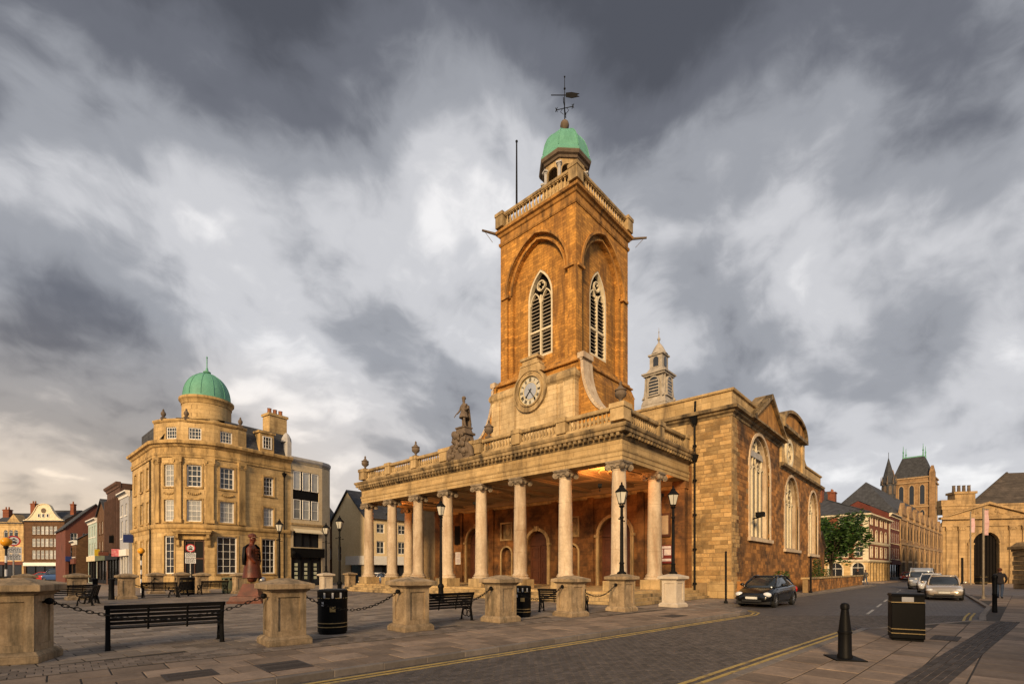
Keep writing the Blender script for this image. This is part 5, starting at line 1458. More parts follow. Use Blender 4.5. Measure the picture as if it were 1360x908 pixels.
mb = MB(M_ @ T(.05, -.45, 3.4)); mb.sph((0, 0, 0), .22, 8, 6); mb.tube([(0, 0, .2), (0, .4, .5)], .03, 5); obj('wall_lamp', mb, 'black_iron', gb_)
mb = MB(); mb.prism([p_ for p_ in GP]+[(22, 62)], 12.6, 12.9, 'z'); obj('roof', mb, 'lead_grey', gb_)
# ---- cream gabled shop seen past the portico ---------------------------------------------------------
KX, KY = 32.4, 53.9
ghs = thing('gabled_shop', 'cream rendered shop with steep slate roof and white fascia behind the portico', 'building', T(KX, KY, 0))
mb = MB(); GW = 8.2; EH, AH = 8.2, 11.9
mb.M = faceM(KX, KY+GW, -PI/2)
wall(mb, 0, GW, -.1, EH, [(1.9, 1.0, 2.9, 4.8, 'rect'), (6.0, 2.6, .05, 2.4, 'rect')], reveal=.15); mb.prism([(0, EH), (GW, EH), (GW/2, AH)], 0, .3, 'y')
mb.M = faceM(KX, KY, 0)
wx = [2.2, 5.4, 8.6, 11.8, 15.0]
wall(mb, 0, 18, -.1, EH, [(c, 1.15, zb, zt, 'rect') for c in wx for (zb, zt) in ((3.75, 5.35), (6.35, 7.55))]+[(9, 17, .05, 2.35, 'rect')], reveal=.15)
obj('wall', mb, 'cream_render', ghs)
for c in wx:
    for (zb, zt) in ((3.75, 5.35), (6.35, 7.55)): window(ghs, faceM(KX, KY, 0) @ T(c, .1, zb), 1.15, zt-zb, 'rect', 2, 2, fw=.1)
window(ghs, faceM(KX, KY+GW, -PI/2) @ T(1.9, .1, 2.9), 1.0, 1.9, 'rect', 2, 2, pane='glass_dark')
mb = MB(); mb.add([(KX-.25, KY-.35, EH-.1), (KX+18, KY-.35, EH-.1), (KX+18, KY+GW/2, AH+.1), (KX-.25, KY+GW/2, AH+.1), (KX-.25, KY+GW+.35, EH-.1), (KX+18, KY+GW+.35, EH-.1)], [(0, 1, 2, 3), (3, 2, 5, 4)])
mb.add([(KX-.25, KY-.35, EH-.25), (KX-.25, KY+GW/2, AH-.08), (KX-.25, KY+GW/2, AH+.1), (KX-.25, KY-.35, EH-.1)], [(0, 1, 2, 3)]); mb.add([(KX-.25, KY+GW+.35, EH-.25), (KX-.25, KY+GW/2, AH-.08), (KX-.25, KY+GW/2, AH+.1), (KX-.25, KY+GW+.35, EH-.1)], [(0, 1, 2, 3)])
obj('roof', mb, 'slate', ghs)
mb = MB(); mb.box(KX-.35, KX+17.8, KY-.4, KY+.02, 2.35, 3.45); mb.box(KX-.4, KX+.02, KY+.02, KY+4.0, 2.35, 3.45); obj('fascia', mb, 'white_paint', ghs)
mb = MB(); mb.box(KX+.3, KX+17.6, KY+.1, KY+.2, 0, 2.35); mb.box(KX+.1, KX+.2, KY+.9, KY+3.5, 0, 2.4); obj('shop_front', mb, 'glass_dark', ghs)
for k in range(9): mb = MB(); mb.box(KX+.3+k*2.15, KX+.5+k*2.15, KY-.05, KY+.12, 0, 2.35); obj('mullion', mb, 'black_paint', ghs)
bk_ = house('brick_house', 'dark roofed house with red chimney stack rising behind the cream gable', faceM(29.6, 66, 0), 6, 8.6, 8, 'brick_brown', [(3.2, 4.8, [1.5, 4.2], 1.0, 'rect', 2, 2)], ('side', 'slate', 3.2), chims=((2.6, 2.4, 2.2, 1.1, 10.0, 3.6, 4),))
house('rear_terrace', 'pale rendered terrace beyond the north end of the portico', faceM(48, 62, 0), 26, 9.0, 8, 'white_render', [(zb, zt, [2+3.4*k for k in range(7)], 1.2, 'rect', 2, 2) for (zb, zt) in ((3.6, 5.2), (6.4, 7.8))], ('side', 'slate', 3.0), shop=dict(h=2.6, fascia='blue_sign', n=8))
# ---- the street running away on the left ---------------------------------------------------------------
XL = 10.5
def drap(name, label, y0, y1, h, wm, rows, **kw):
    return house(name, label, faceM(XL+kw.pop('dx', 0), y1, -PI/2), y1-y0, h, kw.pop('dep', 7), wm, rows, **kw)
drap('painted_shop', 'blue grey painted shop with white eaves next to the bank', 61.7, 66.2, 9.6, 'blue_grey_paint', [(5.0, 6.8, [1.2, 3.3], .9, 'rect', 2, 2), (7.3, 8.5, [1.2, 3.3], .9, 'rect', 2, 2)], cornice='white_paint', shop=dict(h=3.2, fascia='white_paint', frame='white_paint'), roof=('side', 'slate', 2.0))
house('tall_rear_block', 'dark tall roof block behind the blue grey shop', faceM(12.4, 70, -PI/2), 8.3, 13.0, 6, 'brick_brown', [(10.4, 12.0, [2, 4.2, 6.4], .9, 'rect', 2, 2)], ('mansard', 'slate', 1.2), chims=((6.5, 1.6, 1.0, .8, 13.0, 1.4, 2),))
mat('fin_brown', (.11, .06, .045), (.07, .04, .03), rnd=.1, ns=2)
ff = drap('finned_block', 'brown office block with tall pale vertical fins', 66.2, 73.6, 11.0, 'fin_brown', [(3.6, 8.3, [.75+k*1.18 for k in range(6)], .72, 'rect', 1, 5)], cornice='fin_brown', shop=dict(h=2.9, fascia='black_paint', n=4), roof=('flat', 'slate', 0), frame='black_paint', pane='glass_dark')
for k in range(7):
    mb = MB(faceM(XL, 73.6, -PI/2)); x = .18+k*1.18; mb.box(x-.09, x+.09, -.28, .02, 3.5, 9.6); obj('fin', mb, 'fin_brown', ff)
drap('narrow_stone_house', 'narrow brown stone house with a front gable in the left street', 73.6, 80.5, 8.4, 'brick_brown', [(3.6, 5.2, [1.6, 3.5, 5.3], .9, 'rect', 2, 2), (6.1, 7.6, [1.6, 3.5, 5.3], .9, 'rect', 2, 2)], roof=('front', 'slate', 1.9), shop=dict(h=2.9, fascia='green_plate', n=3))
drap('teal_house', 'teal and cream painted narrow house in the left street', 80.5, 87.5, 8.2, 'teal_paint', [(3.6, 5.2, [1.4, 3.4, 5.4], 1.0, 'rect', 2, 2), (6.0, 7.4, [1.4, 3.4, 5.4], 1.0, 'rect', 2, 2)], cornice='white_paint', roof=('side', 'slate', 1.6), shop=dict(h=2.9, fascia='awning', n=3))
rg_ = house('red_gabled_house', 'red painted house with a broad dark gable at the bend of the left street', faceM(8.6, 92, 0), 6.5, 7.6, 12, 'red_paint', [(3.6, 4.9, [.9, 2.2, 3.5], .75, 'rect', 2, 2), (5.6, 6.9, [.9, 2.2, 3.5], .75, 'rect', 2, 2)], ('front', 'slate', 3.6), shop=dict(h=3.0, fascia='blue_sign', n=3))
drap('corner_pub', 'small dark brown shop below the red gable with white trimmed eaves', 88, 92, 5.6, 'brick_brown', [(3.5, 4.8, [1.0, 2.8], .8, 'rect', 2, 2)], dx=-1.2, dep=4, roof=('side', 'slate', 1.6), cornice='white_paint', shop=dict(h=2.6, fascia='red_paint', n=2))
AR = math.atan2(-.7399, .6727)
def far_at(px, d): 
    X = (px-680)/650*d; return (.6727*X+.7399*d, -.7399*X+.6727*d)
fx, fy = far_at(32, 96)
cg = house('curved_gable_house', 'brown brick house with cream curved gable closing the left street', faceM(fx, fy, AR), 7.9, 11.4, 8, 'brick_brown', [(3.9, 5.6, [1.9+k*.84 for k in range(6)], .7, 'rect', 1, 2), (6.3, 7.9, [1.9+k*.84 for k in range(6)], .7, 'rect', 1, 2), (8.7, 10.3, [1.9+k*.84 for k in range(6)], .7, 'rect', 1, 2)], ('side', 'slate', 2.4), shop=dict(h=2.6, fascia='white_paint', n=4), pane='glass_pale', chims=((7.4, 2.5, .7, .6, 12.0, 3.0, 1),))
mb = MB(faceM(fx, fy, AR)); sg = []
for k in range(25):
    t = -1+2*k/24; x = 3.95+t*3.5
    z = 11.5+(2.15+.95*math.sqrt(max(0, 1-(t/.42)**2)) if abs(t) < .42 else 2.15*max(0, 1-((abs(t)-.42)/.58))**1.6+.0)
    sg.append((x, z))
mb.prism([(.45, 11.4)]+sg+[(7.45, 11.4)], -.12, .25, 'y'); obj('curved_gable', mb, 'cream_stone', cg)
mb = MB(faceM(fx, fy, AR)); ring(mb, sg, -.14, -.25, .3, closed=False); mb.box(0, 7.9, -.25, .1, 11.3, 11.55); obj('gable_coping', mb, 'cream_stone', cg)
mb = MB(faceM(fx, fy, AR) @ T(3.95, -.16, 13.35)); disc(mb, 0, .5, 0, .1, 20); obj('round_panel', mb, 'dark_stone', cg)
for k in range(3): window(cg, faceM(fx, fy, AR) @ T(3.1+k*.85, -.2, 12.0), .5, .75, 'rect', 1, 1, pane='glass_dark')
fx, fy = far_at(-12, 96)
lg = house('stone_terrace', 'pale stone three storey terrace with dormer gable at the far left edge', faceM(fx, fy, AR), 6.4, 11.0, 8, 'pale_stone', [(4.0, 5.6, [1.3, 3.2, 5.0], .9, 'rect', 2, 2), (8.0, 9.6, [2.9, 3.9, 4.9], .8, 'round', 1, 2)], ('side', 'slate', 2.2), cornice='trim_stone', shop=dict(h=2.8, fascia='red_paint', n=3), chims=((6.0, 2.6, .9, .8, 11.5, 3.6, 2), (.6, 2.6, 1.2, .8, 11.5, 2.4, 2)))
mb = MB(faceM(fx, fy, AR)); mb.prism([(3.2, 11.1), (5.8, 11.1), (4.5, 12.7)], -.1, 1.8, 'y'); obj('dormer_gable', mb, 'pale_stone', lg)
fx, fy = far_at(86, 97)
house('white_narrow_house', 'narrow white house between the curved gable and the red gable', faceM(fx, fy, AR), 4.5, 10.2, 8, 'white_render', [(4, 5.6, [1.2, 3.0], .9, 'rect', 2, 2), (7, 8.6, [1.2, 3.0], .9, 'rect', 2, 2)], ('side', 'slate', 1.8), shop=dict(h=2.8, fascia='blue_sign', n=2))

# ---- unseen terraces added behind the viewpoint to shade the foreground
for k, (x1, w_, h_, m_, l_) in enumerate(((-30, 14, 10.0, 'bank_stone', 'unseen stone terrace west of the plaza, added to shade the foreground'), (-30, 15, 9.5, 'brick_red', 'unseen red brick terrace west of the plaza, added to shade the foreground'), (-30, 16, 10.5, 'white_render', 'unseen white terrace west of the plaza, added to shade the foreground'))):
    house('shade_terrace', l_, faceM(x1, -14+15.2*k, PI/2), w_, h_, 9, m_, [(zb, zt, [2+3.1*q for q in range(4)], 1.2, 'rect', 2, 2) for (zb, zt) in ((3.6, 5.4), (6.6, 8.4))], ('side', 'slate', 3.0), shop=dict(h=2.8, fascia='black_paint', n=4))
for k, (x1, w_, h_, m_, l_) in enumerate(((8, 16, 8.6, 'brick_brown', 'unseen brown brick terrace behind the near pavement, added to shade the foreground'), (42, 16, 8.6, 'brick_red', 'unseen red brick terrace behind the near pavement, added to shade the foreground'))):
    house('shade_terrace', l_, faceM(x1, -9.5, PI), w_, h_, 9, m_, [(zb, zt, [2+3.1*q for q in range(4)], 1.2, 'rect', 2, 2) for (zb, zt) in ((3.6, 5.2), (6.3, 7.8))], ('side', 'slate', 1.8), shop=dict(h=2.8, fascia='black_paint', n=4))
# ------------------------------------------------------------------ right hand street
mat('guild_stone', (.33, .20, .095), (.22, .13, .06), ns=.8, block=(.8, .35, .01, .2), rnd=0, stain=.7, stain_s=.5, stain_lo=.5, stain_col=(.06, .04, .024), streak=True)
mat('guild_trim', (.40, .27, .14), (.27, .175, .09), ns=1, rnd=0, stain=.6, stain_s=.8, stain_lo=.5, stain_col=(.08, .05, .03))
mat('dark_red', (.14, .035, .022), (.10, .026, .018), ns=1.2, block=(.23, .075, .006, .2), rnd=0)
mat('stone_tile', (.085, .068, .055), (.05, .042, .036), ns=1.2, block=(.45, .28, .02, .3), rnd=0, stain=.5, stain_s=1.2, stain_col=(.17, .13, .09), stain_lo=.58)
CB = (87.6, 9.6); A2 = R(-4.5)
def rowM(t): return faceM(CB[0]+t*math.cos(A2), CB[1]+t*math.sin(A2), A2)
cb = thing('corner_building', 'red brick and stone corner building with slate hip roof beside the tree', 'building', T(CB[0], CB[1], 0))
WW_ = 12.4
rowsZ = ((3.7, 5.1), (6.2, 7.7), (8.55, 9.6))
mb = MB()
wcx = [1.6, 4.2, 6.8, 9.4, 11.4]
MWF = faceM(CB[0], CB[1]+WW_, -PI/2); MSF = rowM(0)
wops = [(c, 1.05, zb, zt, 'rect') for c in wcx for (zb, zt) in rowsZ]+[(11.2, 1.5, .05, 2.8, 'round'), (8.4, 1.8, .5, 2.8, 'round'), (5.2, 1.8, .5, 2.8, 'round')]
sops = [(c, 1.3, zb, zt, 'round' if zb == 6.2 else 'rect') for c in (2.2, 5.6, 9.0, 12.4) for (zb, zt) in rowsZ]+[(7.9, 14.6, .05, 2.75, 'rect')]
mb.M = MWF; wall(mb, 0, WW_, 3.1, 10.1, [o for o in wops if o[2] > 3], reveal=.18)
mb.M = MSF; wall(mb, 0, 16, 3.1, 10.1, [o for o in sops if o[2] > 3], reveal=.18)
obj('wall', mb, 'brick_red', cb)
mb = MB(MWF); wall(mb, 0, WW_, -.1, 3.1, [o for o in wops if o[2] < 3], reveal=.18); mb.M = MSF; wall(mb, 0, 16, -.1, 3.1, [o for o in sops if o[2] < 3], reveal=.18); obj('ground_floor', mb, 'pale_stone', cb)
for M_, L_ in ((MWF, wops), (MSF, sops)):
    for (cx, w_, zb, zt, k) in L_:
        if w_ > 5: continue
        window(cb, M_ @ T(cx, .12, zb), w_, zt-zb, k, 2, 2, pane='glass_dark' if zb < 3 else 'glass')
        fr_ = MB(M_); ring(fr_, outline(cx, w_, zb, zt, k), -.16, -.06, .03); obj('surround', fr_, 'cream_stone', cb)
mb = MB(MWF); mb.box(-.1, 2.6, -.04, .05, 3.1, 10.0); mb.box(WW_-.6, WW_+.05, -.05, .05, 3.1, 10.0); mb.M = MSF; mb.box(-.05, .5, -.05, .05, 3.1, 10.0); mb.box(15.2, 16, -.05, .05, 3.1, 10.0); obj('stone_pilaster', mb, 'cream_stone', cb)
PCB = [tuple((MSF @ Vector((16, 0, 0))).xy), CB, (CB[0], CB[1]+WW_)]
for (z, pr) in ((3.0, .25), (5.75, .12), (9.75, .5)):
    mb = MB(); mb.sweep([(-.1, z-.2), (.05, z-.2), (pr, z), (pr, z+.2), (-.1, z+.3)], PCB); obj('cornice', mb, 'cream_stone', cb)
mb = MB(); mb.M = MSF; mb.box(.7, 15.2, .12, .2, 0, 2.75); obj('shop_front', mb, 'glass_dark', cb)
for k in range(8): mb = MB(MSF); mb.box(.6+k*2.05, .85+k*2.05, -.1, .14, 0, 2.8); obj('shop_pilaster', mb, 'pale_stone', cb)
c0, c1, c2 = (CB[0]-.4, CB[1]-.4), (CB[0]+16, CB[1]-.9), (CB[0]-.4, CB[1]+WW_)
mb = MB(); mb.add([(*c0, 10.05), (*c1, 10.05), (CB[0]+16, CB[1]+6, 13.0), (CB[0]+5.2, CB[1]+6, 13.0), (*c2, 10.05), (CB[0]+5.2, CB[1]+WW_, 13.0)], [(0, 1, 2, 3), (0, 3, 5, 4)])
mb.tube([(*c0, 10.1), (CB[0]+5.2, CB[1]+6, 13.05)], .1, 5); obj('roof', mb, 'slate', cb)
for (x, y, z) in ((CB[0]+5.2, CB[1]+11, 12.4), (CB[0]+5.2, CB[1]+7, 12.6), (CB[0]+10, CB[1]+6, 12.6)):
    mb = MB(); mb.cbox(x, y, z, 1.6, 1.0, 2.2); mb.cbox(x, y, z+2.0, 1.8, 1.2, .2); ch = obj('chimney', mb, 'brick_red', cb)
    for k in range(3): mb = MB(); mb.lathe([(.14, z+2.2), (.12, z+2.7)], 7, c=(x-.5+k*.5, y)); obj('chimney_pot', mb, 'terracotta', ch)
mb = MB(); mb.add([(CB[0], CB[1]+WW_, -.1), (CB[0]+16, CB[1]+WW_, -.1), (CB[0]+16, CB[1]+WW_, 11), (CB[0]+5.2, CB[1]+WW_, 13), (CB[0], CB[1]+WW_, 10.1)], [(0, 1, 2, 3, 4)]); obj('party_wall', mb, 'brick_red', cb)
house('north_street_house', 'slate roofed stone house behind the tree beside the corner building', faceM(88.4, 36, -PI/2), 13.8, 9.0, 9, 'bank_stone', [(3.4, 5.0, [2, 5, 8, 11], 1.1, 'rect', 2, 2), (6.2, 7.8, [2, 5, 8, 11], 1.1, 'rect', 2, 2)], ('side', 'slate', 3.4), chims=((2, 4, 1.4, .9, 10.5, 3.2, 3), (13, 4, 1.4, .9, 10.5, 3.2, 3)))
house('dark_red_house', 'narrow dark red brick house with tall white windows before the gothic hall', rowM(16.05), 8.8, 11.2, 9, 'dark_red', [(zb, zt, [1.2, 2.9, 4.6, 6.3, 7.8], .85, 'rect', 1, 2) for (zb, zt) in ((3.6, 5.6), (6.3, 8.2), (8.8, 10.4))], ('side', 'slate', 2.6), cornice='cream_stone', shop=dict(h=2.7, fascia='dark_red', n=4))
house('brick_gable_house', 'red brick gable and chimneys rising behind the corner building roof', faceM(101, 17.5, A2), 8, 13.0, 8, 'brick_red', [(10.8, 12.2, [2.2, 4.0, 5.8], .8, 'rect', 1, 2)], ('front', 'slate', 3.0), chims=((.8, 2, 1.2, .9, 13.2, 3.4, 2), (7.2, 2, 1.2, .9, 13.2, 3.4, 2)))
# ---- gothic guildhall
gh = thing('gothic_hall', 'long golden gothic town hall with arcades and a steep roofed tower', 'building', rowM(25))
MG = rowM(25); GL = 72; NB = 10; bwid = GL/NB
mb = MB(MG)
ops = [(bwid*(k+.5), 4.4, 1.0, 5.9, 'point', 2.6) for k in range(NB)]+[(bwid*(k+.5)+o, 1.9, 7.3, 10.4, 'point', 1.2) for k in range(NB) for o in (-1.6, 1.6)]
wall(mb, 0, GL, -.1, 12.0, ops, reveal=.08); mb.add([(0, 0, 0), (0, 12, 0), (0, 12, 12), (0, 0, 12)], [(0, 1, 2, 3)])
obj('wall', mb, 'guild_stone', gh)
for k in range(NB):
    window(gh, MG @ T(bwid*(k+.5), -.02, 1.0), 4.4, 4.9, 'point', 3, 2, fw=.16, bw=.2, frame='guild_trim', pane='dark_void', rise=2.6)
    for o in (-1.6, 1.6): window(gh, MG @ T(bwid*(k+.5)+o, -.02, 7.3), 1.9, 3.1, 'point', 1, 1, fw=.14, frame='guild_trim', pane='dark_void', rise=1.2)
    mb = MB(MG); x = bwid*(k+.5); ol = outline(x, 4.4, 1.0, 5.9, 'point', 2.6, 10); ring(mb, ol[2:], -.2, -.1, .05, closed=False); obj('arch_hood', mb, 'guild_trim', gh)
    mb = MB(MG); mb.tube([(bwid*k, -.1, .2), (bwid*k, -.1, 6.0)], .13, 7); mb.cbox(bwid*k, -.08, 6.0, .4, .3, .3); mb.cbox(bwid*k, -.06, 6.9, .32, .22, 4.2); mb.frus(bwid*k, -.1, 11.1, 13.8, .6, .6, .05, .05); obj('buttress', mb, 'guild_trim', gh)
    mb = MB(MG); mb.prism([(x-2.4, 11.9), (x+2.4, 11.9), (x, 14.2)], -.2, .5, 'y'); obj('gablet', mb, 'guild_stone', gh)
for z in (.0, 6.35, 10.9, 11.8):
    mb = MB(MG); mb.box(-.1, GL, -.16 if z else -.2, .02, z, z+.32 if z else .7); obj('string_course', mb, 'guild_trim', gh)
mb = MB(MG); mb.add([(0, .3, 12), (GL, .3, 12), (GL, 6, 19.0), (5, 6, 19.0), (GL, 12, 12), (0, 12, 12)], [(0, 1, 2, 3), (3, 2, 4, 5), (0, 3, 5)]); obj('roof', mb, 'slate', gh)
# tower
TT = 64.0; TI = 2.2; tb = MB(MG); tb.box(TT, TT+9.2, TI, TI+9.2, 0, 27.6); tw_ = obj('hall_tower', tb, 'guild_stone', gh)
for (x0_, a_, y0_) in ((TT, 0, TI), (TT, -PI/2, TI+9.2)):
    M_ = MG @ T(x0_, y0_, 0) @ RZ(a_)
    for zb, zt in ((14.6, 18.4), (20.0, 25.4)):
        for c in (2.3, 4.6, 6.9):
            mb = MB(M_); mb.prism(outline(c, 1.0, zb, zt, 'point'), -.04, .1, 'y'); obj('tower_opening', mb, 'glass_dark', tw_)
            mb = MB(M_); ring(mb, outline(c, 1.0, zb, zt, 'point'), -.22, -.14, .05); obj('opening_frame', mb, 'guild_trim', tw_)
    for z in (13.6, 19.2, 26.0, 27.3): mb = MB(M_); mb.box(-.25, 9.45, -.28, .05, z, z+.35); obj('string_course', mb, 'guild_trim', tw_)
    mb = MB(M_); mb.box(-.45, .8, -.45, .8, 0, 28.6); mb.frus(.18, .18, 28.6, 30.4, 1.2, 1.2, .5, .5); obj('turret', mb, 'guild_stone', tw_)
mb = MB(MG); mb.frus(TT+4.6, TI+4.6, 27.6, 33.6, 8.8, 8.8, 4.8, 4.8); obj('tower_roof', mb, 'slate', gh)
mb = MB(MG)
mb.box(TT+2.3, TT+6.9, TI+2.3, TI+6.9, 33.5, 33.9)
for x in (TT+2.4, TT+6.8):
    for y in (TI+2.4, TI+6.8): mb.tube([(x, y, 33.6), (x, y, 37.2)], [.2, .04], 6); mb.sph((x, y, 35.4), .24, 6, 4)
obj('roof_cresting', mb, 'copper', gh)
# spirelet
M_ = MG @ T(27, 6.0, 1.6); mb = MB(M_); mb.lathe([(1.3, 15), (1.3, 19.6), (1.5, 19.7), (1.5, 20.0)], 8); mb.lathe([(1.35, 20.0), (.04, 25.6)], 8); mb.tube([(0, 0, 25.4), (0, 0, 26.8)], .05, 5)
sp_ = obj('spirelet', mb, 'slate', gh)
for k in range(8):
    mb = MB(M_ @ RZ(k*PI/4+PI/8)); mb.prism(outline(0, .55, 17.2, 19.2, 'point'), -1.28, -1.1, 'y'); obj('louvre', mb, 'dark_stone', sp_)
    mb = MB(M_ @ RZ(k*PI/4)); mb.frus(1.4, 0, 19.4, 21.4, .3, .3, .04, .04); obj('pinnacle', mb, 'dark_stone', sp_)
mat('court_stone', (.43, .29, .14), (.30, .195, .09), ns=1.0, block=(.9, .4, .01, .16), rnd=.05, stain=.75, stain_s=.7, stain_lo=.48, stain_col=(.08, .053, .03), streak=True)
# ---- court house with pediment and tall arch
MCH = faceM(85.2, 1.4, R(-60)); CW_ = 16.0; cc_ = 4.8
co = thing('court_house', 'stone court house with pediment over a tall dark arch at the right', 'building', MCH)
mb = MB(MCH); wall(mb, 0, CW_, -.1, 9.6, [(cc_, 2.9, .05, 6.6, 'round'), (12.5, 1.6, 1.8, 5.4, 'rect')], reveal=.7)
mb.M = Matrix(); fcv = Vector((.5, -.866, 0)); ecv = Vector((1, -.03, 0)); o0 = Vector((85.2, 1.4, 0))
def cpt(s_, t_, z): return tuple(o0+fcv*s_+ecv*t_+Vector((0, 0, z)))
mb.add([cpt(0, 0, -.1), cpt(0, 34, -.1), cpt(0, 34, 9.6), cpt(0, 0, 9.6)], [(0, 1, 2, 3)]); obj('wall', mb, 'court_stone', co)
mb = MB(MCH); mb.box(cc_-1.5, cc_+1.5, .5, .6, 0, 6.6); gt = obj('gate', mb, 'dark_void', co)
for k in range(9): mb = MB(MCH); x = cc_-1.36+k*.34; mb.tube([(x, .42, 0), (x, .42, 6.3)], .03, 5); obj('gate_bar', mb, 'black_iron', gt)
mb = MB(MCH); ring(mb, outline(cc_, 2.9, .05, 6.6, 'round')[2:], -.45, -.12, .05, closed=False); mb.box(cc_-.25, cc_+.25, -.25, .05, 6.5, 7.3)
for s_ in (-1, 1): mb.box(cc_+s_*1.7-.3, cc_+s_*1.7+.3, -.14, .05, 0, 5.15); mb.box(cc_+s_*1.7-.36, cc_+s_*1.7+.36, -.2, .05, 4.95, 5.2)
obj('arch_surround', mb, 'court_stone', co)
for x in (.7, 2.1, 7.6, 9.0):
    mb = MB(MCH); mb.box(x-.42, x+.42, -.2, .05, 0, .8); mb.box(x-.34, x+.34, -.15, .05, .8, 6.9); mb.box(x-.44, x+.44, -.25, .05, 6.85, 7.35)
    for s_ in (-1, 1): mb.tube([(x+s_*.34, -.32, 7.1), (x+s_*.34, -.05, 7.1)], .13, 8)
    obj('pilaster', mb, 'court_stone', co)
mb = MB(MCH); mb.box(-.15, CW_, -.18, .05, 7.36, 7.9); mb.box(-.05, CW_, -.1, .05, 7.9, 8.25); mb.box(-.45, CW_, -.55, .05, 8.25, 8.55); obj('entablature', mb, 'court_stone', co)
mb = MB(MCH); mb.prism([(.1, 8.5), (9.6, 8.5), (4.85, 10.15)], -.2, .1, 'y'); ring(mb, [(10.0, 8.5), (-.3, 8.5), (4.85, 10.45)], .32, -.6, .1); pdc = obj('pediment', mb, 'court_stone', co)
rg = random.Random(9); mb = MB(MCH)
for k in range(26): mb.sph((4.85+rg.uniform(-2.2, 2.2), -.24, 8.95+rg.random()*.55), rg.uniform(.08, .2), 6, 4, (1, .5, 1))
obj('carving', mb, 'court_stone', pdc)
mb = MB(MCH); mb.box(-.1, CW_, -.05, .5, 9.55, 10.0); mb.box(-.2, CW_, -.15, .6, 10.0, 10.2); obj('parapet', mb, 'court_stone', co)
mb = MB(MCH); mb.box(1.9, 4.2, .9, 2.4, 9, 12.0); mb.box(1.75, 4.35, .75, 2.55, 11.7, 12.0); mb.box(.2, 1.9, .6, 1.6, 9, 10.9); chc = obj('chimney', mb, 'court_stone', co)
for k in range(4): mb = MB(MCH); mb.lathe([(.2, 12.0), (.17, 12.8), (.21, 12.9)], 8, c=(2.2+k*.57, 1.65)); obj('chimney_pot', mb, 'dark_stone', chc)
mb = MB(); mb.add([cpt(2.6, 2.5, 9.9), cpt(30, 2.5, 9.9), cpt(30, 8, 15.2), cpt(7.3, 8, 15.2), cpt(2.6, 13, 9.9), cpt(30, 13, 9.9)], [(0, 1, 2, 3), (0, 3, 4), (3, 2, 5, 4)]); mb.tube([cpt(2.6, 2.5, 9.95), cpt(7.3, 8, 15.25)], .14, 5); obj('roof', mb, 'stone_tile', co)
gp = thing('gate_pier', 'rusticated stone gate pier with heavy cornice at the right edge', 'pier', T(*far_at(1366, 44), 0) @ RZ(R(-60)))
M_ = WM[gp.name]
for k in range(8): mb = MB(M_); s_ = 1.5 if k % 2 else 1.4; mb.cbox(0, 0, k*.42, s_, s_, .40); obj('stone_block', mb, 'court_stone', gp, bevel=.04)
mb = MB(M_); mb.cbox(0, 0, 3.36, 1.6, 1.6, .2); mb.cbox(0, 0, 3.56, 1.95, 1.95, .25); mb.frus(0, 0, 3.81, 4.2, 1.7, 1.7, 1.1, 1.1); obj('cap', mb, 'court_stone', gp)
# ---- churchyard: low wall, little porch, tree
lw = thing('churchyard_wall', 'low weathered stone wall along the churchyard behind the black car', 'wall', T(55, 8.4, 0))
mb = MB(); mb.box(41.5, 69.5, 8.15, 8.5, 0, 1.0); obj('wall', mb, 'mortar', lw)
L_ = blocks_wall(None, 0, 28, .03, .98, lambda *a: False, .24, .4, .8, 0, 21, 'c'); lay(lw, faceM(41.5, 8.15, 0), L_, 'rust_block', 110)
mb = MB(); mb.box(41.4, 69.6, 8.05, 8.6, 1.0, 1.12); obj('coping', mb, 'trim_stone', lw)
pch = thing('stone_porch', 'small gabled stone porch with arched doorway beside the tree', 'porch', T(60, 11, 0))
M_ = faceM(57.6, 10.6, 0); mb = MB(M_); wall(mb, 0, 4.2, 0, 4.0, [(2.1, 1.7, .05, 3.3, 'round')], reveal=.4); mb.prism([(0, 4), (4.2, 4), (2.1, 5.6)], 0, .35, 'y'); mb.add([(0, 0, 0), (0, 4, 0), (0, 4, 4), (0, 0, 4)], [(0, 1, 2, 3)]); obj('wall', mb, 'portico_wall', pch)
mb = MB(M_); mb.box(1.2, 3.0, .35, .45, 0, 3.3); obj('door', mb, 'door_wood', pch)
mb = MB(M_); mb.add([(-.25, -.2, 3.85), (2.1, -.2, 5.75), (2.1, 4, 5.75), (-.25, 4, 3.85), (4.45, -.2, 3.85), (4.45, 4, 3.85)], [(0, 1, 2, 3), (1, 4, 5, 2)]); obj('roof', mb, 'stone_tile', pch)
def leafmat(name, c1, c2):
    m = bpy.data.materials.new(name); m.use_nodes = True; MATS[name] = m; t = NT(m.node_tree)
    ri = t.n('ShaderNodeNewGeometry').outputs['Random Per Island']
    c = t.ramp(ri, [(0, c1), (.6, c2), (1, tuple(min(1, x*1.5) for x in c2))])
    b = t.n('ShaderNodeBsdfPrincipled', Base__Color=c, Roughness=.55); tr = t.n('ShaderNodeBsdfTranslucent', Color=c)
    mx = t.n('ShaderNodeMixShader', Fac=.25); t.put(mx.inputs[1], b); t.put(mx.inputs[2], tr); t.n('ShaderNodeOutputMaterial', Surface=mx)
leafmat('leaf', (.014, .038, .007), (.045, .095, .017)); mat('bark', (.06, .045, .03), ns=3, rnd=0)
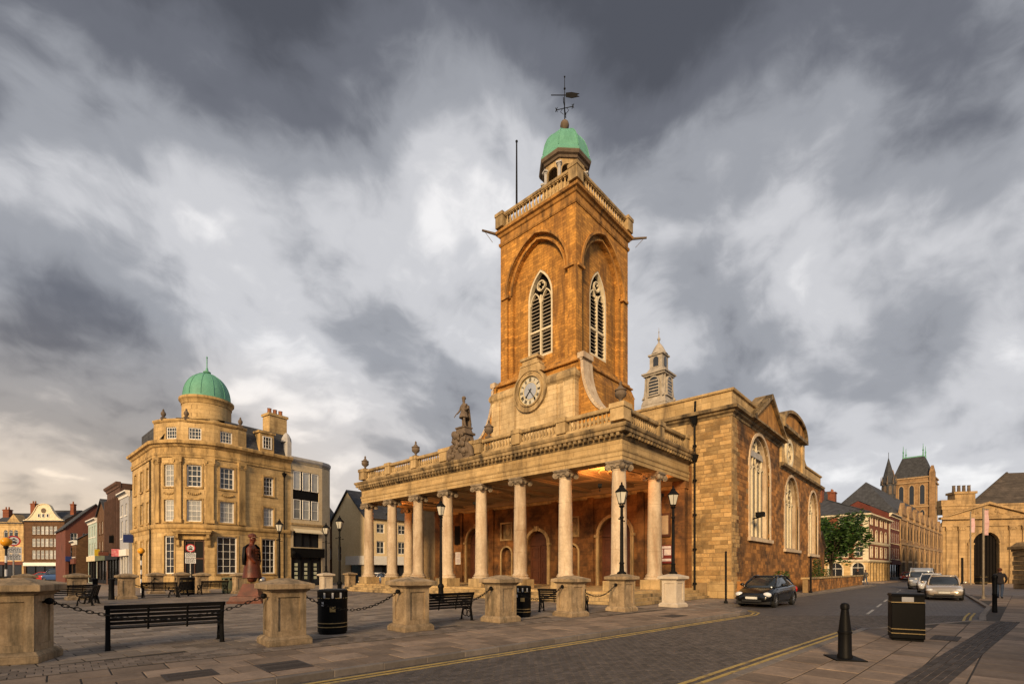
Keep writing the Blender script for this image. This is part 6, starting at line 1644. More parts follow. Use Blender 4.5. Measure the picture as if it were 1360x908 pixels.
def tree(name, label, x, y, h, rx, rz, zc, seed, n, lsize=.2, group=None):
    th = thing(name, label, 'tree', T(x, y, 0), group); rg = random.Random(seed); M_ = T(x, y, 0)
    mb = MB(M_); mb.tube([(0, 0, 0), (.05, .05, zc*.45), (.0, .1, zc*.8), (.1, 0, zc+rz*.5)], [.22, .17, .12, .04], 8)
    limbs = []
    for k in range(11):
        a = rg.uniform(0, 2*PI); z0 = zc*rg.uniform(.4, .8); e = Vector((math.cos(a)*rx*rg.uniform(.5, .85), math.sin(a)*rx*rg.uniform(.5, .85), zc+rz*rg.uniform(-.5, .7)))
        m_ = Vector((e.x*.4, e.y*.4, z0*.55+e.z*.45)); mb.tube([(0, 0, z0), m_, e], [.1, .06, .02], 6); limbs.append((m_, e))
    obj('trunk', mb, 'bark', th)
    cl_ = []
    for k in range(46):
        while True:
            v_ = Vector((rg.uniform(-1, 1), rg.uniform(-1, 1), rg.uniform(-1, 1)))
            if .25 < v_.length < 1: break
        cl_.append((Vector((v_.x*rx, v_.y*rx, zc+v_.z*rz)), rg.uniform(.45, .95)*rx*.38))
    cl_ += [(e, rx*.3) for (_, e) in limbs]
    lb = MB(M_)
    for k in range(n):
        c, r = cl_[k % len(cl_)]
        d = Vector((rg.gauss(0, 1), rg.gauss(0, 1), rg.gauss(0, .8))).normalized()*r*rg.uniform(.5, 1.05)
        p = c+d; s_ = lsize*rg.uniform(.6, 1.3)
        q = Matrix.Rotation(rg.uniform(0, 6.3), 3, 'Z') @ Matrix.Rotation(rg.gauss(.5, .6), 3, 'X')
        lb.add([tuple(p+q @ Vector(v_)*s_) for v_ in ((-.5, 0, 0), (0, -.32, .03), (.6, 0, -.05), (0, .32, .03))], [(0, 1, 2, 3)])
    o = obj('crown', lb, 'leaf', th)
    return th
tree('churchyard_tree', 'leafy dark green round tree beside the church east end', 67.0, 10.8, 9, 3.6, 3.1, 5.3, 5, 8000, .36)
tree('small_churchyard_tree', 'lighter tall shrub tree between the church and the bigger tree', 62.5, 13.0, 8, 2.6, 2.6, 6.2, 8, 4500, .34)
def shrub(label, x, y, r, h, seed, n=700):
    th = thing('shrub', label, 'shrub', T(x, y, 0)); rg = random.Random(seed); lb = MB(T(x, y, 0)); mb = MB(T(x, y, 0))
    for k in range(7): a = rg.uniform(0, 6.28); mb.tube([(0, 0, 0), (math.cos(a)*r*.5, math.sin(a)*r*.5, h*.8)], [.03, .01], 5)
    obj('stems', mb, 'bark', th)
    for k in range(n):
        a = rg.uniform(0, 6.28); q_ = rg.uniform(.2, 1)**.6; z = h*(.15+.85*rg.random()); p = Vector((math.cos(a)*r*q_*(1-.4*z/h), math.sin(a)*r*q_*(1-.4*z/h), z)); s_ = rg.uniform(.08, .18)
        q = Matrix.Rotation(rg.uniform(0, 6.3), 3, 'Z') @ Matrix.Rotation(rg.gauss(.5, .6), 3, 'X')
        lb.add([tuple(p+q @ Vector(v_)*s_) for v_ in ((-.5, 0, 0), (0, -.32, .03), (.6, 0, -.05), (0, .32, .03))], [(0, 1, 2, 3)])
    obj('foliage', lb, 'leaf', th)
shrub('low green shrub against the south wall near the second window', 38.0, 9.0, .7, 1.6, 1); shrub('dark bushy shrub below the last church window', 49.0, 8.95, .5, 2.6, 2, 900); shrub('small ragged shrub by the church east corner', 53.3, 9.0, .5, 1.8, 3, 500)
nb = MB(); nb.prism([(84.2, 60), (84.2, 7.4), (87, 7.2), (220, -2.2), (220, 12), (100, 60)], -.15, .0, 'z'); tag(obj('far_pavement', nb, 'walk_far'), 'far pavement in front of the street buildings', kind='structure')
# ------------------------------------------------------------------ street furniture
mat('pier_stone', (.40, .295, .18), (.20, .14, .08), ns=2.6, rnd=.15, grit=.25, stain=.85, stain_s=2.2, stain_lo=.47, stain_col=(.06, .05, .032), bump=.5, bs=22, streak=True)
mat('pier_stone_pale', (.52, .45, .36), (.42, .35, .27), ns=2.2, rnd=.05, stain=.3, stain_s=2.5)
mat('bin_black', (.004, .004, .0045), (.007, .0065, .006), rough=.5, rnd=0, ns=4, bump=.04, spec=.09)
mat('bench_wood', (.006, .0055, .0055), (.010, .009, .009), rough=.55, spec=.10, rnd=.1, ns=6, bump=.2)
mat('sticker', (.45, .45, .46), rnd=0, ns=8, bump=0); mat('orange_globe', (.85, .36, .02), rnd=0, bump=0, ns=2, rough=.25)
mat('sign_red', (.55, .03, .04), rnd=0, bump=0, ns=3, rough=.4); mat('sign_white', (.72, .72, .72), rnd=0, bump=0, ns=3, rough=.4)
mat('text_black', (.03, .03, .03), rnd=0, bump=0, ns=3)
def pier_base(M_, th, m_='pier_stone', panel=True):
    mb = MB(M_); mb.cbox(0, 0, 0, .94, .94, .13); mb.frus(0, 0, .13, .2, .94, .94, .80, .80); obj('base', mb, m_, th, bevel=.018)
    mb = MB(M_)
    h0, h1 = .2, 1.2; hw = .36
    for k in range(4):
        mb.M = M_ @ RZ(k*PI/2)
        if panel:
            wall(mb, -hw, hw, h0, h1, [], y=-hw) if False else None
            wall2 = [(0, .46, h0+.12, h1-.12, 'rect')]
            mb.M = M_ @ RZ(k*PI/2) @ T(0, -hw, 0); wall(mb, -hw, hw, h0, h1, wall2, reveal=.035)
            mb.add([(-.23, .035, h0+.12), (.23, .035, h0+.12), (.23, .035, h1-.12), (-.23, .035, h1-.12)], [(0, 1, 2, 3)])
        else:
            mb.M = M_ @ RZ(k*PI/2) @ T(0, -hw, 0); wall(mb, -hw, hw, h0, h1)
    obj('shaft', mb, m_, th)
    mb = MB(M_); mb.frus(0, 0, 1.185, 1.26, .74, .74, .90, .90); mb.cbox(0, 0, 1.26, 1.02, 1.02, .12); mb.frus(0, 0, 1.38, 1.5, .98, .98, .2, .2); obj('cap', mb, m_, th, bevel=.015)
def pier(label, x, y, a, m_='pier_stone'):
    th = thing('stone_pier', label, 'pier', T(x, y, 0) @ RZ(a+random.uniform(-.05, .05)) @ Matrix.Diagonal((random.uniform(.97, 1.03), random.uniform(.97, 1.03), random.uniform(.975, 1.025), 1)), 'stone piers round the square'); pier_base(WM[th.name], th, m_); return th
FRONT = [(.55, 12.65, R(-24)), (4.75, 11.3, A4), (8.15, 11.2, A4), (11.5, 10.95, A4), (14.55, 10.35, A4), (17.75, 10.1, A4), (21.4, 9.55, A4)]
FL_ = ['big weathered pier at the left edge of the picture in front of the bench', 'tall stone pier just right of the near bench', 'stone pier right of the round black litter bin', 'stone pier before the middle columns with a slim bin behind it', 'stone pier with a bench hidden behind, left of the lamp pier', 'stone pier carrying the nearer lantern post before the corner column', 'pale pier carrying the lantern post near the drain pipes']
PR = []
for (x, y, a), l in zip(FRONT, FL_): PR.append(pier(l, x, y, a, 'pier_stone_pale' if 'pale' in l else 'pier_stone'))
def at(px, d, z=0): return (*far_at(px, d), z)
BACK = [(33, 28, 'low pier top seen behind the big left pier'), (102, 27.5, 'worn pier behind the ornate benches on the left'), (168, 28.3, 'square pier beside the two black bollards'), (207, 35, 'pier before the left bank window'), (241, 36, 'pier left of the bank doorway beyond the small bin'), (268, 36, 'pier right of the bank doorway beside the small bin'), (318, 35, 'pier behind the carved red figure'), (465, 46, 'slim pier near the cream gabled shop'), (433, 38, 'pale pier carrying the far lantern post')]
for (px_, d, l) in BACK: PR.append(pier(l, *far_at(px_, d), 0, 'pier_stone_pale' if 'pale' in l else 'pier_stone'))
# chains
def chain(label, p, q, sag, n):
    mb = MB(); p, q = Vector(p), Vector(q); pts = []
    for k in range(n+1):
        t = k/n; v_ = p.lerp(q, t); v_.z -= sag*4*t*(1-t); pts.append(v_)
    for k in range(n):
        a, b = pts[k], pts[k+1]; d = (b-a); ln = d.length; dn = d.normalized(); side = dn.cross(Vector((0, 0, 1))).normalized(); up = side.cross(dn)
        ax = side if k % 2 else up
        c = (a+b)/2; ring_ = []
        for j in range(9):
            w_ = 2*PI*j/8; ring_.append(c+dn*math.cos(w_)*ln*.72+ax*math.sin(w_)*.03)
        mb.tube(ring_, .009, 5, cap=False)
    th = thing('chain', label, 'chain', T(*p), 'chains slung between the piers')
    obj('links', mb, 'black_iron', th)
    for e, o_ in ((p, q), (q, p)):
        mb = MB(); mb.sph(tuple(e), .065, 10, 7); d = (e-o_).normalized(); mb.tube([tuple(e), tuple(e+d*.1)], .035, 6); obj('ring_boss', mb, 'black_iron', th)
CL = ['chain swinging across behind the near bench', 'chain right of the tall pier running behind the round bin', 'chain between the bin and bench in front of the portico middle', 'chain before the slim bin at the portico steps', 'chain between the two right hand lamp piers approach', 'chain hanging before the portico corner column']
for i in range(5):
    (x0, y0, _), (x1, y1, _) = FRONT[i], FRONT[i+1]; d = Vector((x1-x0, y1-y0, 0)).normalized()*.42
    chain(CL[i], (x0+d.x, y0+d.y, 1.08), (x1-d.x, y1-d.y, 1.08), .42, int(((x1-x0)-.8)/.085))
(x0, y0), (x1, y1) = far_at(168, 28.3), far_at(207, 35); d = Vector((x1-x0, y1-y0, 0)).normalized()*.42
chain('far chain hanging between the bollard pier and the bank', (x0+d.x, y0+d.y, 1.08), (x1-d.x, y1-d.y, 1.08), .45, 60)
# lantern posts
def lantern_post(label, x, y, z0, a=.4, top=5.25):
    th = thing('lamp_post', label, 'lamp post', T(x, y, z0) @ RZ(a), 'black heritage lantern posts'); M_ = WM[th.name]; h = top-z0-1.0
    mb = MB(M_)
    if z0 < .5:
        mb.lathe([(.2, 0), (.2, .1), (.15, .16), (.13, .7), (.17, .76), (.17, .84), (.09, .95)], 12)
        mb.lathe([(.085, .9), (.075, h*.5), (.055, h)], 10)
    else:
        mb.lathe([(.19, 0), (.19, .06), (.10, .12), (.085, .4), (.11, .44), (.075, .5), (.07, h*.6), (.055, h)], 10)
    mb.lathe([(.055, h-.5), (.09, h-.47), (.09, h-.42), (.055, h-.4)], 10); mb.lathe([(.055, h-.06), (.1, h-.02), (.12, h+.03), (.06, h+.06)], 10)
    obj('post', mb, 'black_iron', th, smooth=40)
    mb = MB(M_); mb.tube([(-.48, 0, h-.55), (.48, 0, h-.55)], .018, 6); mb.sph((-.48, 0, h-.55), .035, 6, 4); mb.sph((.48, 0, h-.55), .035, 6, 4); obj('ladder_bar', mb, 'black_iron', th)
    mb = MB(M_)
    for k in range(4): mb.tube([(.05*math.cos(k*PI/2), .05*math.sin(k*PI/2), h), (.14*math.cos(k*PI/2+PI/4), .14*math.sin(k*PI/2+PI/4), h+.14)], .015, 5)
    for k in range(6):
        a0 = k*PI/3; mb.tube([(.13*math.cos(a0), .13*math.sin(a0), h+.12), (.25*math.cos(a0), .25*math.sin(a0), h+.58)], .013, 4)
    mb.lathe([(.15, h+.10), (.15, h+.13), (.10, h+.13)], 6); mb.lathe([(.27, h+.57), (.28, h+.60), (.24, h+.64), (.13, h+.75), (.10, h+.80), (.11, h+.83), (.05, h+.88), (.03, h+.93), (.04, h+.96), (.01, h+1.0)], 6)
    ln_ = obj('lantern', mb, 'black_iron', th)
    mb = MB(M_); mb.lathe([(.125, h+.13), (.24, h+.57)], 6); obj('lantern_glass', mb, 'lamp_glass', ln_)
lantern_post('lantern post on the pier in front of the portico corner column', 17.75, 10.1, 1.5, .3)
lantern_post('lantern post on the pale pier beside the drain pipes', 21.4, 9.55, 1.5, .5, 5.5)
lantern_post('lantern post standing on the paving before the left portico columns', *far_at(585.5, 26), 0, .9, 5.45)
lantern_post('tall lantern post right of the shop block on the paving', *far_at(451, 32.5), 0, .6, 5.3)
lantern_post('lantern post on a pale pier before the black shop front', *far_at(433, 38), 1.5, .6, 5.35)
lantern_post('lantern post in front of the right bank window', *far_at(371, 34.6), 0, .8, 5.3)
# benches
def bench(label, x, y, a, ln=2.0):
    th = thing('bench', label, 'bench', T(x, y, 0) @ RZ(a), 'black slatted benches on the square'); M_ = WM[th.name]
    for s_ in (-1, 1):
        xx = s_*(ln/2-.04); mb = MB(M_)
        mb.tube([(xx, .30, 0), (xx, .27, .22), (xx, .20, .42)], [.035, .028, .03], 6); mb.tube([(xx, -.26, 0), (xx, -.22, .22), (xx, -.18, .42), (xx, -.24, .66), (xx, -.31, .92)], [.05, .045, .045, .04, .04], 6)
        mb.tube([(xx, .24, .40), (xx, -.2, .38)], .03, 6); mb.tube([(xx, .28, .44), (xx, .33, .58), (xx, .22, .64), (xx, -.22, .63)], .027, 6)
        for (cy, cz, r_) in ((.1, .25, .12), (-.08, .22, .10), (.05, .52, .075), (-.12, .52, .06)):
            mb.tube([(xx, cy+r_*math.cos(j*PI/4), cz+r_*math.sin(j*PI/4)) for j in range(9)], .016, 5, cap=False)
        mb.cbox(xx, .30, 0, .09, .11, .025); mb.cbox(xx, -.27, 0, .09, .13, .025)
        obj('bench_end', mb, 'black_iron', th)
    for k in range(5): mb = MB(M_); y_ = -.16+k*.1; mb.box(-ln/2, ln/2, y_-.04, y_+.04, .43, .46); obj('seat_slat', mb, 'bench_wood', th)
    for k in range(5):
        t = k/4; mb = MB(M_ @ T(0, -.21-.09*t, .55+.34*t) @ Matrix.Rotation(R(14), 4, 'X')); mb.box(-ln/2-.02*(k == 4), ln/2+.02*(k == 4), -.018, .018, -.03-(.012*(k == 4)), .03+(.015*(k == 4))); obj('back_slat', mb, 'bench_wood', th)
    for c in (-.33, .33): mb = MB(M_); mb.tube([(c*ln/2, -.2, .4), (c*ln/2, -.235, .62), (c*ln/2, -.315, .9)], .02, 5); obj('back_brace', mb, 'black_iron', th)
bench('near black bench seen from behind between the two left piers', 2.9, 13.0, R(-9), 2.12)
bench('black bench left of the pier with the slim bin behind it', 10.15, 12.2, R(-4), 2.0)
bench('bench half hidden behind the pier left of the lamp pier', 15.6, 11.45, R(-70), 1.9)
x_, y_ = far_at(118, 23.5); bench('ornate iron bench seen end on before the worn left pier', x_, y_, R(75), 1.8)
x_, y_ = far_at(96, 24.3); bench('ornate iron bench farthest left behind the big pier', x_, y_, R(20), 1.8)
x_, y_ = far_at(213, 30.0); bench('dark bench before the left bank window', x_, y_, R(-20), 1.8)
x_, y_ = far_at(238, 30.6); bench('dark bench turned sideways left of the small bin', x_, y_, R(60), 1.8)
x_, y_ = far_at(283, 34.0); bench('dark bench between the small bin and the planter tub', x_, y_, R(10), 1.8)
# litter bins
def bin_round(label, x, y, a, r=.36, h=1.16, sq=False, m_='bin_black', plates=True):
    th = thing('litter_bin', label, 'litter bin', T(x, y, 0) @ RZ(a), 'black litter bins with gold bands'); M_ = WM[th.name]
    mb = MB(M_); n = 4 if sq else 24
    def L(p, n_=n, mbb=mb):
        if sq:
            for (r0, z0), (r1, z1) in zip(p, p[1:]): mbb.frus(0, 0, z0, z1, r0*2, r0*2, r1*2, r1*2) if z1 > z0+1e-4 else None
        else: mbb.lathe(p, n_)
    L([(r*.93, 0), (r*.93, .05), (r, .06), (r, h*.78)])
    obj('body', mb, m_, th, smooth=40, bevel=.012 if sq else 0)
    mb = MB(M_); L([(r*.97, h*.78), (r*.97, h*.93)], mbb=mb); obj('mouth_band', mb, 'dark_void' if not sq else m_, th)
    mb = MB(M_); L([(r*1.03, h*.93), (r*1.04, h*.955), (r*.96, h*.985), (r*.5, h)], mbb=mb); obj('lid', mb, m_, th, smooth=40)
    mb = MB(M_); n_p = 8
    for k in range(n_p):
        a0 = k*2*PI/n_p
        if sq: break
        q = M_ @ RZ(a0); mb.M = q; mb.box(r*.94, r*1.01, -.06, .06, h*.77, h*.94)
    if not sq: obj('posts', mb, m_, th)
    for z in (.18, .28, h*.79) if not sq else (.17, .27, h*.80):
        mb = MB(M_)
        if sq: mb.frus(0, 0, z, z+.018, r*2.03, r*2.03, r*2.03, r*2.03)
        else: mb.lathe([(r*1.008, z), (r*1.016, z+.005), (r*1.016, z+.015), (r*1.008, z+.02)], 24)
        obj('gold_band', mb, 'gold', th)
    if plates:
        for k, da in enumerate((-.55, 0, .55)):
            mb = MB(M_ @ RZ(-PI/2+da)); mb.box(r*(1.0 if not sq else 1.2), r*1.03, -.022, .022, h*.80, h*.92)
            if not sq: obj('pale_slot', mb, 'sticker', th)
        mb = MB(M_ @ RZ(-PI/2)); mb.box(r, r*1.03, -.07, .07, h*.5, h*.62) if not sq else mb.box(r*1.0, r*1.03, -.12, .1, h*.82, h*.92); obj('emblem', mb, 'gold' if not sq else 'sticker', th)
        if not sq: mb = MB(M_ @ RZ(-PI/2-.7)); mb.box(r, r*1.025, -.03, .03, h*.63, h*.72); obj('sticker', mb, 'sticker', th)
va_ = lambda x, y: math.atan2(-y, -x)+PI/2
bin_round('round black litter bin with gold bands right of the tall pier', 6.35, 12.15, va_(6.35, 12.15), .37, 1.17)
bin_round('slim black litter bin behind the middle pier by the portico', 13.15, 11.45, va_(13, 11.4), .3, 1.12)
x_, y_ = far_at(249, 33); bin_round('small black litter bin in front of the bank doorway', x_, y_, va_(x_, y_), .42, 1.2, plates=False)
x_, y_ = far_at(304, 36); bin_round('dark green tub bin under the bank window', x_, y_, va_(x_, y_), .45, 1.15, m_='green_plate', plates=False)
bin_round('square black litter bin with gold bands on the right pavement', 14.95, .9, va_(14.95, .9)+.14, .31, 1.12, sq=True)
x_, y_ = far_at(1303, 58); bin_round('distant black bin before the court house arch', x_, y_, .6, .4, 1.1, sq=True, plates=False)
# bollards and posts
def bollard(label, x, y, h, r, plate=False, a=0., r2=None):
    th = thing('bollard', label, 'bollard', T(x, y, 0) @ RZ(a), 'black bollards'); M_ = WM[th.name]; r2 = r2 or r*.62
    mb = MB(M_); mb.lathe([(r, 0), (r, h*.07), (r*.9, h*.09), (r*.86, h*.45), (r*.95, h*.46), (r*.95, h*.49), (r*.84, h*.5), (r2, h*.88), (r2*1.18, h*.89), (r2*1.22, h*.95), (r2*.9, h*.985), (r2*.2, h)], 14); obj('shaft', mb, 'black_paint', th, smooth=40)
    if plate: mb = MB(M_); mb.cbox(0, 0, .002, .62, .5, .025); obj('base_plate', mb, 'black_iron', th)
bollard('tapered black bollard on a square plate in the right foreground', 10.95, 1.55, 1.05, .125, True, .5, .062)
x_, y_ = far_at(148, 27.6); bollard('straight black bollard left of the square pier', x_, y_, 1.2, .15, r2=.14)
x_, y_ = far_at(126.5, 28.6); bollard('black bollard farther left behind the iron benches', x_, y_, 1.2, .14, r2=.13)
x_, y_ = far_at(1321, 19.3); bollard('tall dark post on the right pavement beside the walking man', x_, y_, 1.5, .085, r2=.08)
def post(label, x, y, h, r, cat='post', banner=None):
    th = thing('post', label, cat, T(x, y, 0)); M_ = WM[th.name]; mb = MB(M_); mb.lathe([(r, 0), (r, h-.05), (r*.8, h), (.01, h+.02)], 10); mb.lathe([(r*1.8, 0), (r*1.8, .1), (r, .16)], 10); obj('pole', mb, 'black_iron' if banner is None else 'louvre_grey', th, smooth=40)
    if banner:
        z0, z1, w_, m_ = banner; mb = MB(M_); n_ = 6; vs_ = []; fs_ = []
        for i in range(n_+1):
            for j in range(2):
                q = Vector((.6727, -.7399, 0)); vs_.append(tuple(q*(w_*j-.02)+Vector((.7399, .6727, 0))*(.03*math.sin(i*1.3+j))+Vector((0, 0, z0+(z1-z0)*i/n_))))
        for i in range(n_): fs_.append((2*i, 2*i+1, 2*i+3, 2*i+2))
        mb.add(vs_, fs_); o_ = obj('flag', mb, m_, th); sd_ = o_.modifiers.new('thick', 'SOLIDIFY'); sd_.thickness = .02
        mb = MB(M_); mb.tube([(0, 0, z1+.05), tuple(Vector((.6727, -.7399, 0))*w_+Vector((0, 0, z1+.05)))], .02, 5); obj('arm', mb, 'steel', th)
mat('banner_pink', (.45, .22, .22), (.55, .42, .42), ns=1.5, rnd=0, bump=.1)
post('thin dark post on the paving left of the black car', 25.3, 8.55, 2.6, .05)
post('thin dark post right of the black car by the churchyard wall', 41.4, 7.95, 2.7, .06)
x_, y_ = far_at(1306, 28.5); post('grey pole with a faded pink flag on the right pavement', x_, y_, 5.3, .05, 'flagpole', (3.7, 5.15, .32, 'banner_pink'))
x_, y_ = far_at(1289, 56); post('tall thin flagpole close to the court house arch', x_, y_, 8.4, .07, 'flagpole', (6.0, 7.6, .5, 'banner_pink'))
x_, y_ = far_at(1278, 60); post('short dark post left of the court house arch', x_, y_, 3.2, .12)
# crossing beacons
def beacon(label, x, y):
    th = thing('crossing_beacon', label, 'beacon', T(x, y, 0), 'orange globe crossing beacons'); M_ = WM[th.name]
    for k in range(8): mb = MB(M_); mb.lathe([(.05, k*.34), (.05, k*.34+.34)], 10); obj('stripe', mb, 'text_black' if k % 2 else 'sign_white', th)
    mb = MB(M_); mb.lathe([(.06, 2.72), (.1, 2.78), (.1, 2.86), (.06, 2.88)], 10); obj('collar', mb, 'black_iron', th)
    mb = MB(M_); mb.sph((0, 0, 3.08), .23, 16, 10); obj('globe', mb, 'orange_globe', th, smooth=True)
beacon('orange globe beacon at the far left edge', *far_at(8, 24.5)); beacon('orange globe beacon at the corner of the bank', *far_at(187.5, 36))
def roundel(label, x, y, zc, plates=2):
    a = va_(x, y); th = thing('road_sign', label, 'road sign', T(x, y, 0) @ RZ(a), 'red ringed traffic signs'); M_ = WM[th.name]
    mb = MB(M_); mb.tube([(0, .05, 0), (0, .05, zc+.2)], .04, 8); obj('pole', mb, 'steel', th)
    M2 = M_ @ T(0, 0, zc)
    mb = MB(M2); disc(mb, 0, .30, -.02, .01, 28); o_ = obj('disc', mb, 'sign_white', th)
    mb = MB(M2); disc(mb, .235, .305, -.028, .012, 28); obj('red_ring', mb, 'sign_red', th)
    mb = MB(M2); mb.box(-.13, .13, -.03, -.018, -.13, -.055); mb.box(-.08, .08, -.03, -.018, -.055, -.005)
    for s_ in (-1, 1): mb.box(s_*.085-.025, s_*.085+.025, -.032, -.02, -.16, -.12)
    obj('car_symbol', mb, 'text_black', th)
    mb = MB(M2); mb.box(-.08, .08, -.03, -.018, .07, .10); mb.box(-.03, .04, -.03, -.018, .10, .16)
    for s_ in (-1, 1): mb.tube([(s_*.085+.03*math.cos(k*PI/4), -.026, .06+.03*math.sin(k*PI/4)) for k in range(9)], .009, 4, cap=False)
    obj('motorcycle_symbol', mb, 'text_black', th)
    for p in range(plates):
        mb = MB(M2); z1 = -.36-p*.42; mb.box(-.34, .34, -.01, .012, z1-.38, z1); pl_ = obj('plate', mb, 'sign_white', th)
        mb = MB(M2)
        for r_ in range(4):
            xx = -.28
            rg2 = random.Random(r_+p*7)
            while xx < .24:
                w_ = rg2.uniform(.05, .14); mb.box(xx, min(.29, xx+w_), -.016, -.009, z1-.07-r_*.08, z1-.03-r_*.08); xx += w_+.03
        obj('lettering', mb, 'text_black', pl_)
roundel('red ringed sign with white plates at the far left edge', *far_at(18, 29), 3.4)
roundel('red ringed sign with white plates before the bank doorway', *far_at(253, 37.2), 3.35)
# projecting shop signs in the left street
def hanging(label, x, y, z, w_, h_, m_, th_=.1):
    t_ = thing('hanging_sign', label, 'shop sign', T(x, y, z)); mb = MB(T(x, y, z)); mb.box(-w_, 0, -th_/2, th_/2, 0, h_); obj('panel', mb, m_, t_, bevel=.02)
    mb = MB(T(x, y, z)); mb.tube([(0, 0, h_+.08), (-w_, 0, h_+.08)], .02, 5); mb.tube([(-w_*.5, 0, h_+.08), (-w_*.5, 0, h_)], .015, 4); obj('bracket', mb, 'black_iron', t_)
hanging('dark blue square sign projecting beside the bank', 10.7, 60.8, 4.4, .8, .8, 'blue_sign'); hanging('pink panel sign in the left street', 10.4, 65.4, 3.1, .7, .8, 'pink_sign'); hanging('black square sign above the pink one', 10.4, 67.6, 4.6, .6, .8, 'black_paint')
hanging('yellow projecting sign farther up the left street', 10.3, 77, 3.4, .5, .8, 'yellow_sign'); hanging('orange red banner sign across the shop fronts', 10.2, 70.5, 3.3, .9, .4, 'red_paint')
# carved figure
sc_ = thing('carved_figure', 'tall red brown carved figure with dark cape on a low plinth', 'sculpture', T(9.7, 27.0, 0) @ RZ(.9) @ Matrix.Diagonal((1.08, 1.08, 1.02, 1))); M_ = WM[sc_.name]
mb = MB(M_); mb.cbox(0, 0, 0, 2.1, 1.5, .12); mb.frus(0, 0, .12, .35, 2.0, 1.4, 1.85, 1.25); obj('plinth', mb, 'wood_red', sc_)
mb = MB(M_); mb.frus(0, 0, .35, .95, 1.15, .95, .7, .6); obj('pedestal', mb, 'wood_red', sc_)
V2 = [(0, 0, 2.05, (.27, .22)), (0, 0, 2.4, (.32, .22)), (0, 0, 2.72, (.34, .22)), (0, .02, 2.9, (.18, .15)), (0, .02, 2.98, .10), (0, -.02, 3.1, .145), (0, -.02, 3.25, .15), (0, 0, 3.36, .10),
      (.12, 0, 1.7, .24), (.14, .02, 1.3, .20), (.15, 0, .98, .17), (-.12, 0, 1.7, .24), (-.14, -.02, 1.3, .20), (-.15, 0, .98, .17),
      (.34, 0, 2.7, .13), (.46, -.02, 2.35, .11), (.36, -.22, 2.1, .085), (.24, -.3, 2.12, .07), (-.34, 0, 2.7, .13), (-.46, -.02, 2.35, .11), (-.38, -.2, 2.05, .085), (-.28, -.28, 1.98, .07)]
E2 = [(0, 1), (1, 2), (2, 3), (3, 4), (4, 5), (5, 6), (6, 7), (0, 8), (8, 9), (9, 10), (0, 11), (11, 12), (12, 13), (2, 14), (14, 15), (15, 16), (16, 17), (2, 18), (18, 19), (19, 20), (20, 21)]
skin_body('figure', V2, E2, sc_, M_, 'wood_red')
mb = MB(M_); mb.lathe([(.33, 2.1), (.35, 1.8), (.40, 1.4), (.44, 1.25), (.38, 1.22)], 12); obj('robe', mb, 'wood_red', sc_, smooth=50)
for r_ in range(4):
    for c in range(4): mb = MB(M_); a = -PI/2-.65+c*.42; mb.M = M_ @ T(0, 0, 2.2+r_*.15) @ RZ(a); mb.box(.24, .285+.02*(r_ > 1), -.055, .055, -.05, .05); obj('carved_boss', mb, 'wood_red', sc_)
mb = MB(M_); mb.lathe([(.2, 2.95), (.40, 2.78), (.44, 2.3), (.42, 1.9)], 10, a0=R(-40), a1=R(150)); o_ = obj('cape', mb, 'black_paint', sc_, smooth=50); sd_ = o_.modifiers.new('thick', 'SOLIDIFY'); sd_.thickness = .04
mb = MB(M_); mb.lathe([(.17, 3.28), (.19, 3.33), (.15, 3.45), (.03, 3.5)], 12); mb.box(-.2, .2, -.22, -.02, 3.27, 3.31); obj('cap', mb, 'wood_red', sc_)
mb = MB(M_); mb.sph((0, -.17, 3.14), .03, 6, 4); mb.box(-.06, .06, -.17, -.14, 3.05, 3.065)
for s_ in (-1, 1): mb.sph((s_*.05, -.15, 3.2), .02, 6, 4); mb.sph((s_*.15, 0, 3.17), .04, 6, 4)
obj('face', mb, 'wood_red', sc_)
mb = MB(M_); mb.sph((.1, -.42, 1.12), .18, 12, 8); obj('metal_ball', mb, 'steel', sc_, smooth=True)
# ------------------------------------------------------------------ vehicles and people
def carpaint(name, c, metal=.3):
    m = bpy.data.materials.new(name); m.use_nodes = True; MATS[name] = m; t = NT(m.node_tree)
    tc = t.n('ShaderNodeTexCoord').outputs['Object']; nz = t.noise(tc, 3., 4, .6)
    cc2 = t.mix(t.m('MULTIPLY', nz, .25), (*c, 1), (*[q*.6 for q in c], 1))
    b = t.n('ShaderNodeBsdfPrincipled', Base__Color=cc2, Roughness=.22, Metallic=metal); b.inputs['Coat Weight'].default_value = .5; b.inputs['Specular IOR Level'].default_value = .3; b.inputs['Coat Roughness'].default_value = .06
    t.n('ShaderNodeOutputMaterial', Surface=b)
carpaint('paint_black', (.003, .0032, .0038), .0); carpaint('paint_champagne', (.50, .42, .33), .45); carpaint('paint_white', (.62, .62, .62), 0.); carpaint('paint_silver', (.42, .43, .44), .5); carpaint('paint_red', (.40, .03, .02), .1); carpaint('paint_blue', (.03, .07, .18), .1)
mat('tyre', (.015, .015, .015), rnd=0, ns=9, bump=.2); mat('car_trim', (.02, .02, .021), rnd=0, ns=6, bump=.05, rough=.5); glassmat('car_glass', (.02, .025, .03), rough=.03, var=.2, spec=.8); glassmat('headlight', (.60, .62, .64), rough=.05, var=.1, spec=.9)
mat('plate', (.66, .66, .62), rnd=0, bump=0, ns=4); mat('tail_light', (.35, .01, .01), rnd=0, bump=0, ns=4, rough=.2)
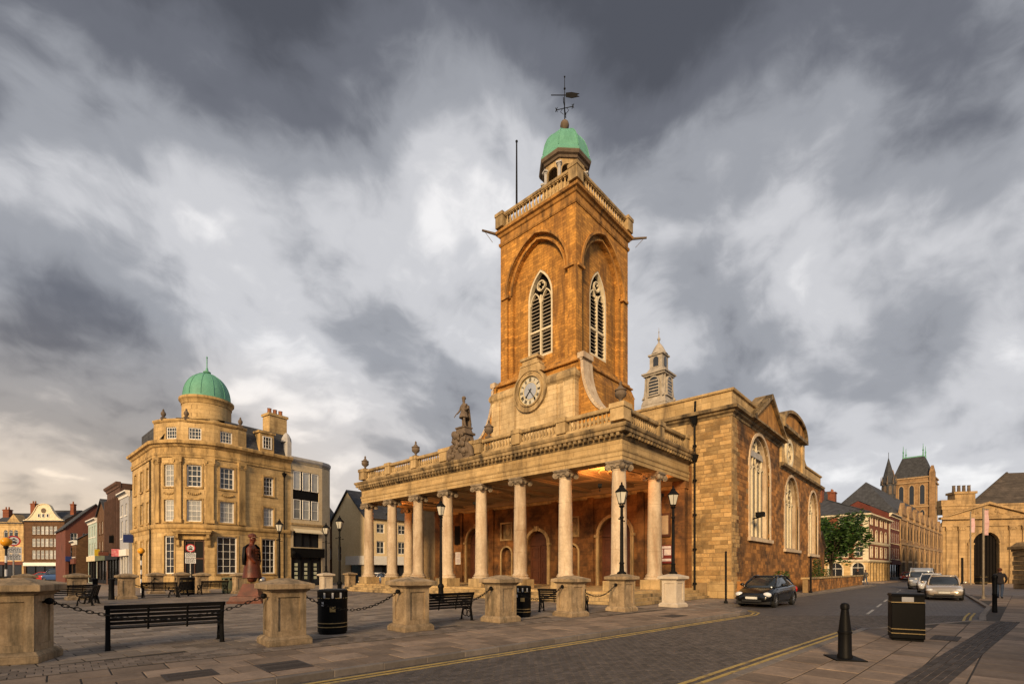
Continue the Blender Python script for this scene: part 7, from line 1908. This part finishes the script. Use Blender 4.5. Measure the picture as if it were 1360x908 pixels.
STY = {  # length, width, body sections (x, zlow, zbelt, half width), cabin sections (x, zbase, ztop, hw base, hw top)
 'hatch': (4.4, 1.75, [(0, .32, .50, .58), (.12, .22, .66, .76), (.6, .20, .84, .85), (1.15, .20, .94, .875), (2.2, .2, .98, .875), (3.3, .2, 1.02, .875), (4.0, .22, 1.04, .83), (4.32, .30, .98, .74), (4.4, .36, .80, .62)],
           [(.95, .90, .94, .72, .70), (1.35, .93, 1.18, .76, .66), (1.95, .95, 1.45, .78, .58), (2.5, .96, 1.50, .78, .58), (3.2, .98, 1.45, .78, .56), (3.8, 1.0, 1.25, .74, .56), (4.25, 1.0, 1.04, .66, .58)]),
 'saloon': (4.75, 1.80, [(0, .30, .50, .60), (.1, .22, .64, .78), (.55, .20, .80, .88), (1.3, .20, .90, .90), (2.4, .2, .93, .90), (3.6, .2, .95, .90), (4.4, .22, .95, .86), (4.68, .28, .88, .78), (4.75, .34, .75, .66)],
           [(1.25, .86, .90, .74, .70), (1.75, .90, 1.20, .77, .66), (2.15, .91, 1.40, .78, .59), (2.7, .92, 1.44, .78, .58), (3.3, .93, 1.38, .78, .57), (3.85, .94, 1.12, .74, .60), (4.15, .94, .97, .70, .64)]),
 'van': (5.0, 1.95, [(0, .32, .62, .68), (.1, .24, .85, .86), (.6, .22, 1.08, .95), (1.0, .22, 1.15, .97), (2.2, .22, 1.18, .97), (4.6, .22, 1.18, .97), (4.95, .24, 1.15, .95), (5.0, .30, 1.1, .92)],
         [(.75, 1.08, 1.14, .86, .84), (1.25, 1.12, 1.62, .92, .82), (1.65, 1.14, 1.92, .94, .80), (2.3, 1.14, 1.98, .95, .82), (4.6, 1.14, 1.98, .95, .82), (4.92, 1.13, 1.9, .94, .82), (4.97, 1.1, 1.2, .93, .9)])}
def car(name, label, x, y, a, style, paint, cat='car', group=None, plate=True):
    """nose towards local -x at x=0; origin under the middle of the nose"""
    L_, W_, body, cab = STY[style]; th = thing(name, label, cat, T(x, y, -.1) @ RZ(a), group); M_ = WM[th.name]
    def loft(secs, mk_, closed_ends=True):
        vs_ = []; fs_ = []; n = None
        for s_ in secs:
            r_ = mk_(s_); n = len(r_); vs_ += r_
        for i in range(len(secs)-1):
            for j in range(n): fs_.append((i*n+j, i*n+(j+1) % n, (i+1)*n+(j+1) % n, (i+1)*n+j))
        fs_.append(tuple(range(n))); fs_.append(tuple((len(secs)-1)*n+j for j in range(n-1, -1, -1)))
        return vs_, fs_
    def bsec(s_):
        x_, zl, zb, hw = s_; zm = (zl+zb)/2
        half = [(hw*.80, zl), (hw*.97, zl+.08), (hw, zm), (hw*.985, zb-.10), (hw*.90, zb-.01), (hw*.5, zb+.025)]
        return [(x_, p[0], p[1]) for p in half]+[(x_, -p[0], p[1]) for p in reversed(half)]
    def csec(s_):
        x_, z0, z1, w0, w1 = s_
        half = [(w0*1.02, z0-.03), (w0*.99, z0+(z1-z0)*.12), (w1+(w0-w1)*.30, z0+(z1-z0)*.75), (w1*.93, z1-.02), (w1*.5, z1+.01)]
        return [(x_, p[0], p[1]) for p in half]+[(x_, -p[0], p[1]) for p in reversed(half)]
    mb = MB(M_); mb.add(*loft(body, bsec)); bo = obj('body', mb, paint, th, smooth=True); sb = bo.modifiers.new('sub', 'SUBSURF'); sb.levels = 2; sb.render_levels = 2
    mb = MB(M_); mb.add(*loft(cab, csec)); go = obj('cabin', mb, 'car_glass', th, smooth=True); sb = go.modifiers.new('sub', 'SUBSURF'); sb.levels = 2; sb.render_levels = 2
    # roof skin and pillars in body colour
    rc = [c for c in cab if c[2]-c[1] > .3]
    mb = MB(M_); vs_ = []; fs_ = []
    for c in rc:
        for k in range(5): q = -1+k*.5; vs_.append((c[0], q*c[4]*.94, c[2]+.018-.02*q*q))
    for i in range(len(rc)-1):
        for k in range(4): fs_.append((i*5+k, i*5+k+1, (i+1)*5+k+1, (i+1)*5+k))
    mb.add(vs_, fs_); ro = obj('roof', mb, paint, th, smooth=True); sd_ = ro.modifiers.new('t', 'SOLIDIFY'); sd_.thickness = .05; sd_.offset = -1
    for s_ in (-1, 1):
        P_ = [(c[0], s_*(c[4]*.97), c[2]-.01) for c in rc]; f0 = cab[0]; f1 = cab[-1]
        mb = MB(M_); mb.tube([(f0[0]+.06, s_*f0[3]*.97, f0[2]), *[((cab[1][0]), s_*(cab[1][4]*1.02), cab[1][2]-.02)], *P_[:1]], .04, 6); mb.tube(P_, .045, 6); mb.tube([P_[-1], (cab[-2][0], s_*cab[-2][4]*1.0, cab[-2][2]-.02), (f1[0], s_*f1[4], f1[2])], .06, 6)
        obj('pillar', mb, paint, th, smooth=True)
        xm = (cab[2][0]+cab[-3][0])/2+.2; mb = MB(M_); mb.box(xm-.04, xm+.04, s_*.70-.03, s_*.70+.03, .95, rc[len(rc)//2][2]-.08)
        mb = MB(M_); mb.tube([(xm, s_*(cab[3][3]*1.0), cab[3][1]), (xm+.02, s_*(cab[3][4]+.04), cab[3][2]-.06)], .04, 5); obj('pillar', mb, 'car_trim', th)
        mb = MB(M_); mb.sph((cab[1][0]+.12, s_*(W_/2+.08), cab[1][1]+.12), .1, 8, 6, (.7, 1.1, .75)); obj('mirror', mb, paint, th, smooth=True)
        # lamps
        hx = body[1][0]; mb = MB(M_); hz = body[1][2]-.06
        mb.sph((hx+.10, s_*body[1][3]*.82, hz), .16, 10, 7, (.9, 1.25, .62 if style != 'hatch' else .8)); hl = obj('headlight', mb, 'headlight', th, smooth=True)
        mb = MB(M_); mb.sph((L_-.12, s_*body[-3][3]*.86, .78), .13, 8, 6, (.6, .8, 1.2)); obj('tail_light', mb, 'tail_light', th, smooth=True)
        for wx_ in (.82, L_-.88):
            Mw = M_ @ T(wx_, s_*(W_/2-.13), .315) @ Matrix.Rotation(PI/2, 4, 'X')
            mb = MB(Mw); mb.lathe([(.20, -.10), (.295, -.10), (.315, -.06), (.315, .06), (.295, .10), (.2, .10)], 22); wh = obj('wheel', mb, 'tyre', th, smooth=50)
            mb = MB(Mw); q = -1 if s_ > 0 else 1
            mb.lathe([(.2, -.06), (.2, .06)], 18); mb.lathe([(.06, q*.09), (.02, q*.1)], 10)
            for k in range(7): aa = k*2*PI/7; mb.tube([(0, 0, q*.085), (.2*math.cos(aa), .2*math.sin(aa), q*.08)], .026, 5)
            obj('rim', mb, 'steel', wh)
            mb = MB(M_ @ T(wx_, s_*(W_/2-.02), .33)); pts3 = [(.36*math.cos(PI*k/10), 0, .36*math.sin(PI*k/10)) for k in range(11)]; mb.tube(pts3, .035, 5); obj('wheel_arch', mb, 'car_trim', th)
    mb = MB(M_); mb.box(-.012, .12, -body[0][3]*.75, body[0][3]*.75, .27, .36); obj('air_intake', mb, 'car_trim', th)
    mb = MB(M_); mb.box(-.0, .1, -.36, .36, .53, .60); obj('grille', mb, 'car_trim' if style != 'saloon' else 'steel', th)
    if plate: mb = MB(M_); mb.box(-.035, .02, -.26, .26, .40, .51); obj('number_plate', mb, 'plate', th)
    mb = MB(M_); mb.box(.15, L_-.15, -W_/2+.12, W_/2-.12, .17, .3); obj('underside', mb, 'car_trim', th)
    return th
car('parked_car', 'black hatchback parked by the church south wall', 24.75, 7.2, R(-3), 'hatch', 'paint_black', group='parked cars')
car('parked_car', 'champagne saloon parked nose on at the right kerb', 38.2, .55, R(2), 'saloon', 'paint_champagne', group='parked cars')
car('parked_van', 'silver van parked behind the champagne saloon', 58.5, 2.45, R(1), 'van', 'paint_silver', 'van')
car('parked_car', 'white car between the champagne saloon and the silver van', 50.0, 1.5, R(1), 'hatch', 'paint_white', group='parked cars')
car('parked_car', 'red car on the far side of the street before the dark red house', 104, 6.3, R(-2), 'hatch', 'paint_red', group='parked cars')
x_, y_ = far_at(484, 50); car('parked_car', 'white car seen past the left portico column', x_, y_, R(30), 'hatch', 'paint_white', group='parked cars')
x_, y_ = far_at(62, 78); car('parked_van', 'dark blue van under the curved gable house', x_, y_, R(-60), 'van', 'paint_blue', 'van')
x_, y_ = far_at(44, 80); car('parked_car', 'red car beside the dark blue van', x_, y_, R(-60), 'hatch', 'paint_red', group='parked cars')
# ---- people
mat('skin', (.36, .19, .13), rnd=0, ns=6, bump=.05, rough=.6); mat('jacket_black', (.016, .015, .018), (.03, .025, .028), rnd=0, ns=5, bump=.3); mat('jeans', (.035, .055, .10), (.06, .085, .14), rnd=0, ns=6, bump=.3); mat('hair_auburn', (.11, .04, .02), rnd=0, ns=20, bump=.4); mat('shoe', (.02, .018, .016), rnd=0, ns=6); mat('coat_grey', (.06, .055, .055), rnd=0, ns=5, bump=.2)
def person(label, x, y, a, top='jacket_black', legs='jeans', hair='hair_auburn', stride=.22, h=1.78, bag=False):
    k = h/1.78
    V = [(0, 0, .98, (.15, .12)), (0, 0, 1.15, (.155, .115)), (0, .01, 1.36, (.19, .125)), (0, .0, 1.47, (.10, .09)), (0, -.01, 1.53, .06), (0, -.02, 1.60, .082), (0, -.025, 1.68, .095), (0, -.01, 1.75, .07),
         (.09, 0, .90, .105), (.10, -stride*.55-.03, .50, .075), (.10, -stride, .10, .052), (.11, -stride-.13, .045, .048), (.115, -stride-.2, .04, .035),
         (-.09, 0, .90, .105), (-.10, stride*.25, .50, .075), (-.10, stride+.12, .13, .052), (-.11, stride+.02, .045, .05), (-.115, stride-.06, .04, .035),
         (.19, .0, 1.42, .075), (.25, .06, 1.15, .06), (.26, -.04, .92, .045), (.26, -.07, .84, .036),
         (-.19, .0, 1.42, .075), (-.29, .02, 1.16, .06), (-.22, -.16, .98, .045), (-.19, -.21, .95, .036)]
    E = [(0, 1), (1, 2), (2, 3), (3, 4), (4, 5), (5, 6), (6, 7), (0, 8), (8, 9), (9, 10), (10, 11), (11, 12), (0, 13), (13, 14), (14, 15), (15, 16), (16, 17), (2, 18), (18, 19), (19, 20), (20, 21), (2, 22), (22, 23), (23, 24), (24, 25)]
    base = len(V)
    for (hx, hy, hz, sgn, root) in ((.26, -.07, .84, 1, 21), (-.19, -.21, .95, -1, 25)):      # fingers and thumb of each hand
        for f in range(4):
            i0 = len(V); ox = (f-1.5)*.019; ln = (.055, .068, .064, .048)[f]
            V += [(hx+sgn*.004, hy+ox, hz-.055, .010), (hx-sgn*.012, hy+ox, hz-.055-ln*.6, .009), (hx-sgn*.03, hy+ox, hz-.055-ln, .0075)]; E += [(root, i0), (i0, i0+1), (i0+1, i0+2)]
        i0 = len(V); V += [(hx-sgn*.02, hy-.035, hz-.03, .012), (hx-sgn*.035, hy-.05, hz-.065, .009)]; E += [(root, i0), (i0, i0+1)]
    th = thing('person', label, 'person', T(x, y, 0) @ RZ(a) @ Matrix.Diagonal((k, k, k, 1))); M_ = WM[th.name]
    tmp = skin_body('body', V, E, None, Matrix(), 'skin', 2)
    dg = bpy.context.evaluated_depsgraph_get(); dg.update()
    me = bpy.data.meshes.new_from_object(tmp.evaluated_get(dg)); bpy.data.objects.remove(tmp)
    me.materials.clear()
    for m_ in ('skin', top, legs, 'shoe'): me.materials.append(MATS[m_])
    for p in me.polygons:
        c = p.center; arm = abs(c.x) > .17 and c.z < 1.3
        if c.z > 1.5: i_ = 0
        elif arm and ((c.x > 0 and c.z < .87) or (c.x < 0 and c.y < -.17 and c.z < 1.0)): i_ = 0
        elif arm or c.z > .93: i_ = 1
        elif c.z > .09: i_ = 2
        else: i_ = 3
        p.material_index = i_; p.use_smooth = True
    me.name = 'body'; obj('body', me, None, th, M_)
    mb = MB(M_); mb.lathe([(.185, 1.0), (.19, .86), (.175, .85), (.15, .98)], 14); mb.M = M_; o_ = obj('jacket_hem', mb, top, th, smooth=True)
    mb = MB(M_); mb.lathe([(.075, 1.47), (.095, 1.50), (.085, 1.55)], 10); obj('collar', mb, top, th, smooth=True)
    mb = MB(M_); mb.sph((0, .012, 1.70), .112, 12, 8, (.95, 1.02, .95)); obj('hair', mb, hair, th, smooth=True)
    mb = MB(M_); mb.sph((0, -.122, 1.64), .02, 6, 4, (.8, 1, 1.3)); mb.box(-.025, .025, -.118, -.105, 1.592, 1.600)
    for s_ in (-1, 1): mb.sph((s_*.035, -.105, 1.665), .013, 6, 4); mb.sph((s_*.098, -.01, 1.655), .025, 6, 4, (.5, 1, 1.4))
    obj('face', mb, 'skin', th)
    return th
person('man in dark jacket and jeans walking on the right pavement', *far_at(1328, 29), R(-90+170), stride=.10)
x_, y_ = far_at(1139, 56); person('pedestrian in dark clothes near the tree', x_, y_, 1.0, 'jacket_black', 'coat_grey', 'hair_auburn', .2)
x_, y_ = far_at(1149.5, 57); person('pedestrian in grey coat right of the tree before the corner building', x_, y_, 2.0, 'coat_grey', 'jeans', 'hair_auburn', .2, 1.7)
